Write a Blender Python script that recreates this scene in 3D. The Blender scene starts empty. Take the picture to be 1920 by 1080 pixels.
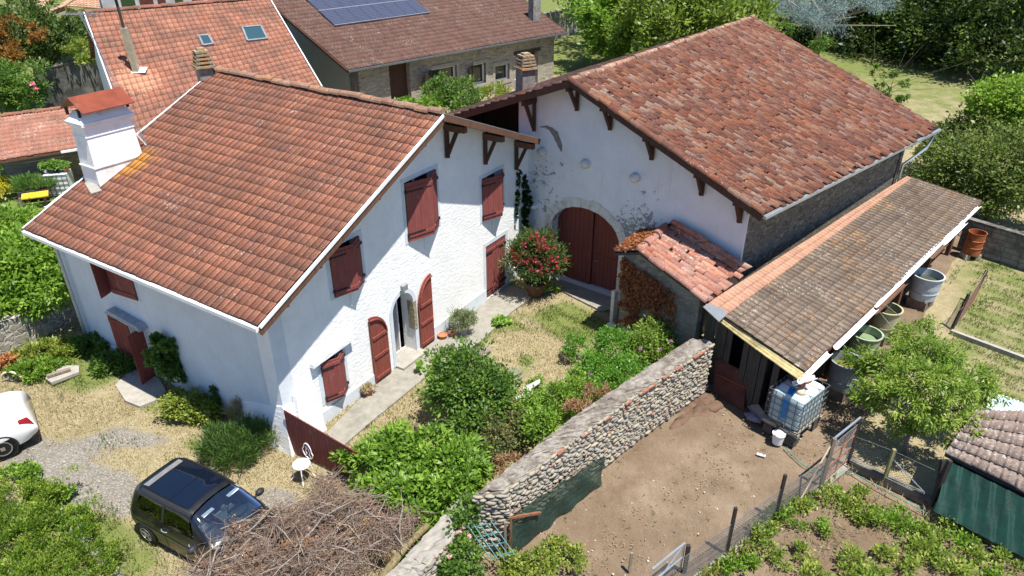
import bpy, math, random
import numpy as np
from mathutils import Vector, Matrix
R = math.radians
# ------------------------------------------------------------ camera, sky, sun, exposure
scn = bpy.context.scene
COL = scn.collection
CAM_H = 11.8; FPX = 1333.0; PITCH = 28.95
cd = bpy.data.cameras.new("Camera"); cam = bpy.data.objects.new("Camera", cd); COL.objects.link(cam)
cam.location = (0, 0, CAM_H); cam.rotation_euler = (R(90 - PITCH), 0, 0)
cd.sensor_width = 36; cd.lens = 36 * FPX / 1920; cd.clip_end = 600
scn.camera = cam
SUN_EL, SUN_AZ = 71.0, 132.0          # azimuth measured from +Y towards +X
w = bpy.data.worlds.new("World"); scn.world = w; w.use_nodes = True
wt = w.node_tree; bg = wt.nodes["Background"]
sk = wt.nodes.new("ShaderNodeTexSky"); sk.sky_type = 'NISHITA'; sk.sun_disc = False
sk.sun_elevation = R(SUN_EL); sk.sun_rotation = R(SUN_AZ); sk.air_density = 1.0; sk.dust_density = 0.3; sk.ozone_density = 4.0
tint = wt.nodes.new("ShaderNodeMix"); tint.data_type = 'RGBA'; tint.blend_type = 'MULTIPLY'; tint.inputs[0].default_value = 1
tint.inputs[7].default_value = (.90, .98, 1.10, 1); wt.links.new(sk.outputs[0], tint.inputs[6]); wt.links.new(tint.outputs[2], bg.inputs[0]); bg.inputs[1].default_value = 0.08
sl = bpy.data.lights.new("Sun", 'SUN'); sl.energy = 5.0; sl.angle = R(0.5); sl.color = (1.0, 0.95, 0.87)
so = bpy.data.objects.new("Sun", sl); COL.objects.link(so)
sd = Vector((math.sin(R(SUN_AZ)) * math.cos(R(SUN_EL)), math.cos(R(SUN_AZ)) * math.cos(R(SUN_EL)), math.sin(R(SUN_EL))))
so.rotation_euler = sd.to_track_quat('Z', 'Y').to_euler(); so.location = (0, 0, 30)
scn.view_settings.view_transform = 'Standard'; scn.view_settings.look = 'None'
scn.view_settings.exposure = 0.8; scn.view_settings.gamma = 1
scn.cycles.max_bounces = 6; scn.cycles.transparent_max_bounces = 16

# ------------------------------------------------------------ survey helpers: photo pixel + height -> point in the place
_c, _s = math.cos(R(PITCH)), math.sin(R(PITCH))
def P(u, v, z=0.0):
    x = (u - 960) / FPX; y = -(v - 540) / FPX
    r = (x, _c + y * _s, -_s + y * _c); t = (z - CAM_H) / r[2]
    return Vector((r[0] * t, r[1] * t, z))
def V(*a): return Vector(a)
class Fr:                      # a vertical frame: s along, z up, out = to the right of the direction
    def __init__(s, o, az=None, to=None):
        s.o = V(o[0], o[1], 0)
        if to is not None: d = V(to[0] - o[0], to[1] - o[1], 0); s.len = d.length; s.d = d.normalized()
        else: s.d = V(math.sin(R(az)), math.cos(R(az)), 0)
        s.n = V(s.d.y, -s.d.x, 0)
    def p(s, a, z, out=0.0): return s.o + s.d * a + s.n * out + V(0, 0, z)
    def hit(s, u, v, out=0.0):
        r = V((u - 960) / FPX, _c - (v - 540) / FPX * _s, -_s - (v - 540) / FPX * _c)
        q = s.o + s.n * out; t = q.dot(s.n) / r.dot(s.n); h = r * t
        return (h - q).dot(s.d), h.z + CAM_H
# ------------------------------------------------------------ mesh builder
def setp(o, label=None, cat=None, group=None, kind=None):
    if label: o["label"] = label
    if cat: o["category"] = cat
    if group: o["group"] = group
    if kind: o["kind"] = kind
    return o
def thing(name, label, cat, loc=(0, 0, 0), group=None, rz=0):
    o = bpy.data.objects.new(name, None); COL.objects.link(o); o.location = loc; o.rotation_euler = (0, 0, rz)
    o.empty_display_size = .2
    return setp(o, label, cat, group)
def rootloc(p):
    while p is not None and p.parent is not None: p = p.parent
    return Vector(p.location) if p is not None else V(0, 0, 0)
def mk(name, verts, faces, mat, parent=None, uv=None, smooth=False, local=False):
    """verts Nx3 world coordinates (unless local); faces list or Nx4 array; uv per face corner"""
    me = bpy.data.meshes.new(name)
    v = np.asarray(verts, dtype=np.float64).reshape(-1, 3)
    if parent is not None and not local:
        v = v - np.array(rootloc(parent))
    if isinstance(faces, np.ndarray):
        nf, k = faces.shape
        me.vertices.add(len(v)); me.vertices.foreach_set("co", v.astype(np.float32).ravel())
        me.loops.add(nf * k); me.loops.foreach_set("vertex_index", faces.astype(np.int32).ravel())
        me.polygons.add(nf); me.polygons.foreach_set("loop_start", (np.arange(nf) * k).astype(np.int32))
        me.polygons.foreach_set("loop_total", np.full(nf, k, np.int32))
        me.update(calc_edges=True)
    else:
        me.from_pydata([tuple(x) for x in v], [], faces); me.update()
    if uv is not None:
        l = me.uv_layers.new(name="UVMap"); l.data.foreach_set("uv", np.asarray(uv, np.float32).ravel())
    if smooth: me.polygons.foreach_set("use_smooth", [True] * len(me.polygons))
    if mat is not None: me.materials.append(mat)
    o = bpy.data.objects.new(name, me); COL.objects.link(o)
    if parent is not None: o.parent = parent
    return o
class MB:
    def __init__(s): s.v = []; s.f = []; s.pc = []
    def add(s, vs, fs):
        b = len(s.v); f0 = len(s.f); s.v += [tuple(x) for x in vs]; s.f += [tuple(i + b for i in f) for f in fs]; s.pc.append((b, len(s.v), f0, len(s.f))); return s
    def box(s, c, sz, rz=0, ax=None):
        """axis box centred c; ax = 3 unit vectors"""
        if ax is None:
            ca, sa = math.cos(rz), math.sin(rz); ax = (V(ca, sa, 0), V(-sa, ca, 0), V(0, 0, 1))
        c = Vector(c); h = [x / 2 for x in sz]; vs = []
        for k in (-1, 1):
            for j in (-1, 1):
                for i in (-1, 1): vs.append(c + ax[0] * h[0] * i + ax[1] * h[1] * j + ax[2] * h[2] * k)
        return s.add(vs, [(0, 2, 3, 1), (4, 5, 7, 6), (0, 1, 5, 4), (2, 6, 7, 3), (0, 4, 6, 2), (1, 3, 7, 5)])
    def fbox(s, fr, s0, s1, z0, z1, o0, o1):      # box in a wall frame
        vs = [fr.p(a, z, o) for z in (z0, z1) for o in (o0, o1) for a in (s0, s1)]
        return s.add(vs, [(0, 2, 3, 1), (4, 5, 7, 6), (0, 1, 5, 4), (2, 6, 7, 3), (0, 4, 6, 2), (1, 3, 7, 5)])
    def beam(s, a, b, w, h, up=(0, 0, 1)):
        a = Vector(a); b = Vector(b); d = (b - a); L = d.length; d.normalize(); up = Vector(up)
        x = d.cross(up)
        if x.length < 1e-3: x = d.cross(V(1, 0, 0))
        x.normalize(); y = x.cross(d)
        return s.box((a + b) / 2, (L, w, h), ax=(d, x, y))
    def tube(s, pts, r, n=6, cap=True):
        pts = [Vector(p) for p in pts]; m = len(pts)
        rr = r if isinstance(r, (list, tuple)) else [r] * m
        b = len(s.v); pu = None
        for i, p in enumerate(pts):
            t = (pts[min(i + 1, m - 1)] - pts[max(i - 1, 0)]); t.normalize()
            if pu is None:
                pu = t.cross(V(0, 0, 1))
                if pu.length < .05: pu = t.cross(V(1, 0, 0))
            pu = (pu - t * pu.dot(t)); pu.normalize(); q = t.cross(pu)
            for k in range(n):
                a = 2 * math.pi * k / n; s.v.append(tuple(p + (pu * math.cos(a) + q * math.sin(a)) * rr[i]))
        for i in range(m - 1):
            for k in range(n):
                s.f.append((b + i * n + k, b + i * n + (k + 1) % n, b + (i + 1) * n + (k + 1) % n, b + (i + 1) * n + k))
        if cap: s.f.append(tuple(b + k for k in range(n))[::-1]); s.f.append(tuple(b + (m - 1) * n + k for k in range(n)))
        return s
    def lathe(s, c, prof, n=24, closed=False):
        c = Vector(c); b = len(s.v); m = len(prof)
        for r, z in prof:
            for k in range(n):
                a = 2 * math.pi * k / n; s.v.append((c.x + r * math.cos(a), c.y + r * math.sin(a), c.z + z))
        for i in range(m - 1):
            for k in range(n):
                s.f.append((b + i * n + k, b + i * n + (k + 1) % n, b + (i + 1) * n + (k + 1) % n, b + (i + 1) * n + k))
        s.f.append(tuple(b + k for k in range(n))[::-1]); s.f.append(tuple(b + (m - 1) * n + k for k in range(n)))
        return s
    def prism(s, poly, d):      # poly list of Vector, extruded by vector d
        n = len(poly); d = Vector(d); vs = [Vector(p) for p in poly] + [Vector(p) + d for p in poly]
        return s.add(vs, [tuple(range(n))[::-1], tuple(range(n, 2 * n))] + [(i, (i + 1) % n, n + (i + 1) % n, n + i) for i in range(n)])
    def quad(s, a, b, c, d): return s.add([a, b, c, d], [(0, 1, 2, 3)])
    def blob(s, c, r, seg=8, rng=8, jit=.12, rz=0, rnd=random):
        b = len(s.v); c = Vector(c); ca, sa = math.cos(rz), math.sin(rz)
        for i in range(rng + 1):
            th = math.pi * i / rng
            for k in range(seg):
                ph = 2 * math.pi * k / seg; j = 1 + rnd.uniform(-jit, jit)
                x = math.sin(th) * math.cos(ph) * r[0] * j; y = math.sin(th) * math.sin(ph) * r[1] * j; z = math.cos(th) * r[2] * j
                s.v.append((c.x + x * ca - y * sa, c.y + x * sa + y * ca, c.z + z))
        for i in range(rng):
            for k in range(seg):
                s.f.append((b + i * seg + k, b + (i + 1) * seg + k, b + (i + 1) * seg + (k + 1) % seg, b + i * seg + (k + 1) % seg))
        return s
    def each(s, name, mat, parent=None):
        for v0, v1, f0, f1 in s.pc: mk(name, s.v[v0:v1], [tuple(i - v0 for i in f) for f in s.f[f0:f1]], mat, parent)
    def build(s, name, mat, parent=None, smooth=False, bevel=0, local=False):
        o = mk(name, s.v, s.f, mat, parent, smooth=smooth, local=local)
        if bevel:
            m = o.modifiers.new("b", 'BEVEL'); m.width = bevel; m.segments = 1; m.limit_method = 'ANGLE'
        return o
def wall_holes(name, fr, outline, holes, thick, mat, parent, out=0.0):
    """slab with real openings: front face lies at out, body goes back by thick"""
    cu = bpy.data.curves.new("tmp", 'CURVE'); cu.dimensions = '2D'; cu.fill_mode = 'BOTH'; cu.extrude = thick / 2
    for poly in [outline] + list(holes):
        sp = cu.splines.new('POLY'); sp.points.add(len(poly) - 1)
        for i, (a, b) in enumerate(poly): sp.points[i].co = (a, b, 0, 1)
        sp.use_cyclic_u = True
    t = bpy.data.objects.new("tmp", cu); COL.objects.link(t)
    bpy.context.view_layer.update()
    me = bpy.data.meshes.new_from_object(t.evaluated_get(bpy.context.evaluated_depsgraph_get()))
    n = len(me.vertices); co = np.zeros(n * 3); me.vertices.foreach_get("co", co); co = co.reshape(-1, 3)
    o3 = np.array(fr.o + fr.n * (out - thick / 2)); wv = o3 + co[:, :1] * np.array(fr.d) + co[:, 1:2] * np.array([0, 0, 1]) + co[:, 2:3] * np.array(fr.n)
    fs = [tuple(p.vertices) for p in me.polygons]
    bpy.data.objects.remove(t); bpy.data.curves.remove(cu); bpy.data.meshes.remove(me)
    return mk(name, wv, fs, mat, parent)
def arch_poly(s0, s1, z0, zs, zt, n=14):     # opening with elliptic head, springing zs, crown zt
    c = (s0 + s1) / 2; r = (s1 - s0) / 2
    return [(s0, z0), (s1, z0)] + [(c + r * math.cos(math.pi * k / n), zs + (zt - zs) * math.sin(math.pi * k / n)) for k in range(n + 1)]
def copy_tree(o, parent=None):
    c = o.copy(); COL.objects.link(c)
    if parent is not None: c.parent = parent
    for ch in list(o.children): copy_tree(ch, c)
    return c
# ------------------------------------------------------------ materials
class NT:
    def __init__(s, name):
        s.m = bpy.data.materials.new(name); s.m.use_nodes = True; s.t = s.m.node_tree; s.t.nodes.clear()
        s.out = s.t.nodes.new("ShaderNodeOutputMaterial")
    def n(s, typ, ins=None, **kw):
        nd = s.t.nodes.new("ShaderNode" + typ)
        for k, v in kw.items(): setattr(nd, k, v)
        for k, v in (ins or {}).items():
            i = nd.inputs[k]
            if isinstance(v, bpy.types.NodeSocket): s.t.links.new(v, i)
            else:
                if isinstance(v, (tuple, list)) and len(v) == 3 and i.type == 'RGBA': v = (*v, 1)
                i.default_value = v
        return nd
    def coord(s, k="Object"): return s.n("TexCoord").outputs[k]
    def geo(s): return s.n("NewGeometry").outputs["Position"]
    def scale(s, vec, sc): return s.n("Mapping", {"Vector": vec, "Scale": sc}).outputs[0]
    def noise(s, vec, sc, det=4, ro=.55, dim='3D', out="Fac"):
        return s.n("TexNoise", {"Vector": vec, "Scale": sc, "Detail": det, "Roughness": ro}, noise_dimensions=dim).outputs[out]
    def ramp(s, fac, stops, interp='LINEAR'):
        nd = s.n("ValToRGB", {"Fac": fac}); cr = nd.color_ramp; cr.interpolation = interp
        while len(cr.elements) < len(stops): cr.elements.new(.5)
        for e, (p, c) in zip(cr.elements, stops):
            e.position = p; e.color = (*c, 1) if isinstance(c, (tuple, list)) else (c, c, c, 1)
        return nd.outputs[0]
    def mix(s, f, a, b, bt='MIX'):
        nd = s.n("Mix", data_type='RGBA', blend_type=bt)
        for k, v in ((0, f), (6, a), (7, b)):
            i = nd.inputs[k]
            if isinstance(v, bpy.types.NodeSocket): s.t.links.new(v, i)
            else: i.default_value = (*v, 1) if isinstance(v, (tuple, list)) else v
        return nd.outputs[2]
    def math(s, op, a, b=0.0, clamp=False):
        nd = s.n("Math", operation=op, use_clamp=clamp)
        for k, v in ((0, a), (1, b)):
            if isinstance(v, bpy.types.NodeSocket): s.t.links.new(v, nd.inputs[k])
            else: nd.inputs[k].default_value = v
        return nd.outputs[0]
    def bump(s, h, st=.3, dist=.02): return s.n("Bump", {"Height": h, "Strength": st, "Distance": dist}).outputs[0]
    def bsdf(s, col, rough=.85, nrm=None, metal=0.0, spec=.3, **kw):
        ins = {"Base Color": col, "Roughness": rough, "Metallic": metal, "Specular IOR Level": spec}
        if nrm is not None: ins["Normal"] = nrm
        ins.update(kw); b = s.n("BsdfPrincipled", ins)
        s.t.links.new(b.outputs[0], s.out.inputs[0]); return b
MATS = {}
def M(name, fn):
    if name not in MATS: MATS[name] = fn(NT(name)).m
    return MATS[name]
def mat_plain(name, col, rough=.7, var=.25, sc=6, metal=0, bump=.1, dirt=None, dirt_amt=.5, spec=.3):
    def f(t):
        g = t.geo(); n1 = t.noise(g, sc, 5)
        c = t.mix(t.ramp(n1, [(.3, 0), (.7, 1)]), tuple(x * (1 - var) for x in col), tuple(min(1, x * (1 + var)) for x in col))
        if dirt: c = t.mix(t.ramp(t.noise(g, sc * .37, 6, .7), [(1 - dirt_amt - .08, 0), (1 - dirt_amt + .12, 1)]), c, dirt)
        t.bsdf(c, rough, t.bump(t.noise(g, sc * 6, 4), bump), metal, spec); return t
    return M(name, f)
def mat_stucco(name, col, bump=.5, sc=5, flakes=None, stain=(.45, .45, .44), bdist=.03):
    def f(t):
        g = t.geo(); o = t.coord("Object")
        c = t.mix(t.ramp(t.noise(g, 1.3, 6, .7), [(.35, 0), (.75, 1)]), col, tuple(x * .86 for x in col))
        c = t.mix(t.math('MULTIPLY', t.ramp(t.noise(g, 11, 3), [(.45, 0), (.8, 1)]), .25), c, tuple(x * .8 for x in col))
        h = t.noise(t.scale(g, (1, 1, 2.2)), sc, 5, .6)
        c = t.mix(t.math('MULTIPLY', t.ramp(t.noise(t.scale(g, (4, 4, .22)), 1.6, 5, .7), [(.54, 0), (.75, 1)]), .35), c, stain)
        c = t.mix(t.ramp(t.noise(t.scale(g, (1, 1, .5)), 2.1, 8, .9), [(.66, 0), (.70, .28)]), c, stain)
        # damp dirt splashed up from the foot of the wall
        z = t.n("SeparateXYZ", {0: g}).outputs[2]
        low = t.math('MULTIPLY', t.ramp(t.math('ADD', z, t.math('MULTIPLY', t.noise(g, 3, 4), .7)), [(.25, 1), (.85, 0)]), .45)
        c = t.mix(low, c, stain)
        if flakes:
            nf = t.noise(t.scale(g, (1, 1, 1.1)), 6.5, 7, .72); reg = t.noise(g, .62, 2)
            zz = t.ramp(t.math('MULTIPLY', z, .2), [(.3, 0), (.5, 1), (.85, .55), (.95, 0)])
            fac = t.ramp(t.math('ADD', nf, t.math('MULTIPLY', t.math('MULTIPLY', t.ramp(reg, [(.46, 0), (.62, 1)]), zz), flakes)), [(.715, 0), (.73, 1)])
            c = t.mix(t.math('MULTIPLY', fac, .8), c, (.17, .165, .16)); h = t.math('SUBTRACT', h, t.math('MULTIPLY', fac, .3))
        t.bsdf(c, .9, t.bump(h, bump, bdist)); return t
    return M(name, f)
def mat_stone(name, cols, mortar, sc=4.5, zs=1.9, joint=.06, bump=.8):
    def f(t):
        g = t.geo(); q = t.scale(g, (1, 1, zs)); wq = t.n("VectorMath", {0: q, 1: t.n("VectorMath", {0: t.noise(g, 3.5, 3, out="Color"), 3: .35}, operation='SCALE').outputs[0]}, operation='ADD').outputs[0]
        v1 = t.n("TexVoronoi", {"Vector": wq, "Scale": sc}, feature='F1'); v2 = t.n("TexVoronoi", {"Vector": wq, "Scale": sc}, feature='DISTANCE_TO_EDGE')
        k = t.n("SeparateXYZ", {0: v1.outputs["Color"]}).outputs[0]
        n = len(cols); c = t.ramp(k, [(i / (n - 1), cols[i]) for i in range(n)])
        c = t.mix(t.ramp(t.noise(g, 22, 5), [(.3, 0), (.75, .6)]), c, tuple(x * .6 for x in cols[0]))
        e = t.ramp(v2.outputs["Distance"], [(joint * .3, 0), (joint, 1)])
        c = t.mix(e, mortar, c); h = t.math('ADD', t.math('MULTIPLY', e, .6), t.math('MULTIPLY', t.noise(g, 18, 4), .4))
        t.bsdf(c, .92, t.bump(h, bump, .04)); return t
    return M(name, f)
def mat_tiles(name, cols, white=.5, orange=.5, black=.4, bump=.3, per=1.0, weather=(.08, .06, .05), patch=None, joint=0.0):
    """colour per tile from its own cell of the tile grid, then weather and lichen"""
    def f(t):
        uv = t.n("UVMap").outputs[0]; fl = t.n("VectorMath", {0: uv}, operation='FLOOR').outputs[0]
        wn = t.n("TexWhiteNoise", {"Vector": fl}, noise_dimensions='2D').outputs["Value"]
        g = t.geo(); n = len(cols)
        k = t.math('ADD', t.math('MULTIPLY', wn, per), t.math('MULTIPLY', t.noise(g, .7, 4, .6), 1 - per))
        c = t.ramp(k, [(i / (n - 1), cols[i]) for i in range(n)])
        c = t.mix(t.math('MULTIPLY', t.ramp(t.noise(g, 1.1, 6, .65), [(.42, 0), (.68, 1)]), black), c, weather)
        c = t.mix(t.ramp(t.noise(g, 16, 5, .7), [(.45, 0), (.7, .55)]), c, tuple(x * .55 for x in cols[0]))
        nz = t.noise(t.scale(g, (1, 1, .6)), 12, 7, .85); big = t.noise(g, .9, 3)
        c = t.mix(t.ramp(t.math('ADD', nz, t.math('MULTIPLY', big, .25)), [(.8 - .12 * white, 0), (.84 - .12 * white, .85)]), c, (.50, .47, .42))
        n3 = t.n("VectorMath", {0: g, 1: (7.3, 2.1, 5.5)}, operation='ADD').outputs[0]
        c = t.mix(t.ramp(t.math('ADD', t.noise(n3, 13, 5, .75), t.math('MULTIPLY', t.noise(n3, .8, 3), .35)), [(.87 - .1 * orange, 0), (.91 - .1 * orange, .9)]), c, (.55, .24, .035))
        if patch:
            for (x, y, r, colr, am) in patch:
                dd = t.n("VectorMath", {0: t.n("VectorMath", {0: g, 1: (1, 1, 0)}, operation='MULTIPLY').outputs[0], 1: (x, y, 0)}, operation='DISTANCE').outputs["Value"]
                fc = t.ramp(t.math('ADD', t.math('DIVIDE', dd, r), t.math('MULTIPLY', t.math('SUBTRACT', t.noise(g, 7, 6, .75), .5), 2.4)), [(.5, am), (.72, 0)])
                c = t.mix(fc, c, colr)
        sx = t.n("SeparateXYZ", {0: uv}); fu = t.math('FRACT', sx.outputs[0]); fv = t.math('FRACT', sx.outputs[1])
        if joint > 0:      # dark lines along the tile joints, mid groove and course edge
            j1 = t.ramp(fu, [(.0, 1), (.14, .75), (.24, 0), (.42, 0), (.50, .6), (.58, 0), (.88, 0), (1, 1)])
            j2 = t.ramp(fv, [(.09, 1), (.16, 0)])
            jj_ = t.math('MAXIMUM', j1, j2); jj_ = t.math('MULTIPLY', jj_, t.ramp(t.noise(g, 3, 4), [(.2, joint * .6), (.7, joint)]))
            c = t.mix(jj_, c, (.035, .018, .012))
        c = t.mix(t.math('LESS_THAN', sx.outputs[1], -.5), c, (.018, .010, .008))  # near-black bed sheet: shade in the gaps between loose tiles, put into colour
        t.bsdf(c, .88, t.bump(t.noise(g, 40, 4), bump, .01)); return t
    return M(name, f)
def mat_leaf(name, dark, light, tip=None, rough=.45, trans=.35):
    def f(t):
        s_ = t.n("SeparateXYZ", {0: t.n("UVMap").outputs[0]})
        c = t.mix(s_.outputs[0], dark, light)
        if tip: c = t.mix(t.ramp(s_.outputs[1], [(.55, 0), (1, .85)]), c, tip)
        b = t.bsdf(c, rough, None, 0, .35)
        tr = t.n("BsdfTranslucent", {"Color": t.mix(.5, c, tuple(min(1, x * 1.8) for x in light))})
        mx = t.n("MixShader", {0: trans, 1: b.outputs[0], 2: tr.outputs[0]}); t.t.links.new(mx.outputs[0], t.out.inputs[0]); return t
    return M(name, f)
def mat_wood(name, a, b, sc=3, rough=.75, axis=(1, 1, .08), plank=None, pcol=None, bump=.3):
    def f(t):
        g = t.coord("Object"); n = t.noise(t.scale(g, tuple(x * 8 for x in axis)), sc, 5, .6)
        c = t.mix(t.ramp(n, [(.3, 0), (.7, 1)]), a, b)
        if pcol: c = t.mix(t.ramp(t.noise(g, 3.1, 6, .8), [(.58, 0), (.7, .9)]), c, pcol)
        t.bsdf(c, rough, t.bump(n, bump, .01)); return t
    return M(name, f)
def mat_glass(name, tint=(.55, .62, .64), gl=.12, rough=.03):
    def f(t):
        tr = t.n("BsdfTransparent", {"Color": tint}); g = t.n("BsdfGlossy", {"Color": (1, 1, 1), "Roughness": rough})
        fr = t.n("Fresnel", {"IOR": 1.5}); fac = t.math('ADD', t.math('MULTIPLY', fr.outputs[0], 1.6), gl, True)
        mx = t.n("MixShader", {0: fac, 1: tr.outputs[0], 2: g.outputs[0]}); t.t.links.new(mx.outputs[0], t.out.inputs[0]); return t
    return M(name, f)

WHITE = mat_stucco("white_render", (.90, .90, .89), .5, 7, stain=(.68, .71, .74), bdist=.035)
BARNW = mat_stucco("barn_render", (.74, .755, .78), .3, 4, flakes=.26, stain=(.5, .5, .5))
SIDEW = mat_stucco("side_render_shade", (.70, .735, .78), .15, 4, flakes=.0, stain=(.45, .47, .47))  # darker, bluer copy of the white render: wall shade put into the colour
BAND = mat_plain("pale_blue_band", (.60, .65, .70), .9, .08, 4)
REDW = mat_wood("oxblood_paint", (.18, .046, .042), (.26, .078, .068), pcol=(.31, .13, .115))
REDOLD = mat_wood("faded_red_paint", (.12, .028, .026), (.17, .05, .042), pcol=(.28, .2, .18))
DARKW = mat_wood("dark_timber", (.045, .022, .015), (.09, .045, .03))
BROWNW = mat_wood("brown_timber", (.085, .042, .028), (.17, .085, .05))
GREYW = mat_wood("weathered_planks", (.03, .027, .026), (.075, .068, .06))
DARK = mat_plain("dark_inside", (.012, .011, .011), .9, .2)
IRON = mat_plain("black_iron", (.02, .02, .022), .5, .2)
ZINC = mat_plain("zinc", (.42, .46, .50), .35, .12, 3, metal=.6)
WPVC = mat_plain("white_plastic", (.78, .79, .80), .4, .06, 3, dirt=(.45, .43, .4), dirt_amt=.28)
CONC = mat_plain("concrete", (.26, .245, .21), .95, .16, 5, dirt=(.18, .17, .14), dirt_amt=.42, bump=.35)
PALECONC = mat_plain("pale_concrete", (.33, .31, .27), .95, .14, 6, dirt=(.21, .195, .165), dirt_amt=.35, bump=.4)
MOSSCONC = mat_plain("mossy_concrete", (.20, .185, .16), .95, .3, 4, dirt=(.055, .05, .045), dirt_amt=.5, bump=.6)
RUST = mat_plain("rust", (.26, .075, .03), .8, .35, 5, dirt=(.12, .04, .025), dirt_amt=.4, bump=.4)
TERRA = mat_plain("terracotta", (.42, .16, .08), .8, .15, 8)
BLOCKM = mat_plain("bare_block", (.20, .19, .18), .95, .25, 5, dirt=(.08, .08, .08), dirt_amt=.4, bump=.5)
# ------------------------------------------------------------ roofs
rnd = random.Random(4)
def roof_press(name, p00, p10, p11, p01, tw, tl, mat, parent, amp=.028, step=.032, seed=1, wav=.012):
    """interlocking tiles: profile across, a step at every course. p00-p10 eave, p01-p11 ridge"""
    rs = np.random.RandomState(seed)
    a, b, c, d = [np.array(x) for x in (p00, p10, p11, p01)]
    W_ = (np.linalg.norm(b - a) + np.linalg.norm(c - d)) / 2; L_ = (np.linalg.norm(d - a) + np.linalg.norm(c - b)) / 2
    nc = max(2, int(round(W_ / tw))); nr = max(2, int(round(L_ / tl)))
    nn = np.cross(b - a, d - a); nn /= np.linalg.norm(nn)
    if nn[2] < 0: nn = -nn
    prof_s = np.array([0, .10, .20, .30, .42, .60, .74, .86]); prof_h = np.array([1.0, .9, .1, 0, .42, .5, .38, .0]) * amp
    S = (np.arange(nc)[:, None] + prof_s[None]).ravel(); Hh = np.tile(prof_h, nc)
    S = np.append(S, nc); Hh = np.append(Hh, amp); m = len(S)
    tile = np.minimum(S.astype(int), nc - 1)
    vs, rows = [], []
    for j in range(nr):
        jit = rs.uniform(-.05, .05, nc)[tile]; jh = rs.uniform(0, .008, nc)[tile]
        sag = wav * np.sin(S * .13 + j * .35) + wav * .7 * np.sin(S * .31 - j * .2)
        for (tt, hh) in ((j + jit, -.004), (j + jit, step + Hh + jh), (j + 1.02, Hh + jh * .3)):
            T = np.broadcast_to(np.asarray(tt, float), S.shape) / nr; U = S / nc
            T = np.clip(T, -.01, 1)
            base = (1 - U)[:, None] * ((1 - T)[:, None] * a + T[:, None] * d) + U[:, None] * ((1 - T)[:, None] * b + T[:, None] * c)
            vs.append(base + (np.broadcast_to(hh, S.shape) + sag)[:, None] * nn)
    vs = np.concatenate(vs); fs = []; uvs = []
    for j in range(nr):
        r0 = 3 * j * m
        for k in (0, 1):
            i = np.arange(m - 1); o0 = r0 + k * m
            fs.append(np.stack([o0 + i, o0 + i + 1, o0 + m + i + 1, o0 + m + i], 1))
            v0, v1 = (j + .05, j + .1) if k == 0 else (j + .1, j + .95)
            um = np.clip(S, 0, nc - .01)
            u0 = um[:-1] + .01; u1 = tile[:-1] + np.minimum(um[1:] - tile[:-1], .99)
            uvs.append(np.stack([np.stack([u0, np.full(m - 1, v0)], 1), np.stack([u1, np.full(m - 1, v0)], 1), np.stack([u1, np.full(m - 1, v1)], 1), np.stack([u0, np.full(m - 1, v1)], 1)], 1))
    return mk(name, vs, np.concatenate(fs), mat, parent, uv=np.concatenate(uvs).reshape(-1, 2))
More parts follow.
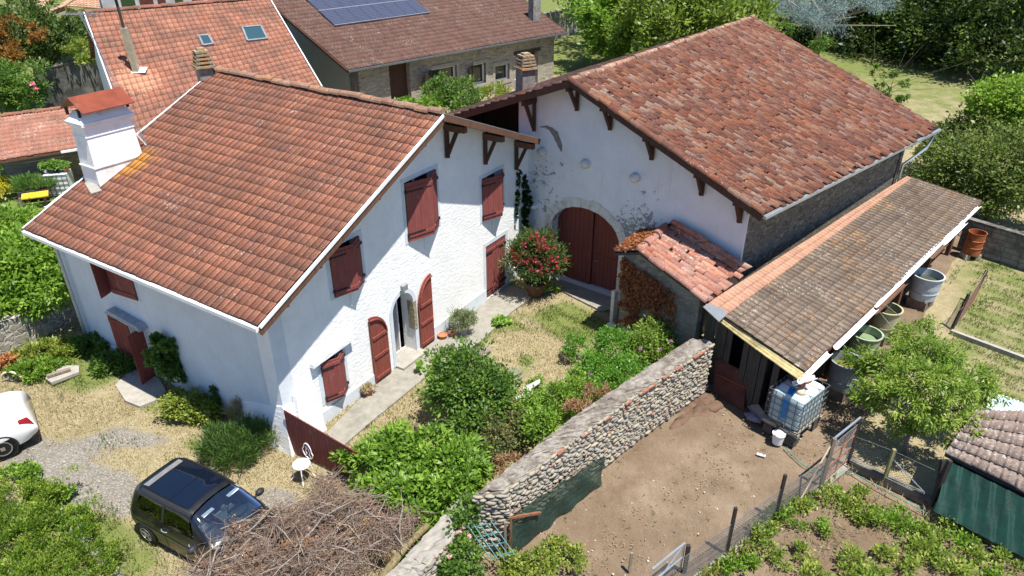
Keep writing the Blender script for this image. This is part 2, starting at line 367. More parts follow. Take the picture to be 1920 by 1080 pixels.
def roof_canal(name, p00, p10, p11, p01, tw, tl, mat, parent, amp=.05, jit=1.0, seed=1, seg=5):
    """loose half-round tiles laid one by one over a bedding sheet"""
    rs = np.random.RandomState(seed)
    a, b, c, d = [np.array(x) for x in (p00, p10, p11, p01)]
    W_ = (np.linalg.norm(b - a) + np.linalg.norm(c - d)) / 2; L_ = (np.linalg.norm(d - a) + np.linalg.norm(c - b)) / 2
    nc = max(2, int(round(W_ / tw))); nr = max(2, int(round(L_ / tl)))
    nn = np.cross(b - a, d - a); nn /= np.linalg.norm(nn)
    if nn[2] < 0: nn = -nn
    def bl(U, T): return (1 - U)[..., None] * ((1 - T)[..., None] * a + T[..., None] * d) + U[..., None] * ((1 - T)[..., None] * b + T[..., None] * c)
    ii, jj = np.meshgrid(np.arange(nc), np.arange(nr), indexing='ij'); ii = ii.ravel(); jj = jj.ravel(); N = len(ii)
    th = np.linspace(0, np.pi, seg + 1)
    du = -np.cos(th) * .56; dh = np.sin(th) * amp
    jx = rs.normal(0, .05 * jit, N); jl = rs.normal(0, .09 * jit, N); jz = np.abs(rs.normal(0, .008 * jit, N)); sk = rs.normal(0, .05 * jit, N); lift = rs.normal(0, .006 * jit, N)
    colw = rs.uniform(-.45, .45, nc)[ii] * jit
    vs = np.zeros((N, 3, seg + 1, 3)); wave = .02 * np.sin(ii * .21) * np.sin(jj * .5)
    for r_, (t_, hz, wd) in enumerate(((-.03, .0, 1.02), (-.03, .026, 1.02), (1.08, -.004, .84))):
        U = (ii + .5 + jx + sk * t_)[:, None] + du[None] * wd; T = (jj + t_ + jl + colw)[:, None] + 0 * du[None]
        U = np.clip(U / nc, -.005, 1.005); T = np.clip(T / nr, -.012, 1.0)
        hh = (hz + jz + lift * t_ + wave)[:, None] + dh[None]
        if r_ == 0: hh = hh * .35 - .01
        vs[:, r_] = bl(U, T) + hh[..., None] * nn
    base = (np.arange(N) * 3 * (seg + 1))[:, None]; k = np.arange(seg)[None]; fs = []
    for r_ in (0, 1):
        o0 = base + r_ * (seg + 1) + k
        fs.append(np.stack([o0, o0 + 1, o0 + seg + 2, o0 + seg + 1], -1).reshape(-1, 4))
    F_ = np.concatenate(fs); uv1 = np.stack([ii + .5, jj + .5], 1)
    uv = np.tile(np.repeat(np.repeat(uv1, seg, 0), 4, 0), (2, 1))
    V_ = vs.reshape(-1, 3); nb = len(V_)
    q = 12; bu, bt = np.meshgrid(np.linspace(0, 1, q + 1), np.linspace(0, 1, q + 1), indexing='ij'); bed = bl(bu.ravel(), bt.ravel()) - nn * .004
    bi, bj = np.meshgrid(np.arange(q), np.arange(q), indexing='ij'); o_ = nb + (bi * (q + 1) + bj).ravel()
    V_ = np.concatenate([V_, bed]); F_ = np.concatenate([F_, np.stack([o_, o_ + q + 1, o_ + q + 2, o_ + 1], 1)]); uv = np.concatenate([uv, [[-3., -3.]] * (4 * q * q)])
    return mk(name, V_, F_, mat, parent, uv=uv)
def slab(name, pts, th, mat, parent):      # boards under the tiles
    a, b, c, d = [Vector(p) for p in pts]; n = 12; vs = []; fs = []
    for k, dz in ((0, -.03), (1, -.03 - th)):
        for i in range(n + 1):
            for j in range(n + 1): vs.append((a.lerp(b, i / n)).lerp(d.lerp(c, i / n), j / n) + V(0, 0, dz))
    m_ = (n + 1) ** 2; g = lambda i, j, k: k * m_ + i * (n + 1) + j
    for i in range(n):
        for j in range(n): fs.append((g(i, j, 0), g(i + 1, j, 0), g(i + 1, j + 1, 0), g(i, j + 1, 0))); fs.append((g(i, j, 1), g(i, j + 1, 1), g(i + 1, j + 1, 1), g(i + 1, j, 1)))
        fs += [(g(i, 0, 0), g(i, 0, 1), g(i + 1, 0, 1), g(i + 1, 0, 0)), (g(i, n, 0), g(i + 1, n, 0), g(i + 1, n, 1), g(i, n, 1)), (g(0, i, 0), g(0, i + 1, 0), g(0, i + 1, 1), g(0, i, 1)), (g(n, i, 0), g(n, i, 1), g(n, i + 1, 1), g(n, i + 1, 0))]
    return mk(name, vs, fs, mat, parent)
def ridge_row(name, a, b, mat, parent, r=.11, tl=.38, seed=2, jit=1):
    rs = random.Random(seed); a = Vector(a); b = Vector(b); L = (b - a).length; n = int(L / tl); d = (b - a) / L
    x = d.cross(V(0, 0, 1)).normalized(); vs = []; fs = []; uv = []
    for i in range(n):
        p = a + d * (i * L / n) + x * rs.uniform(-.02, .02) * jit + V(0, 0, rs.uniform(-.015, .02) * jit); q = p + d * (L / n * 1.12); b0 = len(vs)
        for (c_, rr) in ((p, r * 1.06), (q, r * .93)):
            for k in range(7):
                t = math.pi * (k / 6); vs.append(c_ + x * math.cos(t) * rr * 1.15 + V(0, 0, math.sin(t) * rr - .01))
        for k in range(6): fs.append((b0 + k, b0 + k + 1, b0 + 8 + k, b0 + 7 + k)); uv += [(i + .5, 900.5)] * 4
        fs.append((b0, b0 + 1, b0 + 2, b0 + 3)); uv += [(i + .5, 900.5)] * 4
        fs.append((b0, b0 + 3, b0 + 4, b0 + 6)); uv += [(i + .5, 900.5)] * 4
    return mk(name, vs, fs, mat, parent, uv=uv, smooth=False)
# ------------------------------------------------------------ foliage
def foliage(name, mat, blobs, n, leaf=.1, wid=.45, parent=None, seed=1, sig=.16, clump=None, up=.35, flat=0, bottom=-.55, shell=.55, hang=0.0):
    """leaves gathered in clumps through the volume of several ellipsoids"""
    rs = np.random.RandomState(seed); Pn, Dn, Nn, UVn = [], [], [], []
    vol = np.array([(b[3] * b[4] * b[5]) ** (2 / 3) for b in blobs]); share = vol / vol.sum()
    for bi, b in enumerate(blobs):
        k = int(n * share[bi]); c = np.array(b[:3]); r = np.array(b[3:6])
        nc = clump or max(6, int(k / 28)); dr = rs.normal(size=(nc * 3, 3)); dr /= np.linalg.norm(dr, axis=1)[:, None]; dr = dr[dr[:, 2] > bottom][:nc]; nc = len(dr)
        rad = shell + (1 - shell) * rs.rand(nc) ** .6; rad *= 1 + (rs.rand(nc) < .16) * rs.uniform(.08, .38, nc); rad *= 1 + .13 * np.sin(dr[:, 0] * 5 + seed) + .1 * np.sin(dr[:, 1] * 7 + 2 * seed) + rs.normal(0, .05, nc)
        cc = c + dr * r * rad[:, None]; cr = rs.rand(nc)
        idx = rs.randint(0, nc, k); rr = rs.normal(size=(k, 3)); s_ = sig * min(r.min() * 1.2, r.mean())
        pos = cc[idx] + rr * s_ * np.array([1, 1, .75])
        outv = dr[idx] * .6 + rr * .5 + rs.normal(0, .5, (k, 3)) + np.array([0, 0, up]) - np.array([0, 0, hang])
        d = outv / np.linalg.norm(outv, axis=1)[:, None]
        nr_ = rs.normal(0, .55, (k, 3)) + np.array([0, 0, 1.0]) + dr[idx] * .5
        Pn.append(pos); Dn.append(d); Nn.append(nr_); UVn.append(np.stack([np.clip(rs.rand(k) * .75 + cr[idx] * .35 - .05, 0, 1), np.clip(cr[idx] * .6 + rs.rand(k) * .4, 0, 1)], 1))
    p = np.concatenate(Pn); d = np.concatenate(Dn); nr_ = np.concatenate(Nn); uv = np.concatenate(UVn)
    p[:, 2] = np.maximum(p[:, 2], .02)
    return leaf_mesh(name, p, d, nr_, uv, leaf, wid, mat, parent, rs)
def leaf_mesh(name, p, d, nr_, uv, leaf, wid, mat, parent, rs):
    sd_ = np.cross(d, nr_); sd_ /= (np.linalg.norm(sd_, axis=1)[:, None] + 1e-9); up_ = np.cross(sd_, d)
    L = (leaf * (.65 + .7 * rs.rand(len(p))))[:, None]; w_ = L * wid * .5
    v = np.stack([p, p + d * L * .5 + sd_ * w_, p + d * L - up_ * L * .18, p + d * L * .5 - sd_ * w_], 1).reshape(-1, 3)
    f = np.arange(len(p) * 4).reshape(-1, 4)
    return mk(name, v, f, mat, parent, uv=np.repeat(uv, 4, 0))
BARK = mat_wood("bark", (.06, .045, .035), (.16, .13, .10))
GBARK = mat_wood("grey_bark", (.14, .12, .10), (.34, .30, .25))
def branches(base, tips, r0, parent, mat=None, name="trunk", fork=.35, seed=0):
    rs = random.Random(seed); m = MB(); base = Vector(base); cen = sum((Vector(t) for t in tips), V(0, 0, 0)) / len(tips)
    f = base.lerp(cen, fork); f = V(base.x * .5 + f.x * .5, base.y * .5 + f.y * .5, f.z)
    m.tube([base, base.lerp(f, .5) + V(rs.uniform(-.05, .05), rs.uniform(-.05, .05), 0), f], [r0, r0 * .8, r0 * .65], 7)
    for t in tips:
        t = Vector(t); md = f.lerp(t, .5) + V(rs.uniform(-.1, .1), rs.uniform(-.1, .1), .12)
        m.tube([f, md, t], [r0 * .5, r0 * .3, r0 * .1], 5)
        for _ in range(3):
            q = md.lerp(t, rs.random()); e = q + V(rs.uniform(-1, 1), rs.uniform(-1, 1), rs.uniform(.0, .7)) * (t - f).length * .35
            m.tube([q, e], [r0 * .18, r0 * .05], 4)
    return m.build(name, mat or BARK, parent, smooth=True)
def plant(kind, label, cat, base, blobs, n, leaf, wid, mat, seed=1, r0=.05, group=None, bark=None, **kw):
    t = thing(kind, label, cat, base, group)
    foliage("crown" if r0 > .04 else "foliage", mat, blobs, n, leaf, wid, t, seed, **kw)
    if r0 > 0: branches(base, [(b[0], b[1], b[2]) for b in blobs], r0, t, bark, "trunk" if r0 > .04 else "stem", seed=seed)
    return t
# ------------------------------------------------------------ ground: one sheet, its zones stored per vertex
def px(*uv, z=0): return [tuple(P(u, v, z)[:2]) for u, v in uv]
xs = np.concatenate([np.linspace(-110, -20, 31)[:-1], np.arange(-20, 22, .14), np.linspace(22, 130, 36)])
ys = np.concatenate([[-3, 2, 5], np.arange(7.5, 30, .14), np.linspace(30, 170, 60)])
GX, GY = np.meshgrid(xs, ys, indexing='ij')
def inpoly(X, Y, poly):
    r = np.zeros(X.shape, bool); n = len(poly)
    for i in range(n):
        (x0, y0), (x1, y1) = poly[i], poly[(i + 1) % n]
        if y0 == y1: continue
        r ^= ((Y >= min(y0, y1)) & (Y < max(y0, y1)) & (X < (x1 - x0) * (Y - y0) / (y1 - y0) + x0))
    return r
def blur(a, k=2):
    for _ in range(k):
        a = (np.roll(a, 1, 0) + a + np.roll(a, -1, 0)) / 3; a = (np.roll(a, 1, 1) + a + np.roll(a, -1, 1)) / 3
    return a
def zone(polys, val=1.0, k=2):
    m = np.zeros(GX.shape)
    for p in polys: m[inpoly(GX, GY, p)] = val
    return blur(m, k)
YARD = px((860, 1079), (1005, 975), (1080, 905), (1160, 830), (1240, 770), (1310, 725), (1400, 640), (1700, 330), (1840, 430), (1800, 470), (1745, 560), (1700, 700), (1600, 800), (1590, 868), (1540, 915), (1453, 975), (1362, 1040), (1290, 1095), (880, 1180))
GARDEN = px((1290, 1095), (1362, 1040), (1453, 975), (1540, 915), (1595, 872), (1700, 930), (1800, 985), (1990, 1080), (1990, 1250), (1200, 1250))
dirt = np.maximum(zone([YARD], 1, 2), zone([GARDEN], .92, 1))
dirt = np.maximum(dirt, zone([px((1740, 560), (1800, 480), (1850, 520), (1790, 640), (1730, 700))], .35, 5))
gravel_pre = zone([px((10, 885), (130, 852), (340, 815), (325, 842), (290, 950), (235, 975), (100, 925))], 1, 3)
green = zone([px((800, 700), (860, 655), (960, 575), (975, 590), (880, 665), (830, 705)), px((600, 810), (700, 765), (740, 745), (720, 775), (640, 830)),
              px((1000, 580), (1060, 560), (1150, 600), (1150, 640), (1040, 640), (1000, 600)),
              px((20, 640), (100, 620), (200, 640), (235, 700), (210, 730), (120, 740), (60, 700), (0, 700)),
              px((80, 900), (150, 930), (250, 1080), (160, 1080), (60, 960)), px((130, 950), (240, 960), (330, 1060), (260, 1090))], .8, 5)
green = np.maximum(green, zone([px((1500, 100), (1650, 110), (1850, 130), (1900, 300), (1700, 220), (1500, 130))], .82, 3))
green = np.maximum(green, zone([px((1780, 500), (1990, 400), (1990, 800), (1880, 760), (1780, 640))], .5, 4))
green = np.maximum(green, zone([px((1000, 220), (1040, 60), (1250, 60), (1300, 150))], .45, 2))
green = np.maximum(green, zone([[(-60, 22), (-14, 22), (-13.2, 30), (-10, 60), (-60, 60)]], .75, 2))
blob_n = np.sin(GX * 1.7 + 2 * np.sin(GY * .9)) * np.sin(GY * 1.9 + 1.7 * np.sin(GX * 1.1)) + .6 * np.sin(GX * 4.3 + GY * 2.9) * np.sin(GY * 4.9 - GX * 1.7)
green = np.maximum(green, np.clip(blob_n * .62 - .06, 0, .62) * ((GY < 24) & (GX < 5)) * (1 - np.clip(gravel_pre, 0, 1)))
green[(GY > 55)] = np.maximum(green[(GY > 55)], .7)
gravel = zone([px((60, 842), (200, 802), (340, 815), (325, 842), (200, 838), (90, 868)), px((10, 885), (130, 852), (245, 880), (290, 950), (235, 975), (180, 955), (100, 925)), px((870, 645), (935, 640), (930, 668), (885, 672)),
               px((930, 690), (985, 690), (975, 725), (935, 715)), px((480, 900), (560, 925), (540, 960), (470, 950)), px((0, 830), (80, 805), (100, 850), (40, 900), (0, 880))], .95, 4)
gravel = np.maximum(gravel, zone([GARDEN], .3, 2)); dirt = np.where(zone([GARDEN], 1, 1) > .5, .62, dirt)
gravel = np.maximum(gravel, zone([px((900, 700), (860, 760), (700, 830), (780, 860), (1000, 720), (1150, 620), (1120, 560), (980, 560), (960, 640))], .22, 6))
nx, ny = len(xs), len(ys); N_ = nx * ny
rs0 = np.random.RandomState(3)
hz = np.zeros_like(GX)
for k in range(7): hz += .012 * np.sin(GX * (.7 + k * .37) + k) * np.cos(GY * (.9 + k * .29) - k)
hz += rs0.normal(0, .004, GX.shape)
hz -= .05
hz *= np.where((GX > -20) & (GX < 22) & (GY < 30), 1, .2)
hz[GY > 60] += .0
gv = np.stack([GX, GY, hz], -1).reshape(-1, 3)
ii, jj = np.meshgrid(np.arange(nx - 1), np.arange(ny - 1), indexing='ij'); a_ = (ii * ny + jj).ravel()
gf = np.stack([a_, a_ + ny, a_ + ny + 1, a_ + 1], 1)
def f(t):
    at = t.n("Attribute", attribute_name="zone"); sp = t.n("SeparateXYZ", {0: at.outputs["Vector"]}); g = t.geo()
    n1 = t.noise(g, 1.1, 7, .65); n2 = t.noise(g, 5, 6, .7); n3 = t.noise(g, 34, 5, .75); n4 = t.noise(g, .35, 3)
    nn = t.math('ADD', t.math('MULTIPLY', n1, .6), t.math('MULTIPLY', n2, .4)); nb = t.math('SUBTRACT', nn, .5)
    dry = t.mix(t.ramp(n2, [(.3, 0), (.7, 1)]), (.25, .21, .12), (.38, .325, .205))
    dry = t.mix(t.ramp(n3, [(.36, .65), (.55, 0)]), dry, (.12, .09, .04))
    dry = t.mix(t.ramp(n3, [(.56, 0), (.75, .6)]), dry, (.46, .38, .23))
    grn = t.mix(t.ramp(n3, [(.3, 0), (.7, 1)]), (.055, .085, .018), (.19, .225, .06))
    c = t.mix(t.ramp(t.math('ADD', sp.outputs[1], t.math('MULTIPLY', nb, 1.9)), [(.3, 0), (.62, .9)]), dry, grn)
    pe = t.n("TexVoronoi", {"Vector": g, "Scale": 26.0}); pk = t.n("SeparateXYZ", {0: pe.outputs["Color"]}).outputs[0]
    gr = t.ramp(pk, [(0, (.16, .155, .15)), (.5, (.27, .26, .25)), (1, (.38, .37, .35))]); gr = t.mix(t.ramp(pe.outputs["Distance"], [(.2, 0), (.6, .7)]), gr, (.14, .12, .09))
    c = t.mix(t.ramp(t.math('ADD', sp.outputs[2], t.math('MULTIPLY', nb, 1.7)), [(.36, 0), (.6, .9)]), c, gr)
    so_ = t.mix(t.ramp(n1, [(.3, 0), (.7, 1)]), (.15, .105, .068), (.26, .20, .14)); so_ = t.mix(t.ramp(n4, [(.38, .55), (.55, 0)]), so_, (.13, .088, .056)); so_ = t.mix(t.ramp(t.noise(t.scale(g, (1, .35, 1)), 9, 6, .75), [(.5, 0), (.72, .5)]), so_, (.10, .072, .048))
    so_ = t.mix(t.ramp(n3, [(.33, .6), (.5, 0)]), so_, (.12, .085, .055))
    so_ = t.mix(t.ramp(t.noise(g, 45, 3, .8), [(.60, 0), (.70, .8)]), so_, (.38, .32, .25))
    c = t.mix(t.ramp(t.math('ADD', sp.outputs[0], t.math('MULTIPLY', nb, .7)), [(.42, 0), (.55, 1)]), c, so_)
    t.bsdf(c, .97, t.bump(t.math('ADD', n3, t.math('MULTIPLY', n2, 1.5)), .55, .035), 0, .1); return t
go = mk("ground", gv, gf, M("ground_mat", f), smooth=True)
ca = go.data.attributes.new("zone", 'FLOAT_COLOR', 'POINT')
ca.data.foreach_set("color", np.stack([dirt, green, gravel, np.ones_like(dirt)], -1).reshape(-1).astype(np.float32))
setp(go, "dry summer ground of straw coloured grass, gravel patches and bare tan earth", "ground", kind="structure")
# grass blades
def sample(field_fn, n, x0, x1, y0, y1, seed):
    rs = np.random.RandomState(seed); x = rs.uniform(x0, x1, n); y = rs.uniform(y0, y1, n)
    i = np.clip(np.searchsorted(xs, x) - 1, 0, nx - 2); j = np.clip(np.searchsorted(ys, y) - 1, 0, ny - 2)
    k = rs.rand(n) < field_fn(i, j, x, y); return x[k], y[k], i[k], j[k], rs
def blades(name, x, y, rs, h, w_, mat, lab, cat="grass", z=-.05):
    n = len(x); p = np.stack([x, y, np.full(n, z)], 1); d = rs.normal(0, .55, (n, 3)); d[:, 2] = np.abs(d[:, 2]) + .7; d /= np.linalg.norm(d, axis=1)[:, None]
    o = leaf_mesh(name, p, d, rs.normal(size=(n, 3)), np.stack([rs.rand(n), rs.rand(n)], 1), h, w_, mat, None, rs)
    return setp(o, lab, cat, kind="stuff")
BUILT = px((172, 638), (545, 838), (975, 515), (1044, 524), (1388, 640), (1700, 330), (1100, -100), (300, 100))
def not_in(x, y, polys):
    m = np.ones(len(x), bool)
    for p in polys: m &= ~inpoly(x, y, p)
    return m
GRN = mat_leaf("grass_green", (.045, .085, .012), (.15, .22, .04), rough=.7)
STRAW = mat_leaf("grass_straw", (.29, .24, .12), (.46, .39, .22), rough=.8)
clump_n = lambda x, y: np.clip(.5 + .5 * np.sin(x * 3.1 + 1.3 * np.sin(y * 2.3)) * np.sin(y * 3.7 + 1.1 * np.sin(x * 1.9)) + .35 * np.sin(x * 9.1 + y * 7.3), 0, 1)
PATHP = [P(612, 812), P(700, 722), P(815, 638), P(905, 568), P(952, 532), P(1005, 552), P(962, 582), P(900, 640), P(800, 705), P(690, 795), P(640, 838)]
PATHXY = [tuple(p[:2]) for p in PATHP]
x, y, i, j, rs = sample(lambda i, j, x, y: np.clip(green[i, j] * 1.5 * clump_n(x, y) - .02, 0, 1) * (dirt[i, j] < .3), 420000, -17, 18, 9.3, 26, 5)
k = not_in(x, y, [BUILT, PATHXY]); blades("green_grass", x[k], y[k], rs, .085, .22, GRN, "patches of short green grass growing through the dry lawn")
x, y, i, j, rs = sample(lambda i, j, x, y: np.clip(.75 - green[i, j] * .8 - gravel[i, j] * .8, 0, 1) * (dirt[i, j] < .25), 260000, -16, 3.5, 9.3, 22, 6)
k = not_in(x, y, [BUILT, PATHXY]); blades("straw_grass", x[k], y[k], rs, .06, .25, STRAW, "short sun bleached straw coloured grass over the drive and courtyard")
x, y, i, j, rs = sample(lambda i, j, x, y: (dirt[i, j] > .5) * (np.sin(x * 5.1 + 2 * np.sin(y * 3)) * np.sin(y * 6.3 + x) > .93) * .8, 60000, 0, 11, 9.3, 18, 15)
k = not_in(x, y, [GARDEN]); blades("yard_weeds", x[k], y[k], rs, .06, .3, GRN, "tiny green weeds dotted over the bare earth yard", "weeds")
x, y, i, j, rs = sample(lambda i, j, x, y: (dirt[i, j] > .4) * (.10 + .5 * (clump_n(x * .6, y * .6) > .7)), 16000, 0, 11, 9.3, 18, 16)
k = not_in(x, y, [GARDEN]); n = int(k.sum()); p = np.stack([x[k], y[k], np.full(n, -.035)], 1); d = rs.normal(0, 1, (n, 3)); d[:, 2] = np.abs(d[:, 2]) * .12; d /= np.linalg.norm(d, axis=1)[:, None]
setp(leaf_mesh("straw_litter", p, d, np.tile([0, 0, 1.0], (n, 1)) + rs.normal(0, .2, (n, 3)), rs.rand(n, 2), .06, .3, mat_leaf("litter", (.13, .09, .055), (.42, .35, .25), rough=.9), None, rs), "bits of straw and twig littering the bare yard", "litter", kind="stuff")
# pebbles on dirt and gravel
pb = MB(); rr = random.Random(8)
for k in range(1500):
    x_, y_ = rr.uniform(-13, 12), rr.uniform(9.3, 19)
    i_ = int(np.searchsorted(xs, x_)) - 1; j_ = int(np.searchsorted(ys, y_)) - 1
    if rr.random() < max(gravel[i_, j_] * .9, dirt[i_, j_] * .5) and not inpoly(np.array([x_]), np.array([y_]), BUILT)[0]:
        s_ = rr.uniform(.012, .032); pb.blob((x_, y_, -.04), (s_, s_ * .8, s_ * .5), 5, 3, .2, rr.random() * 3, rr)
setp(pb.build("pebbles", mat_plain("pebble", (.42, .38, .33), .9, .3, 9), None), "small pale pebbles strewn on gravel and bare earth", "pebbles", kind="stuff")
# concrete path, door slabs
def sheet(name, pts, z, th, mat, lab, kind="structure", cat=None):
    o = MB().prism([V(p[0], p[1], z - th) for p in pts], (0, 0, th)).build(name, mat); return setp(o, lab, cat or name.replace('_', ' '), kind=kind)
sheet("path", PATHP, .0, .12, CONC, "grey concrete path along the foot of the white house front")
sheet("door_slab", [P(u, v) for u, v in ((216, 722), (240, 700), (262, 690), (300, 712), (312, 735), (290, 752), (262, 763), (235, 752))], .02, .12, PALECONC, "rounded pale concrete slab in front of the side door")
sheet("barn_threshold", [P(u, v) for u, v in ((1035, 520), (1160, 563), (1150, 580), (1128, 584), (1075, 558), (1030, 532))], .03, .12, CONC, "concrete threshold strip before the big barn door")
sheet("yard_strip", [P(u, v) for u, v in ((1590, 866), (1600, 874), (1545, 918), (1453, 985), (1362, 1050), (1290, 1105), (1278, 1096), (1352, 1040), (1448, 970), (1535, 908))], .03, .12, CONC, "low concrete footing under the garden fence")

# ------------------------------------------------------------ WHITE HOUSE
TH_ = [(.19, .070, .043), (.28, .108, .066), (.36, .15, .09), (.25, .104, .07), (.42, .20, .13)]
_R1, _R2, _R4 = P(45, 430, 4.105), P(485, 612, 4.105), P(405, 133, 6.98); _n = (_R2 - _R1).cross(_R4 - _R1); _o = V(0, 0, CAM_H); _r = P(250, 306, 0) - _o
LP_ = _o + _r * ((_R1 - _o).dot(_n) / _r.dot(_n))
TILE_H = mat_tiles("house_tiles", TH_, .55, .35, .5, per=.55, patch=[(LP_.x, LP_.y, .8, (.50, .22, .03), .8)], joint=1.0)
TILE_RIDGE = mat_tiles("ridge_tiles", [(.24, .12, .08), (.34, .19, .12), (.28, .17, .12)], .8, .9, .6)
TILE_EDGE = TILE_RIDGE
A0 = P(545, 838); FH = Fr(A0, 32.3)
R2 = P(485, 612, 4.105); R1 = P(45, 430, 4.105); R3 = P(830, 215, 6.98); R4 = P(405, 133, 6.98); R5 = P(1010, 262, 5.07)
R6 = R5 + (R4 - R3)
house = thing("farmhouse", "white rendered two storey house with oxblood shutters, red tiled roof and arched front door", "house", A0)
FRONT = Fr(A0 + FH.d * 0, 32.3)
SL = Fr(P(172, 638) - (A0 - P(172, 638)).normalized() * .15, to=A0)      # side wall, from far left corner to the front corner
SLEN = SL.len
zs_ = lambda s: 4.105 + .4485 * (s + .73) - .12
win = {"w1": (4.86, 6.18, 3.62, 5.27), "w2": (2.02, 3.04, 3.25, 4.5), "w3": (8.38, 9.52, 2.92, 4.28), "w4": (8.53, 9.69, .03, 1.95), "w5": (1.28, 2.02, .55, 1.74)}
holes = [[(a, c), (b, c), (b, d), (a, d)] for a, b, c, d in win.values()]
DS0, DS1 = 3.98, 4.86
holes.append(arch_poly(DS0, DS1, .06, 1.72, 2.18))
FW = 11.15
front = wall_holes("wall", FRONT, [(0, -.15), (FW, -.15), (FW, 6.98 - .396 * (FW - 5.68) - .12), (5.68, 6.86), (0, zs_(0))], holes, .45, WHITE, house)
sd0 = 2.0
side_holes = [[(SLEN - 6.15, .0), (SLEN - 5.45, .0), (SLEN - 5.45, 1.62), (SLEN - 6.15, 1.62)], [(SLEN - 6.3, 2.55), (SLEN - 5.2, 2.55), (SLEN - 5.2, 3.7), (SLEN - 6.3, 3.7)]]
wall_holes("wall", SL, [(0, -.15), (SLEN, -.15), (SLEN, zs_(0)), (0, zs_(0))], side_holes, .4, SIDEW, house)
back = MB(); B0 = SL.o + FH.n * 0; dv = (A0 - SL.o)
BK = Fr(SL.o, 32.3)
back.prism([BK.p(.02, -.1, .02), BK.p(FW, -.1, .02), BK.p(FW, 4.7, .02), BK.p(5.87, 6.75, .02), BK.p(.02, zs_(0) - .02, .02)], BK.n * .4)
back.prism([FRONT.p(FW - .4, -.1, -.5), FRONT.p(FW - .02, -.1, -.5), FRONT.p(FW - .02, 4.7, -.5), FRONT.p(FW - .4, 4.8, -.5)], (BK.p(0, 0) - FRONT.p(0, 0)) * .94)
back.build("wall", WHITE, house)
MB().prism([FRONT.p(.4, 2.35, -.5), FRONT.p(FW - .4, 2.35, -.5), FRONT.p(FW - .4, 2.5, -.5), FRONT.p(.4, 2.5, -.5)], (BK.p(0, 0) - FRONT.p(0, 0)) * .9).build("floor_slab", DARK, house)
MB().prism([FRONT.p(.2, -.1, -.9), FRONT.p(FW - .2, -.1, -.9), FRONT.p(FW - .2, 4.4, -.9), FRONT.p(.2, 4.1, -.9)], FRONT.n * -.04).build("inner_wall", DARK, house)
# flared foot at the corner and pale plinth
MB().fbox(FRONT, 1.0, 3.1, -.1, .32, .0, .035).fbox(FRONT, 5.65, 8.45, -.1, .42, 0, .035).fbox(FRONT, 9.78, 11.1, -.1, .42, 0, .03).each("plinth", BAND, house)
cf = MB()
cp = FRONT.p(0, 0); n1 = FRONT.n; n2 = SL.n
q0 = [cp + (n1 * .02 + n2 * .02) + V(0, 0, 1.25), FRONT.p(.95, 1.0, .01), SL.p(SLEN - 1.6, .75, .01)]
q1 = [cp + n1 * .28 + n2 * .22 + V(0, 0, -.1), FRONT.p(1.0, -.1, .22), SL.p(SLEN - 1.7, -.1, .20)]
cf.add(q0 + q1, [(0, 1, 4, 3), (2, 0, 3, 5), (1, 0, 2), (3, 4, 5), (1, 2, 5, 4)])
MB().fbox(SL, .3, SLEN - 7.2, -.1, .25, 0, .04).build("plinth", WHITE, house)
cg = MB(); cg.prism([FRONT.p(.12, -.1, .18), FRONT.p(.95, -.1, .12), FRONT.p(.9, 1.35, .02), FRONT.p(.3, 1.4, .02)], FRONT.n * .14)
cf.build("buttress", WHITE, house); cg.build("buttress", WHITE, house)
def surround(fr, s0, s1, z0, z1, w_=.14, parent=None, o=.012, bottom=True):
    m = MB(); m.fbox(fr, s0 - w_, s1 + w_, z1, z1 + w_, -.01, o); m.fbox(fr, s0 - w_, s0, z0, z1, -.01, o); m.fbox(fr, s1, s1 + w_, z0, z1, -.01, o)
    if bottom: m.fbox(fr, s0 - w_, s1 + w_, z0 - w_ * .6, z0, -.01, o)
    return m.build("frame", BAND, parent) if bottom else m.each("frame", BAND, parent)
def leaf_panel(parent, fr, hs, z0, z1, wd, ang, side, mat=REDW, hinges=True, out=.03, planks=4, name="shutter"):
    """a plank shutter leaf hinged at hs; side=+1 leaf runs towards +s; ang = opening out of the wall"""
    d = fr.d * math.cos(ang) * side + fr.n * math.sin(ang); nn = V(d.y, -d.x, 0) * (1 if side > 0 else -1)
    o = fr.p(hs, z0, out); m = MB(); pw = wd / planks
    for k in range(planks):
        c = o + d * (pw * (k + .5)) + V(0, 0, (z1 - z0) / 2)
        m.box(c, (pw - .012, .026, z1 - z0), ax=(d, nn, V(0, 0, 1)))
        m.box(c, (pw, .016, z1 - z0 - .02), ax=(d, nn, V(0, 0, 1)))
    for zz in (.1, .9): m.box(o + d * wd / 2 + nn * .022 + V(0, 0, (z1 - z0) * zz), (wd - .04, .024, .09), ax=(d, nn, V(0, 0, 1)))
    sh = m.build(name, mat, parent)
    if hinges:
        h = MB()
        for zz in (.14, .86):
            h.box(o + d * wd * .33 + nn * .038 + V(0, 0, (z1 - z0) * zz), (wd * .62, .012, .035), ax=(d, nn, V(0, 0, 1)))
            h.box(o + d * .0 + nn * .03 + V(0, 0, (z1 - z0) * zz), (.05, .05, .07), ax=(d, nn, V(0, 0, 1)))
        h.each("hinge", IRON, parent)
    return sh
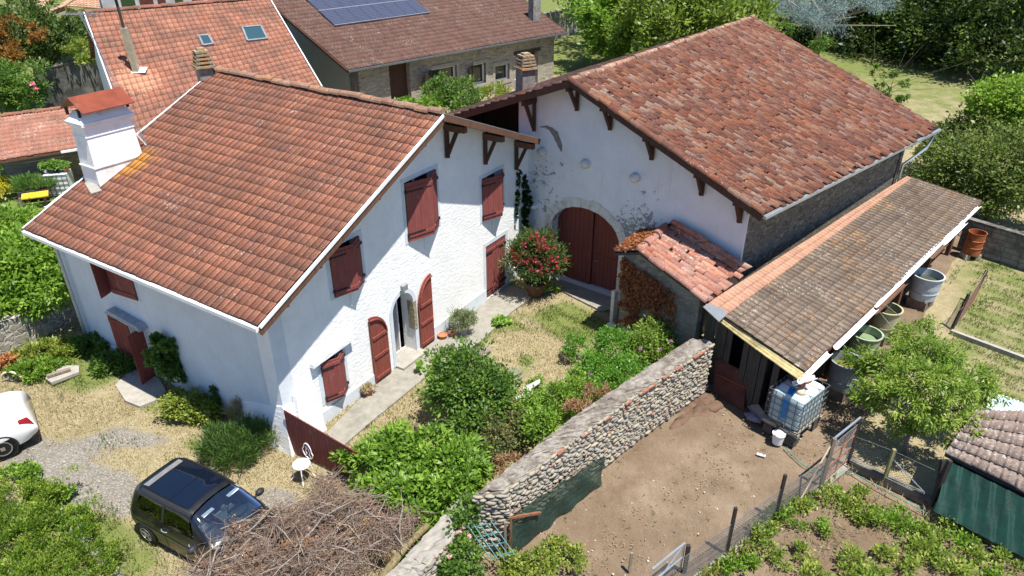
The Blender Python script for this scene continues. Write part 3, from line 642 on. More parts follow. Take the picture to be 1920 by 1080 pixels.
def window(fr, s0, s1, z0, z1, ang=.32, label=None, mull=True, split=.5, drip=True):
    wnd = MB().fbox(fr, s0, s1, z0, z1, -.3, -.27).build("window", M("window_glass", lambda t: (t.bsdf((.02, .025, .03), .08, spec=.8), t)[1]), house)
    if label: wnd["label"] = label
    fm = MB()
    for a, b, c, d in ((s0, s0 + .05, z0, z1), (s1 - .05, s1, z0, z1), ((s0 + s1) / 2 - .03, (s0 + s1) / 2 + .03, z0, z1), (s0, s1, z0, z0 + .05), (s0, s1, z1 - .05, z1)): fm.fbox(fr, a, b, c, d, -.27, -.22)
    fm.build("sash", WPVC, wnd)
    surround(fr, s0, s1, z0, z1, .12, wnd)
    w_ = (s1 - s0)
    wl = w_ * split / math.cos(ang) + .02
    leaf_panel(wnd, fr, s0, z0 - .03, z1 - .02, wl, ang, 1); leaf_panel(wnd, fr, s1, z0 - .03, z1 - .02, w_ * (1 - split) / math.cos(ang * 1.25) + .02, ang * 1.3, -1)
    if drip: MB().tube([fr.p(s0 + w_ * .5, z0 - .05, .03), fr.p(s0 + w_ * .5, z0 - .5, .03)], .016, 5).build("drain_spout", WPVC, wnd)
    return wnd
window(FRONT, *win["w1"], .30, "tall upper window whose shutters lean half open under the gable", split=.6)
window(FRONT, *win["w2"], .30, split=.6)
window(FRONT, *win["w3"], .34, "small upper window beside the barn corner", split=.62)
w5 = window(FRONT, *win["w5"], .36, "low window with a white stone lintel near the corner", split=.6, drip=False)
MB().prism([FRONT.p(.95, 1.80, 0), FRONT.p(2.35, 1.86, 0), FRONT.p(2.35, 2.0, 0), FRONT.p(.95, 1.92, 0)], FRONT.n * .14).build("lintel", WHITE, w5)
d4 = MB().fbox(FRONT, 8.53, 9.69, .03, 1.95, -.25, -.2).build("door", DARK, house); d4["label"] = "closed double shutter door at the far end of the front"
surround(FRONT, 8.53, 9.69, .0, 1.95, .14, d4, bottom=False)
leaf_panel(d4, FRONT, 8.55, .06, 1.93, .56, .02, 1, out=-.02); leaf_panel(d4, FRONT, 9.68, .06, 1.93, .56, .02, -1, out=-.02)
# arched front door
fd = MB().prism([FRONT.p(a, z, -.42) for a, z in arch_poly(DS0 - .02, DS0 + .28, .06, 1.6, 2.0)], FRONT.n * -.04).build("door", mat_plain("door_leaf", (.48, .47, .45), .6), house)
fd["label"] = "arched front door standing open between two arched shutters"
r_ = MB(); n = 16; c0 = (DS0 + DS1) / 2
prev = None
for k in range(n + 1):
    a = math.pi * k / n; pin = (c0 + (DS1 - DS0) / 2 * math.cos(a), 1.72 + .46 * math.sin(a)); po = (c0 + ((DS1 - DS0) / 2 + .13) * math.cos(a), 1.72 + .6 * math.sin(a))
    if prev: r_.prism([FRONT.p(*prev[0], -.01), FRONT.p(*prev[1], -.01), FRONT.p(*po, -.01), FRONT.p(*pin, -.01)], FRONT.n * .03)
    prev = (pin, po)
r_.fbox(FRONT, DS0 - .13, DS0, .05, 1.72, -.01, .02).fbox(FRONT, DS1, DS1 + .13, .05, .8, -.01, .02)
r_.build("frame", BAND, fd)
STONEY = mat_stone("jamb_stone", [(.30, .24, .14), (.46, .38, .25), (.38, .34, .28)], (.25, .22, .17), 5, 1.4)
MB().fbox(FRONT, DS1 - .02, DS1 + .11, .8, 1.72, -.2, .03).each("stone_jamb", STONEY, fd)
MB().fbox(FRONT, DS0 - .05, DS1 + .15, .0, .07, -.4, .28).build("step", PALECONC, fd)
MB().fbox(FRONT, DS0 + .0, DS0 + .04, .06, 1.7, -.42, -.05).fbox(FRONT, DS1 - .28, DS1 - .24, .06, 1.9, -.7, -.38).build("door_frame", WPVC, fd)
def arch_leaf(s0, s1, flip, ztop=2.12):
    w_ = s1 - s0; pts = []; n = 8
    hi = s0 if flip else s1     # the tall (hinge-away) side curves
    poly = [(s0, .05), (s1, .05)]
    if flip: poly += [(s1, 1.45)] + [(s0 + w_ * (1 - math.cos(math.pi / 2 * (1 - k / n))) * 0 + w_ * math.cos(math.pi / 2 * k / n), 1.45 + (ztop - 1.45) * math.sin(math.pi / 2 * k / n)) for k in range(1, n + 1)]
    else: poly += [(s1, ztop)] + [(s1 - w_ * math.sin(math.pi / 2 * k / n), 1.45 + (ztop - 1.45) * math.cos(math.pi / 2 * k / n)) for k in range(1, n + 1)]
    m = MB().prism([FRONT.p(a, z, .04) for a, z in poly], FRONT.n * .035)
    for zz in (.18, .85, 1.45): m.fbox(FRONT, s0 + .04, s1 - .04, zz - .045, zz + .045, .072, .105)
    for k in range(1, 4): m.fbox(FRONT, s0 + w_ * k / 4 - .004, s0 + w_ * k / 4 + .004, .06, 1.45, .074, .078)
    pa = [(s0 + w_ * math.cos(math.pi / 2 * k / 8) * .93, 1.45 + (ztop - 1.52) * math.sin(math.pi / 2 * k / 8)) if flip else (s1 - w_ * math.cos(math.pi / 2 * k / 8) * .93, 1.45 + (ztop - 1.52) * math.sin(math.pi / 2 * k / 8)) for k in range(9)]
    for p_, q_ in zip(pa[:-1], pa[1:]): m.beam(FRONT.p(*p_, .088), FRONT.p(*q_, .088), .03, .07, FRONT.n)
    o = m.build("shutter", REDW2, fd); return o
REDW2 = mat_wood("worn_red_paint", (.17, .04, .03), (.26, .07, .05), pcol=(.30, .12, .09))
arch_leaf(3.02, 3.66, True); arch_leaf(DS1 + .16, DS1 + .78, False, 2.3)
lm = MB().box(FRONT.p(c0, 2.42, .12), (.2, .1, .16), ax=(FRONT.d, FRONT.n, V(0, 0, 1))).tube([FRONT.p(c0, 2.4, 0), FRONT.p(c0, 2.38, .1)], .02).build("wall_lamp", mat_plain("lamp_grey", (.25, .26, .27), .4), house)
# side door and upper window on the shaded side
sdoor = MB().fbox(SL, SLEN - 6.15, SLEN - 5.45, .0, 1.62, -.35, -.31).build("door", mat_plain("side_door_leaf", (.33, .36, .39), .6), house); sdoor["label"] = "narrow side door with two plank shutters swung out"
surround(SL, SLEN - 6.15, SLEN - 5.45, 0, 1.6, .06, sdoor, bottom=False)
MB().prism([SL.p(SLEN - 6.75, 1.74, 0), SL.p(SLEN - 5.15, 1.66, 0), SL.p(SLEN - 5.2, 1.80, 0), SL.p(SLEN - 6.6, 1.88, 0)], SL.n * .26).build("canopy", mat_plain("slate_grey", (.36, .38, .41), .8, .25), sdoor)
leaf_panel(sdoor, SL, SLEN - 6.18, .04, 1.62, .66, .22, -1, REDW2, False)
leaf_panel(sdoor, SL, SLEN - 5.42, .04, 1.62, .5, 1.35, 1, REDW2, False)
uw = MB().fbox(SL, SLEN - 6.3, SLEN - 5.2, 2.55, 3.7, -.3, -.27).build("window", DARK, house); uw["label"] = "upper side window tucked under the eave"
surround(SL, SLEN - 6.3, SLEN - 5.2, 2.55, 3.7, .1, uw)
leaf_panel(uw, SL, SLEN - 6.3, 2.5, 3.68, .5, 1.2, 1, hinges=False); leaf_panel(uw, SL, SLEN - 5.2, 2.5, 3.68, .98, .12, -1, hinges=False)
# roof
rt = roof_press("roof", R1, R2, R3, R4, .19, .305, TILE_H, house, amp=.026, step=.004, seed=3)
roof_press("roof", R5, R6, R4, R3, .19, .305, TILE_H, house, amp=.024, step=.007, seed=5)
slab("roof_boards", [R1, R2, R3, R4], .1, BROWNW, rt); slab("roof_boards", [R3, R5, R6, R4], .1, BROWNW, rt)
ridge_row("ridge", R3 + V(0, 0, .04), R4 + V(0, 0, .04), TILE_RIDGE, rt)
ev = (R2 - R1).normalized(); up = V(0, 0, 1)
vn = (R3 - R2).normalized()
MB().beam(R2 + V(0, 0, -.02) + FH.n * .03, R3 + V(0, 0, -.02) + FH.n * .03, .035, .08).beam(R1 - FH.n * .03 + V(0, 0, .0), R4 - FH.n * .03, .04, .09).each("verge_trim", WPVC, rt)
MB().beam(R3 + V(0, 0, -.06) + FH.n * .03, R5 + V(0, 0, -.06) + FH.n * .03, .05, .17).beam(R2 + V(0, 0, -.16), R3 + V(0, 0, -.16), .05, .16).each("bargeboard", BROWNW, rt)
MB().beam(R3 + V(0, 0, .035) + FH.n * .03, R5 + V(0, 0, .035) + FH.n * .03, .05, .02).build("verge_flashing", ZINC, rt)
eo = V(ev.y, -ev.x, 0)
if eo.dot(SL.n) < 0: eo = -eo
MB().beam(R1 + eo * .03 + V(0, 0, -.07), R2 + eo * .03 + V(0, 0, -.07), .10, .09).build("gutter", WPVC, house)
dp = P(172, 640); MB().tube([V(dp.x, dp.y, .0) + SL.n * .1, V(dp.x, dp.y, 3.75) + SL.n * .1, V(dp.x, dp.y, 3.95) + SL.n * .4], .05, 8).build("downpipe", ZINC, house)
# timber brackets and purlin ends under the front verge
def bracket(fr, s, z, L=.55, drop=.75, mat=DARKW, parent=None, o0=0.0):
    m = MB(); m.beam(fr.p(s, z, o0), fr.p(s, z, L), .13, .16); m.beam(fr.p(s, z, .06), fr.p(s, z - drop, .06), .12, .12); m.beam(fr.p(s, z - drop + .1, .08), fr.p(s, z - .06, L - .14), .09, .09, fr.d)
    return m.build("bracket", mat, parent)
def purlin(fr, s, z, L, parent, mat=BROWNW): return MB().beam(fr.p(s, z, -.1), fr.p(s, z, L), .15, .17).build("purlin", mat, parent)
zl = lambda s: 4.105 + .4485 * (s + .73) - .26
zr_ = lambda s: 6.98 - .396 * (s - 5.68) - .26
for s_ in (.35, 2.45, 4.35): bracket(FRONT, s_, zl(s_) - .02, parent=rt, drop=.6)
for s_ in (.1, 1.15, 3.2, 5.0): purlin(FRONT, s_, zl(s_) - .03, .66, rt)
for s_ in (6.7, 8.55, 10.3): bracket(FRONT, s_, zr_(s_) - .02, parent=rt, drop=.85); purlin(FRONT, s_ , zr_(s_) +.0, .7, rt)
# ------------------------------------------------------------ big white chimney stack on the roof
n_l = (R2 - R1).cross(R4 - R1).normalized()
def on_roof(u, v):
    r = P(u, v, 0) - V(0, 0, CAM_H); o = V(0, 0, CAM_H); t = (R1 - o).dot(n_l) / r.dot(n_l); return o + r * t
c1 = on_roof(188, 353); c2 = on_roof(268, 286)
cf_ = Fr(c1, to=c2); CL = cf_.len; CWD = .72; cz0 = c1.z; ctop = cf_.hit(153, 233)[1]
st = MB()
ztop = ctop - .05
def ring(z, e): return [cf_.p(-e, z, e), cf_.p(CL + e, z, e), cf_.p(CL + e, z, -CWD - e), cf_.p(-e, z, -CWD - e)]
lv = [(cz0 - .6, .0), (cz0 + .52, -.01), (cz0 + .52, .012), (cz0 + .56, .012), (cz0 + .57, -.015), (ztop - .35, -.05), (ztop - .35, -.03), (ztop - .32, -.03), (ztop - .31, -.05), (ztop - .08, -.05), (ztop - .04, .03), (ztop + .04, .035), (ztop + .06, .0), (ztop + .30, -.16)]
vs = []; fs = []
for z, e in lv: vs += ring(z, e)
for k in range(len(lv) - 1):
    for q in range(4): fs.append((k * 4 + q, k * 4 + (q + 1) % 4, k * 4 + 4 + (q + 1) % 4, k * 4 + 4 + q))
fs.append(tuple(range(len(vs) - 4, len(vs)))); st.add(vs, fs)
stack = st.build("chimney", mat_plain("chimney_render", (.84, .84, .83), .9, .07, 3, dirt=(.46, .43, .36), dirt_amt=.40, bump=.35), rt)
stack["label"] = "big white rendered chimney with a rusty sheet metal hood"
zc = ztop + .30
cap = MB(); mid = -CWD / 2; e_ = .06
for (o0, o1, z0_, z1_) in ((e_ + .12, mid, zc + .02, zc + .36), (mid, -CWD - e_ - .12, zc + .36, zc + .02)):
    a_, b_ = cf_.p(.02, z0_, o0), cf_.p(CL + .04, z0_, o0); c_, d_ = cf_.p(CL + .04, z1_, o1), cf_.p(.02, z1_, o1)
    cap.prism([a_, b_, c_, d_], (0, 0, .02))
cap.build("chimney_hood", mat_plain("rusty_hood", (.22, .055, .03), .45, .25, 2.5, metal=.3, dirt=(.35, .15, .10), dirt_amt=.33), stack)
hp = MB()
for a in (.05, CL - .05): hp.fbox(cf_, a - .03, a + .03, zc - .1, zc + .1, -.1, -.04).fbox(cf_, a - .03, a + .03, zc - .1, zc + .1, -CWD + .04, -CWD + .1)
hp.each("hood_leg", IRON, stack)
MB().prism([on_roof(u, v) + V(0, 0, .05) for u, v in ((160, 348), (175, 340), (192, 362), (172, 368))], (0, 0, .03)).build("flashing", PALECONC, stack)
# the second chimney behind the ridge: stone with a tiled crown
def lattice_chimney(parent, base, w_, h, mat, ang=.6, cap_mat=None, nm="chimney"):
    m = MB(); b = Vector(base); ax = (V(math.cos(ang), math.sin(ang), 0), V(-math.sin(ang), math.cos(ang), 0), V(0, 0, 1))
    m.box(b + V(0, 0, h / 2), (w_, w_, h), ax=ax); ch = m.build(nm, mat, parent); k = MB(); z = h
    k.box(b + V(0, 0, z + .03), (w_ + .16, w_ + .16, .07), ax=ax)
    for lay in range(3):
        z2 = z + .10 + lay * .11; e = w_ + .06 - lay * .05
        for sx in (-1, 1): k.box(b + ax[0] * sx * e * .42 + V(0, 0, z2), (.12, e, .055), ax=ax); k.box(b + ax[1] * sx * e * .42 + V(0, 0, z2 + .05), (e, .12, .055), ax=ax)
    for sx in (-1, 0, 1): k.box(b + ax[0] * sx * w_ * .3 + V(0, 0, z + .46), (.14, w_ * .9, .07), ax=ax)
    k.box(b + V(0, 0, z + .53), (w_ * .5, w_ * .5, .07), ax=ax)
    k.build("chimney_cap", cap_mat or mat, ch); return ch
CHST = mat_plain("old_chimney", (.22, .20, .18), .95, .3, 7, dirt=(.5, .25, .06), dirt_amt=.36, bump=.5)
CAPM = mat_plain("lichen_cap", (.30, .24, .16), .95, .3, 9, dirt=(.5, .23, .05), dirt_amt=.42, bump=.5)
b2 = P(387, 150, 6.75); lattice_chimney(rt, (b2.x, b2.y, 5.7), .42, P(387, 122, 7.6).z - 6.15, CHST, .6, CAPM)["label"] = "short stone chimney with a stacked tile crown behind the ridge"
# ------------------------------------------------------------ BARN
b0 = P(1044, 524); FB = Fr(b0, 127.86)
K3 = P(1070, 150, 7.1); K2 = P(1430, 403, 4.47); K6 = P(1412, 32, 7.1); K5 = P(1760, 240, 4.47)
_s3, _ = FB.hit(1070, 150, .7)
SR = 6.26; KS = .71
zb = lambda s: (7.1 - .428 * (s - KS) if s > KS else 7.1 - .39 * (KS - s)) - .14
barn = thing("barn", "large white fronted barn with a big arched oxblood door and a wide weathered tile roof", "barn", b0)
BD0, BD1 = -.30, 2.36
wall_holes("wall", FB, [(-1.62, -.1), (SR, -.1), (SR, zb(SR)), (KS, zb(KS)), (-1.62, zb(-1.62))], [arch_poly(BD0, BD1, -.02, 1.95, 2.95)], .6, BARNW, barn)
bw0 = FB.p(SR, 0, 0); bwf = V(13.76, 24.13, 0)
RW = Fr(bw0, to=bwf)
BSTONE = mat_stone("barn_stone", [(.11, .10, .08), (.26, .235, .19), (.17, .15, .12), (.36, .32, .25)], (.15, .135, .115), 6.5, 1.9, .04, 1.0)
rwm = MB(); rwm.prism([RW.p(.02, -.1, -.02), RW.p(RW.len, -.1, -.02), RW.p(RW.len, 4.22, -.02), RW.p(.02, 4.42, -.02)], RW.n * -.5); rwm.build("side_wall", BSTONE, barn)
bk = FB.p(-8, 0); bk2 = bk + (K6 - K3) * .92
MB().prism([V(bk2.x, bk2.y, 0), V(bwf.x, bwf.y, 0), V(bwf.x, bwf.y, 4.2), K6 - V(.3, .3, .25), V(bk2.x, bk2.y, 3.6)], (-.2, -.2, 0)).build("rear_wall", BSTONE, barn)
# set back planked bay on the left, under the long slope
pl = MB(); PB = Fr(FB.p(-8.2, 0, -1.0), 127.86)
for k in range(26):
    s_ = k * .26; zt = zb(-8.2 + s_) - .02
    pl.prism([PB.p(s_ + .005, 0, (k % 2) * .02), PB.p(s_ + .25, 0, (k % 2) * .02), PB.p(s_ + .25, zt, (k % 2) * .02), PB.p(s_ + .005, zt, (k % 2) * .02)], PB.n * .03)
pl.build("plank_wall", DARKW, barn)
MB().prism([PB.p(-.2, 0, -.1), PB.p(7.4, 0, -.1), PB.p(7.4, zb(-.9) - .05, -.1), PB.p(-.2, zb(-8.4) - .05, -.1)], PB.n * -.04).build("added_plank_backing", DARK, barn)  # added dark sheet that stops light showing between the planks
MB().prism([FB.p(-1.62, 0, -.6), FB.p(-1.62, 0, -1.0), FB.p(-1.62, zb(-1.62), -1.0), FB.p(-1.62, zb(-1.62), -.6)], FB.d * .4).prism([FB.p(-1.62, 5.0, .0), FB.p(-1.05, 4.75, .0), FB.p(-1.05, 5.1, .0), FB.p(-1.45, zb(-1.45), .0), FB.p(-1.62, zb(-1.62), .0)], FB.n * .12).each("corbelled_pier", BARNW, barn)
TB_ = [(.06, .026, .018), (.14, .046, .026), (.21, .072, .036), (.09, .040, .029), (.18, .064, .036), (.235, .16, .12), (.13, .046, .028), (.25, .11, .058), (.085, .037, .027)]
TILE_B = mat_tiles("barn_tiles", TB_, .45, -.3, .45, per=.95, weather=(.10, .055, .05))
far2 = K3 + (K5 - K6) * 0
broof = roof_canal("roof", K2, K5, K6, K3, .175, .34, TILE_B, barn, amp=.052, jit=1.15, seed=7)
KL = FB.p(-8.3, 7.1 - .39 * 9.0, .7); KL2 = KL + (K6 - K3)
roof_canal("roof", KL2, KL, K3, K6, .2, .36, TILE_B, barn, amp=.04, seed=8)
slab("roof_boards", [K3, K2, K5, K6], .12, DARKW, broof); slab("roof_boards", [KL, K3, K6, KL2], .12, DARKW, broof)
ridge_row("ridge", K3 + V(0, 0, .0), K6 + V(0, 0, .0), TILE_RIDGE, broof, r=.10, tl=.42, seed=9)
MB().beam(K3 + V(0, 0, -.1), K2 + V(0, 0, -.1), .06, .18).beam(KL + V(0, 0, -.1), K3 + V(0, 0, -.1), .06, .2).each("bargeboard", DARKW, broof)
ridge_row("verge_tiles", K2 + (K5 - K2).normalized() * .08 + V(0, 0, .02), K3 + V(0, 0, .02), TILE_B, broof, r=.1, tl=.36, seed=12)
MB().beam(K2 + RW.n * .06 + V(0, 0, -.06), K5 + RW.n * .06 + V(0, 0, -.06), .11, .08).build("gutter", ZINC, barn)
MB().tube([K5 + V(-.15, -.15, -.1), K5 + V(-.45, -.35, -.65), RW.p(RW.len - .1, 3.5, .1), RW.p(RW.len - .1, .2, .1)], .05, 6).build("downpipe", ZINC, barn)
for s_ in (.55, 1.75, 3.2, 4.85, 6.05): bracket(FB, s_, zb(s_) - .10, .62, .75, parent=broof)
bracket(FB, -1.05, zb(-1.05) - .15, .65, 1.0, parent=broof)
# arch stones and doors
am = MB(); nst = 13; c0 = (BD0 + BD1) / 2; r0 = (BD1 - BD0) / 2
for k in range(nst):
    a0 = math.pi * (k + .02) / nst; a1 = math.pi * (k + .98) / nst; t_ = .28 + .03 * ((k * 7) % 3)
    q = [(c0 + r0 * math.cos(a0), 1.95 + 1.0 * math.sin(a0)), (c0 + (r0 + t_) * math.cos(a0), 1.95 + (1.0 + t_) * math.sin(a0)), (c0 + (r0 + t_) * math.cos(a1), 1.95 + (1.0 + t_) * math.sin(a1)), (c0 + r0 * math.cos(a1), 1.95 + 1.0 * math.sin(a1))]
    am.prism([FB.p(s, z, -.05) for s, z in q], FB.n * (.07 + .008 * (k % 2)))
for z0, z1 in ((0, .62), (.64, 1.28), (1.3, 1.93)):
    am.fbox(FB, BD0 - .26, BD0, z0, z1, -.05, .022).fbox(FB, BD1, BD1 + .27, z0, z1, -.05, .022)
ARCHST = mat_plain("arch_stone", (.62, .60, .56), .9, .13, 6, dirt=(.36, .35, .33), dirt_amt=.36, bump=.4)
am.each("arch_stone", ARCHST, barn)
bdm = MB().fbox(FB, BD0, BD1, -.02, 2.9, -.58, -.54).build("door", DARK, barn); bdm["label"] = "big arched barn door in two oxblood plank leaves"
def archz(s): return 1.95 + 1.0 * math.sqrt(max(0, 1 - ((s - c0) / r0) ** 2))
spl = 1.12
for (a, b, pw, o_) in ((BD0 + .02, spl, .17, -.40), (spl, BD1 - .02, .14, -.48)):
    m = MB(); n = int((b - a) / pw); pw = (b - a) / n
    for k in range(n):
        s0 = a + k * pw + .004; s1 = a + (k + 1) * pw - .004
        m.prism([FB.p(s0, .03, o_), FB.p(s1, .03, o_), FB.p(s1, archz(s1) - .02, o_), FB.p((s0 + s1) / 2, archz((s0 + s1) / 2) - .02, o_), FB.p(s0, archz(s0) - .02, o_)], FB.n * .03)
    m.fbox(FB, a, b, .03, 1.9, o_ - .02, o_ + .02)
    if a == spl: m.fbox(FB, a + .02, b, 1.15, 1.22, o_ + .03, o_ + .055)
    lf = m.build("door_leaf", mat_wood("barn_door_red", (.17, .042, .034), (.21, .058, .045), pcol=(.22, .075, .06)), bdm)
MB().tube([FB.p(spl + .1, 1.0, -.44), FB.p(spl + .14, 1.0, -.36), FB.p(spl + .26, 1.0, -.36)], .014).build("handle", ZINC, bdm)
rc = random.Random(3)
for s_, z_ in ((-.71, 4.49), (.95, 4.43), (2.72, 4.38)):
    MB().blob(FB.p(s_, z_, .04), (.17, .17, .15), 9, 8, .1, 0, rc).build("stone_corbel", ARCHST, barn, smooth=True)
sc_ = MB(); rr = random.Random(4); prv = None
for u, v, w_ in ((1013, 238, .02), (1022, 237, .05), (1032, 241, .06), (1041, 250, .09), (1046, 262, .08), (1051, 274, .07), (1053, 284, .02)):
    a_, z_ = FB.hit(u, v); cur = (a_, z_, w_)
    if prv: sc_.prism([FB.p(prv[0] - prv[2], prv[1] - prv[2] * .6, .004), FB.p(prv[0] + prv[2], prv[1] + prv[2], .004), FB.p(cur[0] + cur[2], cur[1] + cur[2] * .7, .004), FB.p(cur[0] - cur[2], cur[1] - cur[2], .004)], FB.n * .004)
    prv = cur
sc_.build("plaster_scar", mat_plain("old_mortar", (.24, .22, .19), .95, .3, 12, bump=.5), barn)
fl_ = MB().box(FB.p(-.98, 2.55, .1), (.2, .2, .12), ax=(FB.d, FB.n, V(0, 0, 1))).tube([FB.p(-.98, 2.55, 0), FB.p(-.98, 2.62, .1)], .03); fl_.build("flood_lamp", WPVC, barn)
pipe = MB().tube([FB.p(-1.52, 4.3, .12), FB.p(-1.52, .1, .12)], .045, 8).build("downpipe", ZINC, barn)
bc = FB.p(-3.4, 0, -5.2); bq = P(985, 175, 5.4); bq = V(-.1 + .4, 27.4, 0)
def ray_at_y(u, y, v): 
    r = P(u, v, 0) - V(0, 0, CAM_H); t = y / r.y; return V(0, 0, CAM_H) + r * t
q1 = ray_at_y(985, 27.6, 172); q2 = ray_at_y(987, 27.6, 128)
lattice_chimney(broof, (q1.x, q1.y, q1.z - 1.2), .55, q2.z - q1.z + 1.2, CHST, .5, CAPM)["label"] = "stone chimney with orange lichen on its crown behind the barn verge"
# ------------------------------------------------------------ STONE SHED between barn and lean-to
S_r0 = P(1200, 471, 3.1); S_r1 = P(1249, 429, 3.1); S_l0 = P(1153, 473, 2.8); S_l1 = P(1204, 433, 2.8); S_e0 = P(1327, 566, 2.45); S_e1 = P(1391, 520, 2.45)
shed = thing("stone_shed", "small stone lean-to shed with rounded red tiles and autumn creeper on its wall", "shed", (3.3, 18.4, 0))
SHST = mat_stone("shed_stone", [(.16, .15, .13), (.28, .26, .22), (.34, .31, .26), (.22, .20, .17)], (.30, .27, .22), 6, 1.8)
w0 = V(3.22, 18.35, 0); w1 = V(5.02, 16.45, 0); w2 = V(3.98, 20.0, 0); w3 = V(6.4, 17.9, 0)
SF = Fr(w0, to=w1)
MB().prism([SF.p(0, -.1), SF.p(SF.len, -.1), SF.p(SF.len, 2.36), SF.p(.55, 3.0), SF.p(0, 2.72)], SF.n * -.35).build("wall", SHST, shed)
SG = Fr(w2, to=w0)
MB().prism([SG.p(0, -.1), SG.p(SG.len + .02, -.1, 0), SG.p(SG.len + .02, 2.7), SG.p(0, 2.7)], SG.n * -.3).build("wall", SHST, shed)
TILE_S = mat_tiles("shed_tiles", [(.26, .09, .06), (.36, .14, .09), (.44, .22, .15), (.30, .14, .11), (.42, .26, .20)], .75, .1, .4, per=.9)
sr_ = roof_canal("roof", S_e0, S_e1, S_r1, S_r0, .20, .42, TILE_S, shed, amp=.075, jit=1.3, seed=21, seg=6)
roof_canal("roof", S_l1, S_l0, S_r0, S_r1, .2, .32, TILE_S, shed, amp=.07, jit=1.5, seed=22)
slab("roof_boards", [S_r0, S_e0, S_e1, S_r1], .08, GREYW, sr_); slab("roof_boards", [S_l0, S_r0, S_r1, S_l1], .08, GREYW, sr_)
ridge_row("ridge", S_r0 + V(0, 0, .05), S_r1 + V(0, 0, .05), TILE_S, sr_, .12, .36, 31, 2)
ridge_row("verge_tiles", S_e0 + V(0, 0, .05), S_r0 + V(0, 0, .05), TILE_S, sr_, .1, .40, 32, 1.5)
r_a = P(1264, 412, 3.45); r_b = P(1409, 500, 2.72)
roof_canal("rear_roof", P(1385, 512, 2.55), r_b, r_a, P(1247, 425, 3.2), .2, .4, TILE_S, shed, amp=.06, jit=1.4, seed=23)
ow = thing("wall_stones_quoin", "weathered white stone post at the left corner of the shed", "post", tuple(P(1152, 605)))
ow.name = "stone_post"
MB().box(P(1149, 602) + V(0, 0, .55), (.16, .14, 1.1), .6).build("shaft", ARCHST, ow); MB().blob(P(1146, 612) + V(0, 0, .05), (.16, .13, .1), 8, 6, .15).build("foot_stone", ARCHST, ow)
# red creeper on the shed
CREEP = mat_leaf("autumn_leaf", (.12, .03, .012), (.36, .12, .035), (.42, .24, .10), rough=.6)
cr = thing("virginia_creeper", "rust red autumn creeper hanging over the left end of the stone shed", "creeper", tuple(w0))
rs = np.random.RandomState(5); n = 7500
s_ = rs.beta(1.1, 1.5, n) * 2.0; z_ = 2.75 - rs.beta(1.2, 1.5, n) * 2.2
cl = np.sin(s_ * 6 + 2 * np.sin(z_ * 3)) * np.sin(z_ * 5 + s_ * 2); k = (rs.rand(n) < np.clip(.35 + .5 * cl + (z_ > 1.5) * .35, 0, 1)) & (z_ < 2.72 - .25 * s_)
s_, z_ = s_[k], z_[k]; n = len(s_); o_ = rs.uniform(.01, .12, n)
pp = np.array(SF.o) + s_[:, None] * np.array(SF.d) + o_[:, None] * np.array(SF.n); pp[:, 2] += z_
dd = rs.normal(0, .5, (n, 3)) + np.array([0, 0, -.7]) + np.array(SF.n) * .5; dd /= np.linalg.norm(dd, axis=1)[:, None]
leaf_mesh("leaves", pp, dd, np.array(SF.n) + rs.normal(0, .4, (n, 3)), rs.rand(n, 2), .085, .8, CREEP, cr, rs)
n = 1500; t1, t2 = rs.rand(n), rs.rand(n)
pp = (1 - t1)[:, None] * np.array(S_l0) + t1[:, None] * np.array(S_r0) + (t2 * .9)[:, None] * np.array(S_l1 - S_l0); pp[:, 2] += rs.uniform(.05, .16, n)
dd = rs.normal(0, 1, (n, 3)); dd[:, 2] *= .4; dd /= np.linalg.norm(dd, axis=1)[:, None]
leaf_mesh("leaves", pp, dd, rs.normal(0, .4, (n, 3)) + [0, 0, 1], rs.rand(n, 2), .08, .8, CREEP, cr, rs)
# ------------------------------------------------------------ LEAN-TO
lean = thing("lean_to", "long lean-to along the barn with grey brown lichen spotted tiles and a patched white gutter", "lean-to", tuple(P(1400, 690)))
L_g0 = P(1507, 700, 1.85); L_g1 = P(1840, 380, 1.85); L_t1 = P(1700, 330, 3.0); L_t0 = P(1322, 572, 2.38)
TL = [(.12, .09, .068), (.175, .135, .10), (.23, .18, .135), (.155, .12, .092), (.27, .215, .16)]
TILE_L = mat_tiles("lean_tiles", TL, .8, .9, .62, joint=.95, per=.5, weather=(.07, .06, .052))
TILE_P = mat_tiles("pink_tiles", [(.38, .20, .13), (.46, .26, .175), (.42, .23, .15), (.36, .20, .14)], .5, .2, .15, per=.8, joint=.5)
f0 = .80; f1 = .93
m0 = L_g0.lerp(L_t0, f0); m1 = L_g1.lerp(L_t1, f1)
m0b = L_g0 + (L_t0 - L_g0) * f0
lroof = roof_press("roof", L_g0, L_g1, m1, m0, .21, .36, TILE_L, lean, amp=.055, step=.016, seed=11, wav=.018)
n_ = (L_g1 - L_g0).cross(L_t0 - L_g0).normalized(); n_ = n_ if n_.z > 0 else -n_
ps = roof_press("roof_strip", m0 - n_ * .01, m1 - n_ * .01, L_t1 - n_ * .0, L_t0, .16, .40, TILE_P, lean, amp=.02, step=.015, seed=12); ps["label"] = "pale pink newer tiles along the top edge"
slab("roof_boards", [L_g0, L_g1, L_t1, L_t0], .06, BROWNW, lroof)
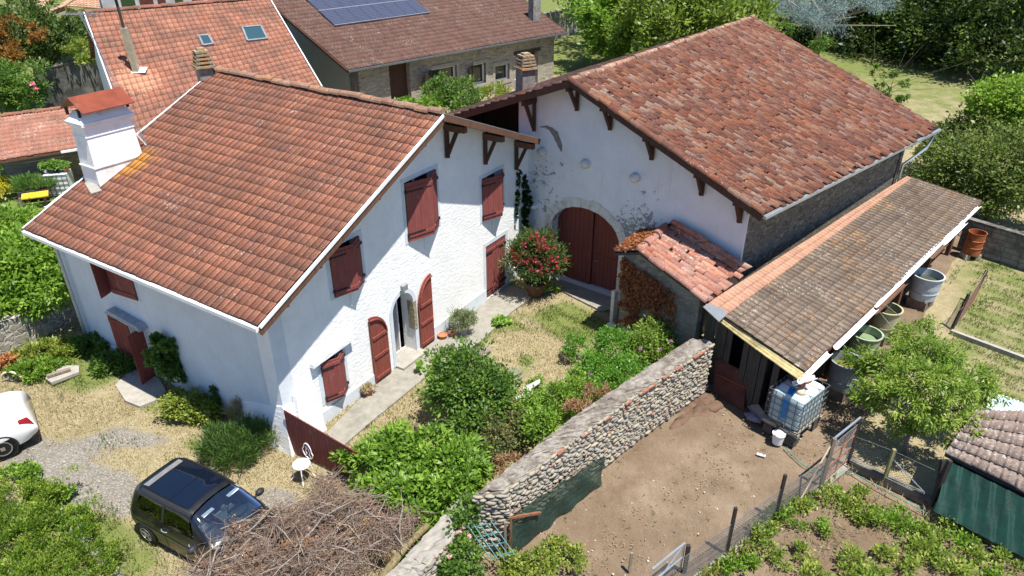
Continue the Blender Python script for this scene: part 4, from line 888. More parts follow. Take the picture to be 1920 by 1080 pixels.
# yellowed corrugated strip hanging off the near edge
gd = (L_g1 - L_g0).normalized(); cm = []; fcs = []; nS = 26
e0 = P(1500, 716, 1.78); e1 = P(1338, 596, 2.2); f_a = L_g0 + V(.02, .02, -.02); f_b = L_g0.lerp(L_t0, .93) + V(0, 0, -.03)
for i in range(nS + 1):
    w_ = i / nS; h_ = .022 * math.sin(w_ * math.pi * 2 * 3.5)
    for j in range(9):
        t = j / 8; a_ = e0.lerp(e1, t) + V(0, 0, -.03 * math.sin(t * 3)); b_ = f_a.lerp(f_b, t) + gd * .12; cm.append(a_.lerp(b_, w_) + V(0, 0, h_ + .02))
for i in range(nS):
    for j in range(8): fcs.append((i * 9 + j, i * 9 + j + 1, i * 9 + j + 10, i * 9 + j + 9))
cs = mk("corrugated_strip", cm, fcs, mat_plain("yellowed_sheet", (.42, .35, .17), .7, .3, 4, dirt=(.12, .09, .05), dirt_amt=.46, bump=.3), lean, smooth=True)
sm = cs.modifiers.new("s", 'SOLIDIFY'); sm.thickness = .012
MB().prism([P(u, v, 2.42) for u, v in ((1318, 576), (1329, 570), (1361, 583), (1362, 591), (1348, 604))], (0, 0, .02)).build("flashing", ZINC, lean)
# gutter in patched lengths
go_ = V(gd.y, -gd.x, 0)
go_ = go_ if go_.dot(V(0, -1, 0)) > 0 else -go_
Lg = (L_g1 - L_g0).length
def half_pipe(a, b, r, mat, name, parent, n=8, th=.012, lab=None):
    a = Vector(a); b = Vector(b); d = (b - a).normalized(); x = V(d.y, -d.x, 0); m = MB(); pts = []
    for k in range(n + 1):
        t = math.pi + math.pi * k / n; pts.append((math.cos(t) * r, math.sin(t) * r))
    for k in range(n, -1, -1):
        t = math.pi + math.pi * k / n; pts.append((math.cos(t) * (r - th), math.sin(t) * (r - th)))
    m.prism([a + x * p + V(0, 0, q) for p, q in pts], b - a); o = m.build(name, mat, parent)
    if lab: o["label"] = lab
    return o
for a, b, mt, dz, do in ((-.35, 1.35, WPVC, 0, .02), (1.62, 4.3, WPVC, .03, .05), (4.2, 6.6, BROWNW, -.05, .08), (4.4, 9.2, WPVC, .06, .0), (8.9, 10.3, BROWNW, -.02, .1), (10.2, 12.6, WPVC, 0, .06), (9.2, 14.4, WPVC, .07, 0)):
    half_pipe(L_g0 + gd * a + go_ * (.05 + do) + V(0, 0, -.02 + dz), L_g0 + gd * min(b, Lg + .05) + go_ * (.05 + do) + V(0, 0, -.02 + dz), .075, mt, "gutter", lean, lab="white gutter length" if mt is WPVC else "brown tile gutter length")
half_pipe(P(1530, 706, 1.72), P(1489, 718, 1.66), .07, WPVC, "gutter_spout", lean)
# posts, plank gable and back
for k in range(6):
    q = L_g0 + gd * (.35 + k * 2.7) - go_ * .35; MB().box((q.x, q.y, .87), (.14, .14, 1.74), .6).build("post", BROWNW if k else GREYW, lean)
GA = P(1335, 655, .0); GA = V(5.25, 16.35, 0); GB = V(L_g0.x - .35, L_g0.y + .45, 0)
LF = Fr(GA, to=GB); m = MB(); n = int(LF.len / .19)
for k in range(n):
    zt = 2.25 - .45 * (k / n); oo = .0 + .02 * (k % 2)
    if k in (5, 6, 11): continue
    m.prism([LF.p(k * .19, 0, oo), LF.p(k * .19 + .175, 0, oo), LF.p(k * .19 + .175, zt, oo), LF.p(k * .19, zt, oo)], LF.n * .025)
m.build("plank_wall", GREYW, lean)
MB().prism([LF.p(0, 0, -.6), LF.p(LF.len, 0, -.6), LF.p(LF.len, 1.7, -.6), LF.p(0, 2.2, -.6)], LF.n * -.03).build("inner_wall", DARK, lean)
IG = Fr(V(GB.x + .1, GB.y + .1, 0) - V(go_.x, go_.y, 0) * .5, to=V(GB.x, GB.y, 0) - V(go_.x, go_.y, 0) * .5 + V(gd.x, gd.y, 0) * 13.2)
m = MB()
for k in range(60):
    m.fbox(IG, k * .22, k * .22 + .2, 0, 1.78, 0, .02 + .01 * (k % 2))
m.build("plank_wall", GREYW, lean)
# ------------------------------------------------------------ GARDEN WALL of river cobbles
gw = thing("garden_wall", "old cobblestone garden wall with a flat mortared top beside the bare yard", "wall", tuple(P(1107, 920)))
wr = [P(943, 920, 1.6), P(1190, 740, 1.6), P(1335, 643, 1.6)]; wl_ = [P(893, 925, 1.6), P(1077, 780, 1.6), P(1297, 634, 1.6)]
COREM = mat_plain("wall_mortar", (.33, .285, .225), .95, .25, 7, bump=.6)
TOPM = mat_plain("wall_top", (.27, .245, .21), .95, .3, 9, dirt=(.12, .095, .075), dirt_amt=.47, bump=1.0)
base_r = [P(960, 1035), P(1107, 918), P(1345, 738)]
rb = [V(p.x, p.y, 0) for p in wr]; lb = [V(p.x, p.y, 0) for p in wl_]
m = MB()
for i in range(2):
    a, b, c, d = wr[i], wr[i + 1], wl_[i + 1], wl_[i]
    dz = V(0, 0, -.02); off = V(0, 0, -1.65)
    m.add([a + dz, b + dz, c + dz, d + dz, a + off, b + off, c + V(0, 0, -1.65), d + V(0, 0, -1.65)], [(3, 2, 1, 0), (4, 5, 6, 7), (0, 1, 5, 4), (2, 3, 7, 6), (1, 2, 6, 5), (3, 0, 4, 7)])
m.build("core", COREM, gw)
# rough top skin
def rough_strip(name, A, B, C, D, nu, nv, mat, parent, amp=.02, seed=1, lift=.0):
    rs = np.random.RandomState(seed); vs = []
    for i in range(nu + 1):
        for j in range(nv + 1):
            u, v = i / nu, j / nv; p = (A.lerp(B, u)).lerp(D.lerp(C, u), v); ed = .5 if j in (0, nv) else 1
            vs.append((p.x + rs.normal(0, amp * .6), p.y + rs.normal(0, amp * .6), p.z + lift + rs.normal(0, amp) * ed + (.02 if 0 < j < nv else -.01)))
    return mk(name, vs, [(i * (nv + 1) + j, (i + 1) * (nv + 1) + j, (i + 1) * (nv + 1) + j + 1, i * (nv + 1) + j + 1) for i in range(nu) for j in range(nv)], mat, parent)
for i in range(2): rough_strip("coping", wr[i], wr[i + 1], wl_[i + 1], wl_[i], int((wr[i + 1] - wr[i]).length / .07), 7, TOPM, gw, .022, i + 3, .012)
def cobbles(name, a, b, z0, z1, out, mat, parent, seed=1, sz=(.06, .28), zslope=0, cover=1):
    rr = random.Random(seed); a = V(a[0], a[1], 0); b = V(b[0], b[1], 0); d = (b - a); L = d.length; d.normalize(); n_ = V(d.y, -d.x, 0); ang = math.atan2(d.y, d.x)
    m = MB(); z = z0 + .04; row = 0; uvs = []; ztop = z1
    while z < ztop:
        h = rr.uniform(.055, .095); s_ = rr.uniform(-.1, 0)
        while s_ < L:
            w_ = rr.uniform(*sz)
            if rr.random() < cover:
                nb = len(m.f); m.blob(a + d * (s_ + w_ / 2) + n_ * (out + rr.uniform(-.015, .02)) + V(0, 0, z + h / 2 + rr.uniform(-.015, .015) + zslope * s_), (w_ * .54, rr.uniform(.035, .06), h * rr.uniform(.42, .66)), 7, 5, .19, ang + rr.uniform(-.1, .1), rr)
                q = rr.random(); uvs += [(q, rr.random())] * ((len(m.f) - nb) * 4)
            s_ += w_ * 1.02
        z += h * .98; row += 1
    return mk(name, m.v, m.f, mat, parent, uv=uvs, smooth=True)
def f(t):
    s_ = t.n("SeparateXYZ", {0: t.n("UVMap").outputs[0]}); g = t.geo()
    c = t.ramp(s_.outputs[0], [(0, (.20, .19, .17)), (.25, (.30, .275, .22)), (.5, (.36, .31, .22)), (.7, (.25, .24, .22)), (.85, (.40, .355, .27)), (.96, (.28, .16, .11)), (1, (.24, .25, .255))])
    c = t.mix(t.ramp(t.noise(g, 30, 5, .7), [(.35, 0), (.7, .5)]), c, (.20, .18, .15))
    t.bsdf(c, .85, t.bump(t.noise(g, 50, 3), .3, .01)); return t
COBB = M("cobbles", f)
ne = (lb[0], rb[0] + V(.06, -.06, 0)); cobbles("end_cobbles", ne[0], ne[1], 0, 1.5, .0, COBB, gw, 6)
cobbles("cobbles", rb[0], rb[1], 0, 1.52, .0, COBB, gw, 4); cobbles("cobbles", rb[1], rb[2], 0, 1.5, .0, COBB, gw, 5)
m = MB(); rr = random.Random(5)
for i in range(2):
    L = (wr[i + 1] - wr[i]).length; s_ = 0
    while s_ < L - .2:
        p = wr[i].lerp(wr[i + 1], s_ / L); q = wr[i].lerp(wr[i + 1], (s_ + .24) / L)
        if rr.random() < .4: m.beam(p + V(.01, -.01, -.055 + rr.uniform(-.01, .01)), q + V(.01, -.01, -.055 + rr.uniform(-.01, .01)), .12, .028)
        s_ += .26
m.build("tile_course", mat_plain("old_brick", (.26, .11, .07), .9, .35, 9), gw)
# lower broken end
lo = [P(905, 945, 1.05), P(800, 1062, .95), P(750, 1120, .9)]; lw = [P(866, 930, 1.05), P(760, 1045, .95), P(705, 1100, .9)]
gl = thing("broken_wall", "lower crumbling end of the stone wall with a white mortared top", "wall", tuple(P(850, 1040)))
m = MB()
for i in range(2):
    a, b, c, d = lo[i], lo[i + 1], lw[i + 1], lw[i]; o1 = V(0, 0, -1.1)
    m.add([a, b, c, d, a + o1, b + o1, c + o1, d + o1], [(0, 1, 2, 3), (4, 7, 6, 5), (1, 0, 4, 5), (3, 2, 6, 7), (2, 1, 5, 6), (0, 3, 7, 4)])
m.build("core", COREM, gl)
PALETOP = mat_plain("pale_wall_top", (.29, .27, .235), .95, .15, 8, dirt=(.3, .27, .22), dirt_amt=.35, bump=.6)
for i in range(2): rough_strip("coping", lo[i], lo[i + 1], lw[i + 1], lw[i], 16, 6, PALETOP, gl, .025, i + 13, .02)
cobbles("cobbles", lo[1], lo[0], 0, .95, .0, COBB, gl, 14); cobbles("cobbles", lo[2], lo[1], 0, .9, .0, COBB, gl, 15)
# ------------------------------------------------------------ rough wall on the far left, block wall on the right
def rough_wall(name, a, b, h0, h1, th, mat, lab, seed=1, cap=None, topjit=.05):
    t = thing(name, lab, "wall", (a[0], a[1], 0)); a = V(a[0], a[1], 0); b = V(b[0], b[1], 0); L = (b - a).length; n = int(L / .25) + 1; d = (b - a) / L; nn = V(d.y, -d.x, 0)
    rs = random.Random(seed); vs = []; fs = []
    for i in range(n + 1):
        s_ = L * i / n; h = h0 + (h1 - h0) * i / n + rs.uniform(-topjit, topjit)
        for o_ in (0, -th):
            for z in (-.1, h * .5, h): p = a + d * s_ + nn * (o_ + rs.uniform(-.02, .02)); vs.append((p.x, p.y, z))
    for i in range(n):
        o = i * 6; q = o + 6
        for j, k in ((0, 1), (1, 2)): fs.append((o + j, q + j, q + k, o + k)); fs.append((o + 3 + k, q + 3 + k, q + 3 + j, o + 3 + j))
        fs.append((o + 2, q + 2, q + 5, o + 5))
    fs += [(0, 1, 2, 5, 4, 3), tuple(n * 6 + k for k in (3, 4, 5, 2, 1, 0))]
    mk("wall", vs, fs, mat, t)
    if cap:
        MB().prism([a + nn * .04 + V(0, 0, h0 + .0), b + nn * .04 + V(0, 0, h1 + .0), b - nn * (th + .04) + V(0, 0, h1), a - nn * (th + .04) + V(0, 0, h0)], (0, 0, .08)).build("coping", cap, t)
    return t
ROUGH = mat_stone("rubble", [(.20, .18, .15), (.34, .31, .26), (.26, .24, .20)], (.38, .35, .30), 3.5, 1.3, .12)
rough_wall("rubble_wall", P(-60, 698), P(150, 600), .85, 1.0, .4, ROUGH, "low rubble wall under the leafy bush left of the white house", 3)
def f(t):
    g = t.geo(); br = t.n("TexBrick", {"Vector": t.n("CombineXYZ", {0: t.math('ADD', t.n("SeparateXYZ", {0: g}).outputs[0], t.math('MULTIPLY', t.n("SeparateXYZ", {0: g}).outputs[1], -.35)), 1: t.n("SeparateXYZ", {0: g}).outputs[2]}).outputs[0], "Scale": 1.0, "Brick Width": .5, "Row Height": .2, "Mortar Size": .012, "Color1": (.26, .25, .225, 1), "Color2": (.19, .185, .17, 1), "Mortar": (.10, .095, .085, 1)})
    c = t.mix(t.ramp(t.noise(g, 2.2, 6, .7), [(.45, 0), (.62, .85)]), br.outputs[0], (.09, .085, .075))
    t.bsdf(c, .95, t.bump(br.outputs[1], .4, .02)); return t
BLK = M("cinder_block", f)
rough_wall("block_wall", P(2010, 530), P(1798, 462), 1.15, 1.15, .2, BLK, "grey cinder block wall behind the rusty drum", 4, MOSSCONC, .0)
rough_wall("far_wall", P(198, 186), P(86, 205), 2.7, 2.4, .35, mat_plain("blackened_wall", (.16, .155, .145), .95, .3, 2.0, dirt=(.045, .045, .045), dirt_amt=.55, bump=.5), "blackened old wall beside the orange roofed house", 5, MOSSCONC, .04)
# ------------------------------------------------------------ background houses
TILE_O = mat_tiles("orange_tiles", joint=.6, cols=[(.25, .095, .06), (.32, .13, .08), (.38, .17, .11), (.22, .09, .065)], white=.5, orange=.1, black=.75, per=.45, patch=[(P(250, 130, 5.4).x, P(250, 130, 5.4).y, 1.3, (.62, .30, .18), .6)])
TILE_D = mat_tiles("dark_tiles", [(.075, .04, .034), (.11, .056, .045), (.145, .08, .062), (.09, .052, .043)], .6, -.2, .35, per=.6)
TILE_F = mat_tiles("pale_tiles", [(.55, .34, .22), (.62, .42, .30), (.50, .28, .18), (.66, .48, .36)], .5, .1, .3, per=.7)
O_r1 = P(503, -4, 7.15); O_l1 = P(160, 25, 7.15); O_e1 = P(602, 164, 3.95); dE = O_e1 - O_r1
O_l0 = O_l1 + (P(217, 166, 5.2) - O_l1) * (dE.z / (5.2 - 7.15)); O_e0 = O_l1 + dE * 1.12
h1 = thing("orange_roofed_house", "neighbouring house with a bright orange tiled roof, two skylights and a flue pipe", "house", (O_e1.x, O_e1.y, 0))
O_l0 = O_l1 + dE * 1.25; O_e1x = O_e1
r1 = roof_press("roof", O_l0, O_e1x, O_r1, O_l1, .25, .36, TILE_O, h1, amp=.04, step=.012, seed=41)
slab("roof_boards", [O_l0, O_e1x, O_r1, O_l1], .12, BROWNW, r1)
bk1 = V(-dE.x, -dE.y, 0) * .95 + V(0, 0, dE.z * .95)
roof_press("roof", O_r1 + bk1, O_l1 + bk1, O_l1, O_r1, .235, .37, TILE_O, h1, seed=42)
ridge_row("ridge", O_l1 + V(0, 0, .04), O_r1 + V(0, 0, .04), TILE_O, r1, .11, .4, 43)
MB().beam(O_l0 + V(-.05, 0, 0), O_l1 + V(-.05, 0, 0), .05, .14).beam(O_e1 + V(.05, 0, 0), O_r1 + V(.05, 0, 0), .05, .12).each("verge_trim", WPVC, r1)
dr = (O_r1 - O_l1).normalized(); ins = dr * .22
def flat(p, z=0): return V(p.x, p.y, z)
gw_ = [O_l0 * 1 + ins - dE * .06, O_l1 + ins, O_l1 + bk1 + ins]
MB().prism([flat(gw_[0]), flat(gw_[0], gw_[0].z - .12), flat(gw_[1], gw_[1].z - .12), flat(gw_[2], gw_[2].z), flat(gw_[2])], dr * .3).each("wall", WHITE, h1)
MB().prism([flat(O_l0 + ins - dE * .08), flat(O_e1 - dr * .3 - dE * .08), flat(O_e1 - dr * .3 - dE * .08, 3.9), flat(O_l0 + ins - dE * .08, 3.3)], (-.15, .25, 0)).prism([flat(O_e1 - dr * .4 - dE * .08), flat(O_r1 - dr * .4), flat(O_r1 - dr * .4, 6.9), flat(O_e1 - dr * .4 - dE * .08, 4.0)], -dr * .2).each("wall", WHITE, h1)
n1_ = dr.cross(dE).normalized(); n1_ = n1_ if n1_.z > 0 else -n1_
def on_plane(u, v, o0, nn):
    o = V(0, 0, CAM_H); r = P(u, v, 0) - o; return o + r * ((o0 - o).dot(nn) / r.dot(nn))
def skylight(parent, uvs, glass, o0, nn, lab):
    c = [on_plane(u, v, o0, nn) for u, v in uvs]; m = MB()
    for i in range(4): m.beam(c[i] + nn * .07, c[(i + 1) % 4] + nn * .07, .09, .10, nn)
    s_ = m.build("skylight", mat_plain("skylight_frame", (.20, .21, .22), .5), parent); s_["label"] = lab
    MB().quad(*[p + nn * .09 for p in c]).build("pane", glass, s_)
SKG = M("skylight_glass", lambda t: (t.bsdf((.03, .07, .09), .12, spec=.5), t)[1])
skylight(r1, ((454, 54), (489, 51), (501, 75), (464, 79)), SKG, O_l1, n1_, "larger blue skylight")
skylight(r1, ((373, 70), (391, 69), (400, 85), (381, 88)), SKG, O_l1, n1_, "smaller skylight")
fb = on_plane(257, 134, O_l1, n1_); ft = P(238, 52, 0); fz = [z for z in np.arange(fb.z, fb.z + 4, .02)]
def top_z(b, v):    # height at which a vertical over b shows at photo row v
    k = -(v - 540) / FPX; return (k * b.y * _c - b.y * _s) / (_c + k * _s) + CAM_H
zt = top_z(fb, 52)
flue = MB(); lean_ = V(-.12, 0, 0); flue.prism([fb + V(-.12, -.12, -.3), fb + V(.12, -.12, -.3), fb + V(.12, .12, -.3), fb + V(-.12, .12, -.3)], V(-.1, 0, zt - fb.z + .3))
ch = flue.build("flue", mat_plain("buff_flue", (.36, .31, .22), .8, .2), r1); ch["label"] = "tall buff flue with a thin black pipe on top"
MB().tube([V(fb.x - .1, fb.y, zt), V(fb.x - .14, fb.y, zt + 1.15)], .06, 8).lathe((fb.x - .14, fb.y, zt + 1.15), [(.17, 0), (.19, .03), (.02, .07)], 10).build("flue_pipe", mat_plain("flue_pipe", (.05, .045, .035), .6), ch)
m = MB(); m.beam(fb + V(-.3, 0, .05), fb + V(.3, 0, .05) + dr * .1, .42, .02, n1_); m.build("flashing", WPVC, ch)
# stone longhouse with solar panels
E0 = P(652, 132, 3.3); E1 = P(1063, 60, 3.3); D0 = P(530, -2, 6.2); 
sl_ = .42; ed = (E1 - E0).normalized(); up_ = V(-ed.y, ed.x, 0)
def vplane_hit(u, v, E, az_dir, slope):
    nn = ed.cross(V(az_dir.x, az_dir.y, slope)).normalized(); return on_plane(u, v, E, nn)
nh = ed.cross(V(up_.x, up_.y, sl_)).normalized(); nh = nh if nh.z > 0 else -nh
T0 = on_plane(523, -2, E0, nh); Ls = 8.2
v0 = (T0 - E0).normalized(); v0p = V(up_.x, up_.y, sl_).normalized()
T0 = E0 + v0p * Ls - ed * .6; T1 = E1 + v0p * Ls - ed * .3
h2 = thing("stone_longhouse", "long stone farmhouse with a dark tiled roof carrying solar panels", "house", (E0.x, E0.y, 0))
r2 = roof_press("roof", E0, E1, T1, T0, .22, .40, TILE_D, h2, amp=.07, step=.015, seed=51)
slab("roof_boards", [E0, E1, T1, T0], .12, DARKW, r2)
bkv = V(up_.x, up_.y, -sl_).normalized() * Ls
slab("roof", [T0, T1, T1 + bkv, T0 + bkv], .12, TILE_D, h2)
LST = mat_stone("longhouse_stone", [(.22, .20, .16), (.52, .46, .36), (.38, .35, .30), (.60, .54, .43)], (.36, .33, .28), 3.6, 2.4, .09, 1.0)
HW = Fr(E0 + up_ * .55 + ed * .7, to=E1 + up_ * .55 - ed * .7); HL = HW.len
def hs(u, v): return HW.hit(u, v)
op = []
def opening(ul, ur, vt, vb):
    a, z1 = hs(ul, vt); b, z0 = hs(ur, vb); return (a, b, max(z0, 0), z1)
od = opening(728, 772, 118, 185); w1_ = opening(808, 858, 131, 182); w2_ = opening(886, 911, 122, 155); w3_ = opening(928, 955, 124, 148); d2_ = opening(967, 1008, 103, 165)
def rp(q): return [(q[0], q[2]), (q[1], q[2]), (q[1], q[3]), (q[0], q[3])]
wall_holes("wall", HW, [(0, -.1), (HL, -.1), (HL, 3.45), (0, 3.45)], [rp(q) for q in (od, w1_, w2_, w3_, d2_)], .5, LST, h2)
for q, lb in ((od, "wide dark plank door"), (d2_, "dark doorway near the right end")):
    d_ = MB().fbox(HW, q[0], q[1], q[2], q[3], -.4, -.36).build("door", DARKW, h2); d_["label"] = lb
    MB().fbox(HW, q[0] - .2, q[1] + .2, q[3] - .02, q[3] + .22, -.3, .03).build("lintel", GREYW, d_)
for q, lb, shut in ((w1_, "tall window with a black shutter", True), (w2_, "middle window with a black shutter", True), (w3_, "small white framed window", False)):
    g_ = MB().fbox(HW, q[0], q[1], q[2], q[3], -.3, -.26).build("window", M("window_glass", None), h2); g_["label"] = lb
    m = MB(); t_ = .09
    m.fbox(HW, q[0], q[0] + t_, q[2], q[3], -.26, -.2).fbox(HW, q[1] - t_, q[1], q[2], q[3], -.26, -.2).fbox(HW, q[0], q[1], q[2], q[2] + t_, -.26, -.2).fbox(HW, q[0], q[1], q[3] - t_, q[3], -.26, -.2)
    m.build("sash", WPVC, g_); e = .22
    m = MB().fbox(HW, q[0] - e * (not shut), q[0], q[2] - e, q[3] + e, -.1, .03).fbox(HW, q[1], q[1] + e, q[2] - e, q[3] + e, -.1, .03).fbox(HW, q[0], q[1], q[2] - e, q[2], -.1, .035).fbox(HW, q[0], q[1], q[3], q[3] + e, -.1, .035)
    m.build("frame", PALECONC, g_)
    if shut: leaf_panel(g_, HW, q[0], q[2], q[3], (q[1] - q[0]) * .55, 2.6, 1, mat_wood("black_shutter", (.02, .015, .012), (.04, .03, .025)), False)
MB().beam(E0 - up_ * .05 + V(0, 0, -.06), E1 - up_ * .05 + V(0, 0, -.06), .13, .10).build("gutter", mat_plain("dark_gutter", (.10, .115, .12), .5), h2)
gL = Fr(E0 + up_ * .55 + ed * .7, to=T0 + ed * 1.3)
MB().prism([gL.p(0, 0), gL.p(gL.len, 0), gL.p(gL.len, 6.2), gL.p(0, 3.3)], gL.n * .3).build("wall", mat_stucco("grey_gable", (.24, .25, .26), .3, 4, stain=(.10, .08, .06)), h2)
gR = Fr(E1 + up_ * .55 - ed * .7, to=T1 - ed * .7)
MB().prism([gR.p(0, 0), gR.p(gR.len, 0), gR.p(gR.len, 6.2), gR.p(0, 3.3)], gR.n * -.3).build("wall", LST, h2)
MB().beam(E0 + V(-.03, 0, -.05), T0 + V(-.03, 0, -.05), .06, .16).build("bargeboard", BROWNW, r2)
cb = on_plane(1002, 36, E0, nh); ct = top_z(cb, -14)
MB().box((cb.x, cb.y, (cb.z - .5 + ct) / 2), (.75, .5, ct - cb.z + .5), math.atan2(ed.y, ed.x)).build("chimney", mat_plain("grey_chimney", (.26, .25, .23), .95, .3, 5, dirt=(.10, .10, .10), dirt_amt=.45), r2)
SOL = NT("solar"); 
def f(t):
    g = t.n("UVMap").outputs[0]; br = t.n("TexBrick", {"Vector": g, "Scale": 1.0, "Brick Width": .165, "Row Height": .165, "Mortar Size": .010, "Color1": (.012, .016, .045, 1), "Color2": (.018, .022, .055, 1), "Mortar": (.20, .22, .27, 1)}); br.offset = 0
    t.bsdf(br.outputs[0], .3, spec=.35); return t
SOLM = M("solar_cells", f)
sp0 = [on_plane(u, v, E0, nh) for u, v in ((626, 51), (805, 26), (775, -6), (570, -6))]
a_, b_, c_, d_ = sp0; su = (b_ - a_).normalized(); svv = nh.cross(su); svv = svv if svv.z > 0 else -svv
Wt = (b_ - a_).length; kN = 8; pw = Wt / kN; sk_ = (d_ - a_).dot(su) / (d_ - a_).dot(svv)
sroot = r2
for row in range(3):
    for k in range(kN):
        o = a_ + su * (k * pw + .02 - row * .0) + svv * (row * 1.72) + nh * .14; w__ = pw - .04; h__ = 1.66
        vs = [o, o + su * w__, o + su * w__ + svv * h__, o + svv * h__]
        mk("solar_panel", vs, [(0, 1, 2, 3)], SOLM, r2, uv=[(0, 0), (w__, 0), (w__, h__), (0, h__)])
m = MB()
for row in range(4):
    m.beam(a_ + svv * (row * 1.72 - .03) + nh * .13, b_ + svv * (row * 1.72 - .03) + nh * .13, .05, .06, nh)
m.each("panel_rail", ZINC, r2)
# outbuilding with reddish roof on the far left
g0 = P(12, 299, 1.85); g1 = P(152, 276, 1.85); g3 = P(-10, 220, 2.75); g2 = P(150, 200, 2.75)
ob = thing("garden_shed", "low outbuilding with a faded red tiled roof left of the white chimney", "shed", flat(g0))
g0 = g0 - (g1 - g0) * .15; g3 = g3 - (g2 - g3) * .1; g1 = g1 + (g1 - g0) * .25; g2 = g2 + (g2 - g3) * .25
r3 = roof_press("roof", g0, g1, g2, g3, .26, .36, mat_tiles("faded_tiles", [(.26, .11, .08), (.34, .16, .11), (.30, .13, .09), (.24, .12, .09)], .9, .0, .5, per=.4), ob, amp=.05, step=.03, seed=61)
slab("roof_boards", [g0, g1, g2, g3], .1, BROWNW, r3); ridge_row("ridge", g3 + V(0, 0, .04), g2 + V(0, 0, .04), TILE_O, r3, .1, .36, 62)
ub = (g3 - g0); ub.z = 0; ub.normalize()
WF = Fr(flat(g0 + ub * 1.2), to=flat(g1 + ub * 1.2)); m = MB()
for k in range(9): m.fbox(WF, .2, WF.len * .62, .05 + k * .2, .235 + k * .2, 0, .03 + .01 * (k % 2))
m.build("plank_wall", mat_wood("grey_boards", (.20, .18, .16), (.36, .33, .30), axis=(.1, .1, 1)), ob)
MB().fbox(WF, WF.len * .62, WF.len, 0, 1.9, -.2, .05).build("stone_wall", STONEY, ob)
MB().beam(g0.lerp(g1, .6) - ub * .05 + V(0, 0, -.06), g1 - ub * .05 + V(0, 0, -.06), .1, .09).build("gutter", WPVC, ob)
q = P(70, 178, 1.5); 
# distant pale roofed house at the very top left
h3 = thing("pale_roofed_house", "distant house with a pale salmon tiled roof and a brown gabled porch", "house", flat(P(100, 60, 3)))
a = P(25, 12, 3.6); b = P(72, 31, 3.3); pk = P(123, 12, 4.9); c = P(158, 25, 3.9); far = V(3.5, 9, 0)
r4 = roof_press("roof", a, b, b + V(-2, 8, 1.6), a + V(3, 9, 1.6), .3, .42, TILE_F, h3, amp=.05, seed=71)
roof_press("roof", b + V(-.0, 0, 0), pk, pk + V(-1.5, 8, .8), b + V(-2, 8, .2), .3, .42, TILE_F, h3, amp=.05, seed=72)
roof_press("roof", pk, c + V(3.5, .8, 0), c + V(8, 10, 1.3), pk + V(0, 11, 1.6), .3, .42, TILE_F, h3, amp=.05, seed=73)
MB().beam(b + V(0, -.1, -.12), pk + V(0, -.1, -.12), .06, .26).beam(pk + V(0, -.1, -.12), c + V(0, -.1, -.12), .06, .26).each("bargeboard", mat_plain("redbrown_board", (.28, .09, .04), .7), r4)
MB().prism([flat(b + V(.9, 1.6, 0)), flat(c + V(0, 1.6, 0)), flat(c + V(0, 1.6, 0), 3.7), flat(pk + V(0, 1.6, 0), 4.5), flat(b + V(.9, 1.6, 0), 3.2)], (.3, 3, 0)).build("wall", WHITE, h3)
# timbered house behind the orange roof
t0 = ray_at_y(225, 50, 22); t1 = ray_at_y(500, 58, 4)
h4 = thing("timbered_house", "far white wall with dark red timber posts just above the orange roof", "house", flat(t0))
TF = Fr(t0, to=t1); L4 = TF.len
MB().fbox(TF, -1, L4, 0, 8.5, -.3, 0).build("wall", mat_plain("grey_lime", (.42, .42, .42), .9, .35, .8), h4)
rr = random.Random(2)
for k in range(9):
    s_ = k * L4 / 9 + .2; MB().fbox(TF, s_, s_ + rr.uniform(.5, .9), 0, 8.5, 0, .08).build("timber", mat_plain("timber_red", (.10, .03, .025), .8) if k % 3 else mat_plain("green_shutter", (.03, .06, .02), .8), h4)
# far lane wall, stones
far_w = rough_wall("boundary_wall", ray_at_y(1000, 66, 40), ray_at_y(1140, 78, 22), 2.4, 2.6, .4, mat_stone("far_stone", [(.2, .19, .18), (.34, .33, .31)], (.3, .29, .27), 3), "distant grey stone boundary wall beyond the longhouse", 8)
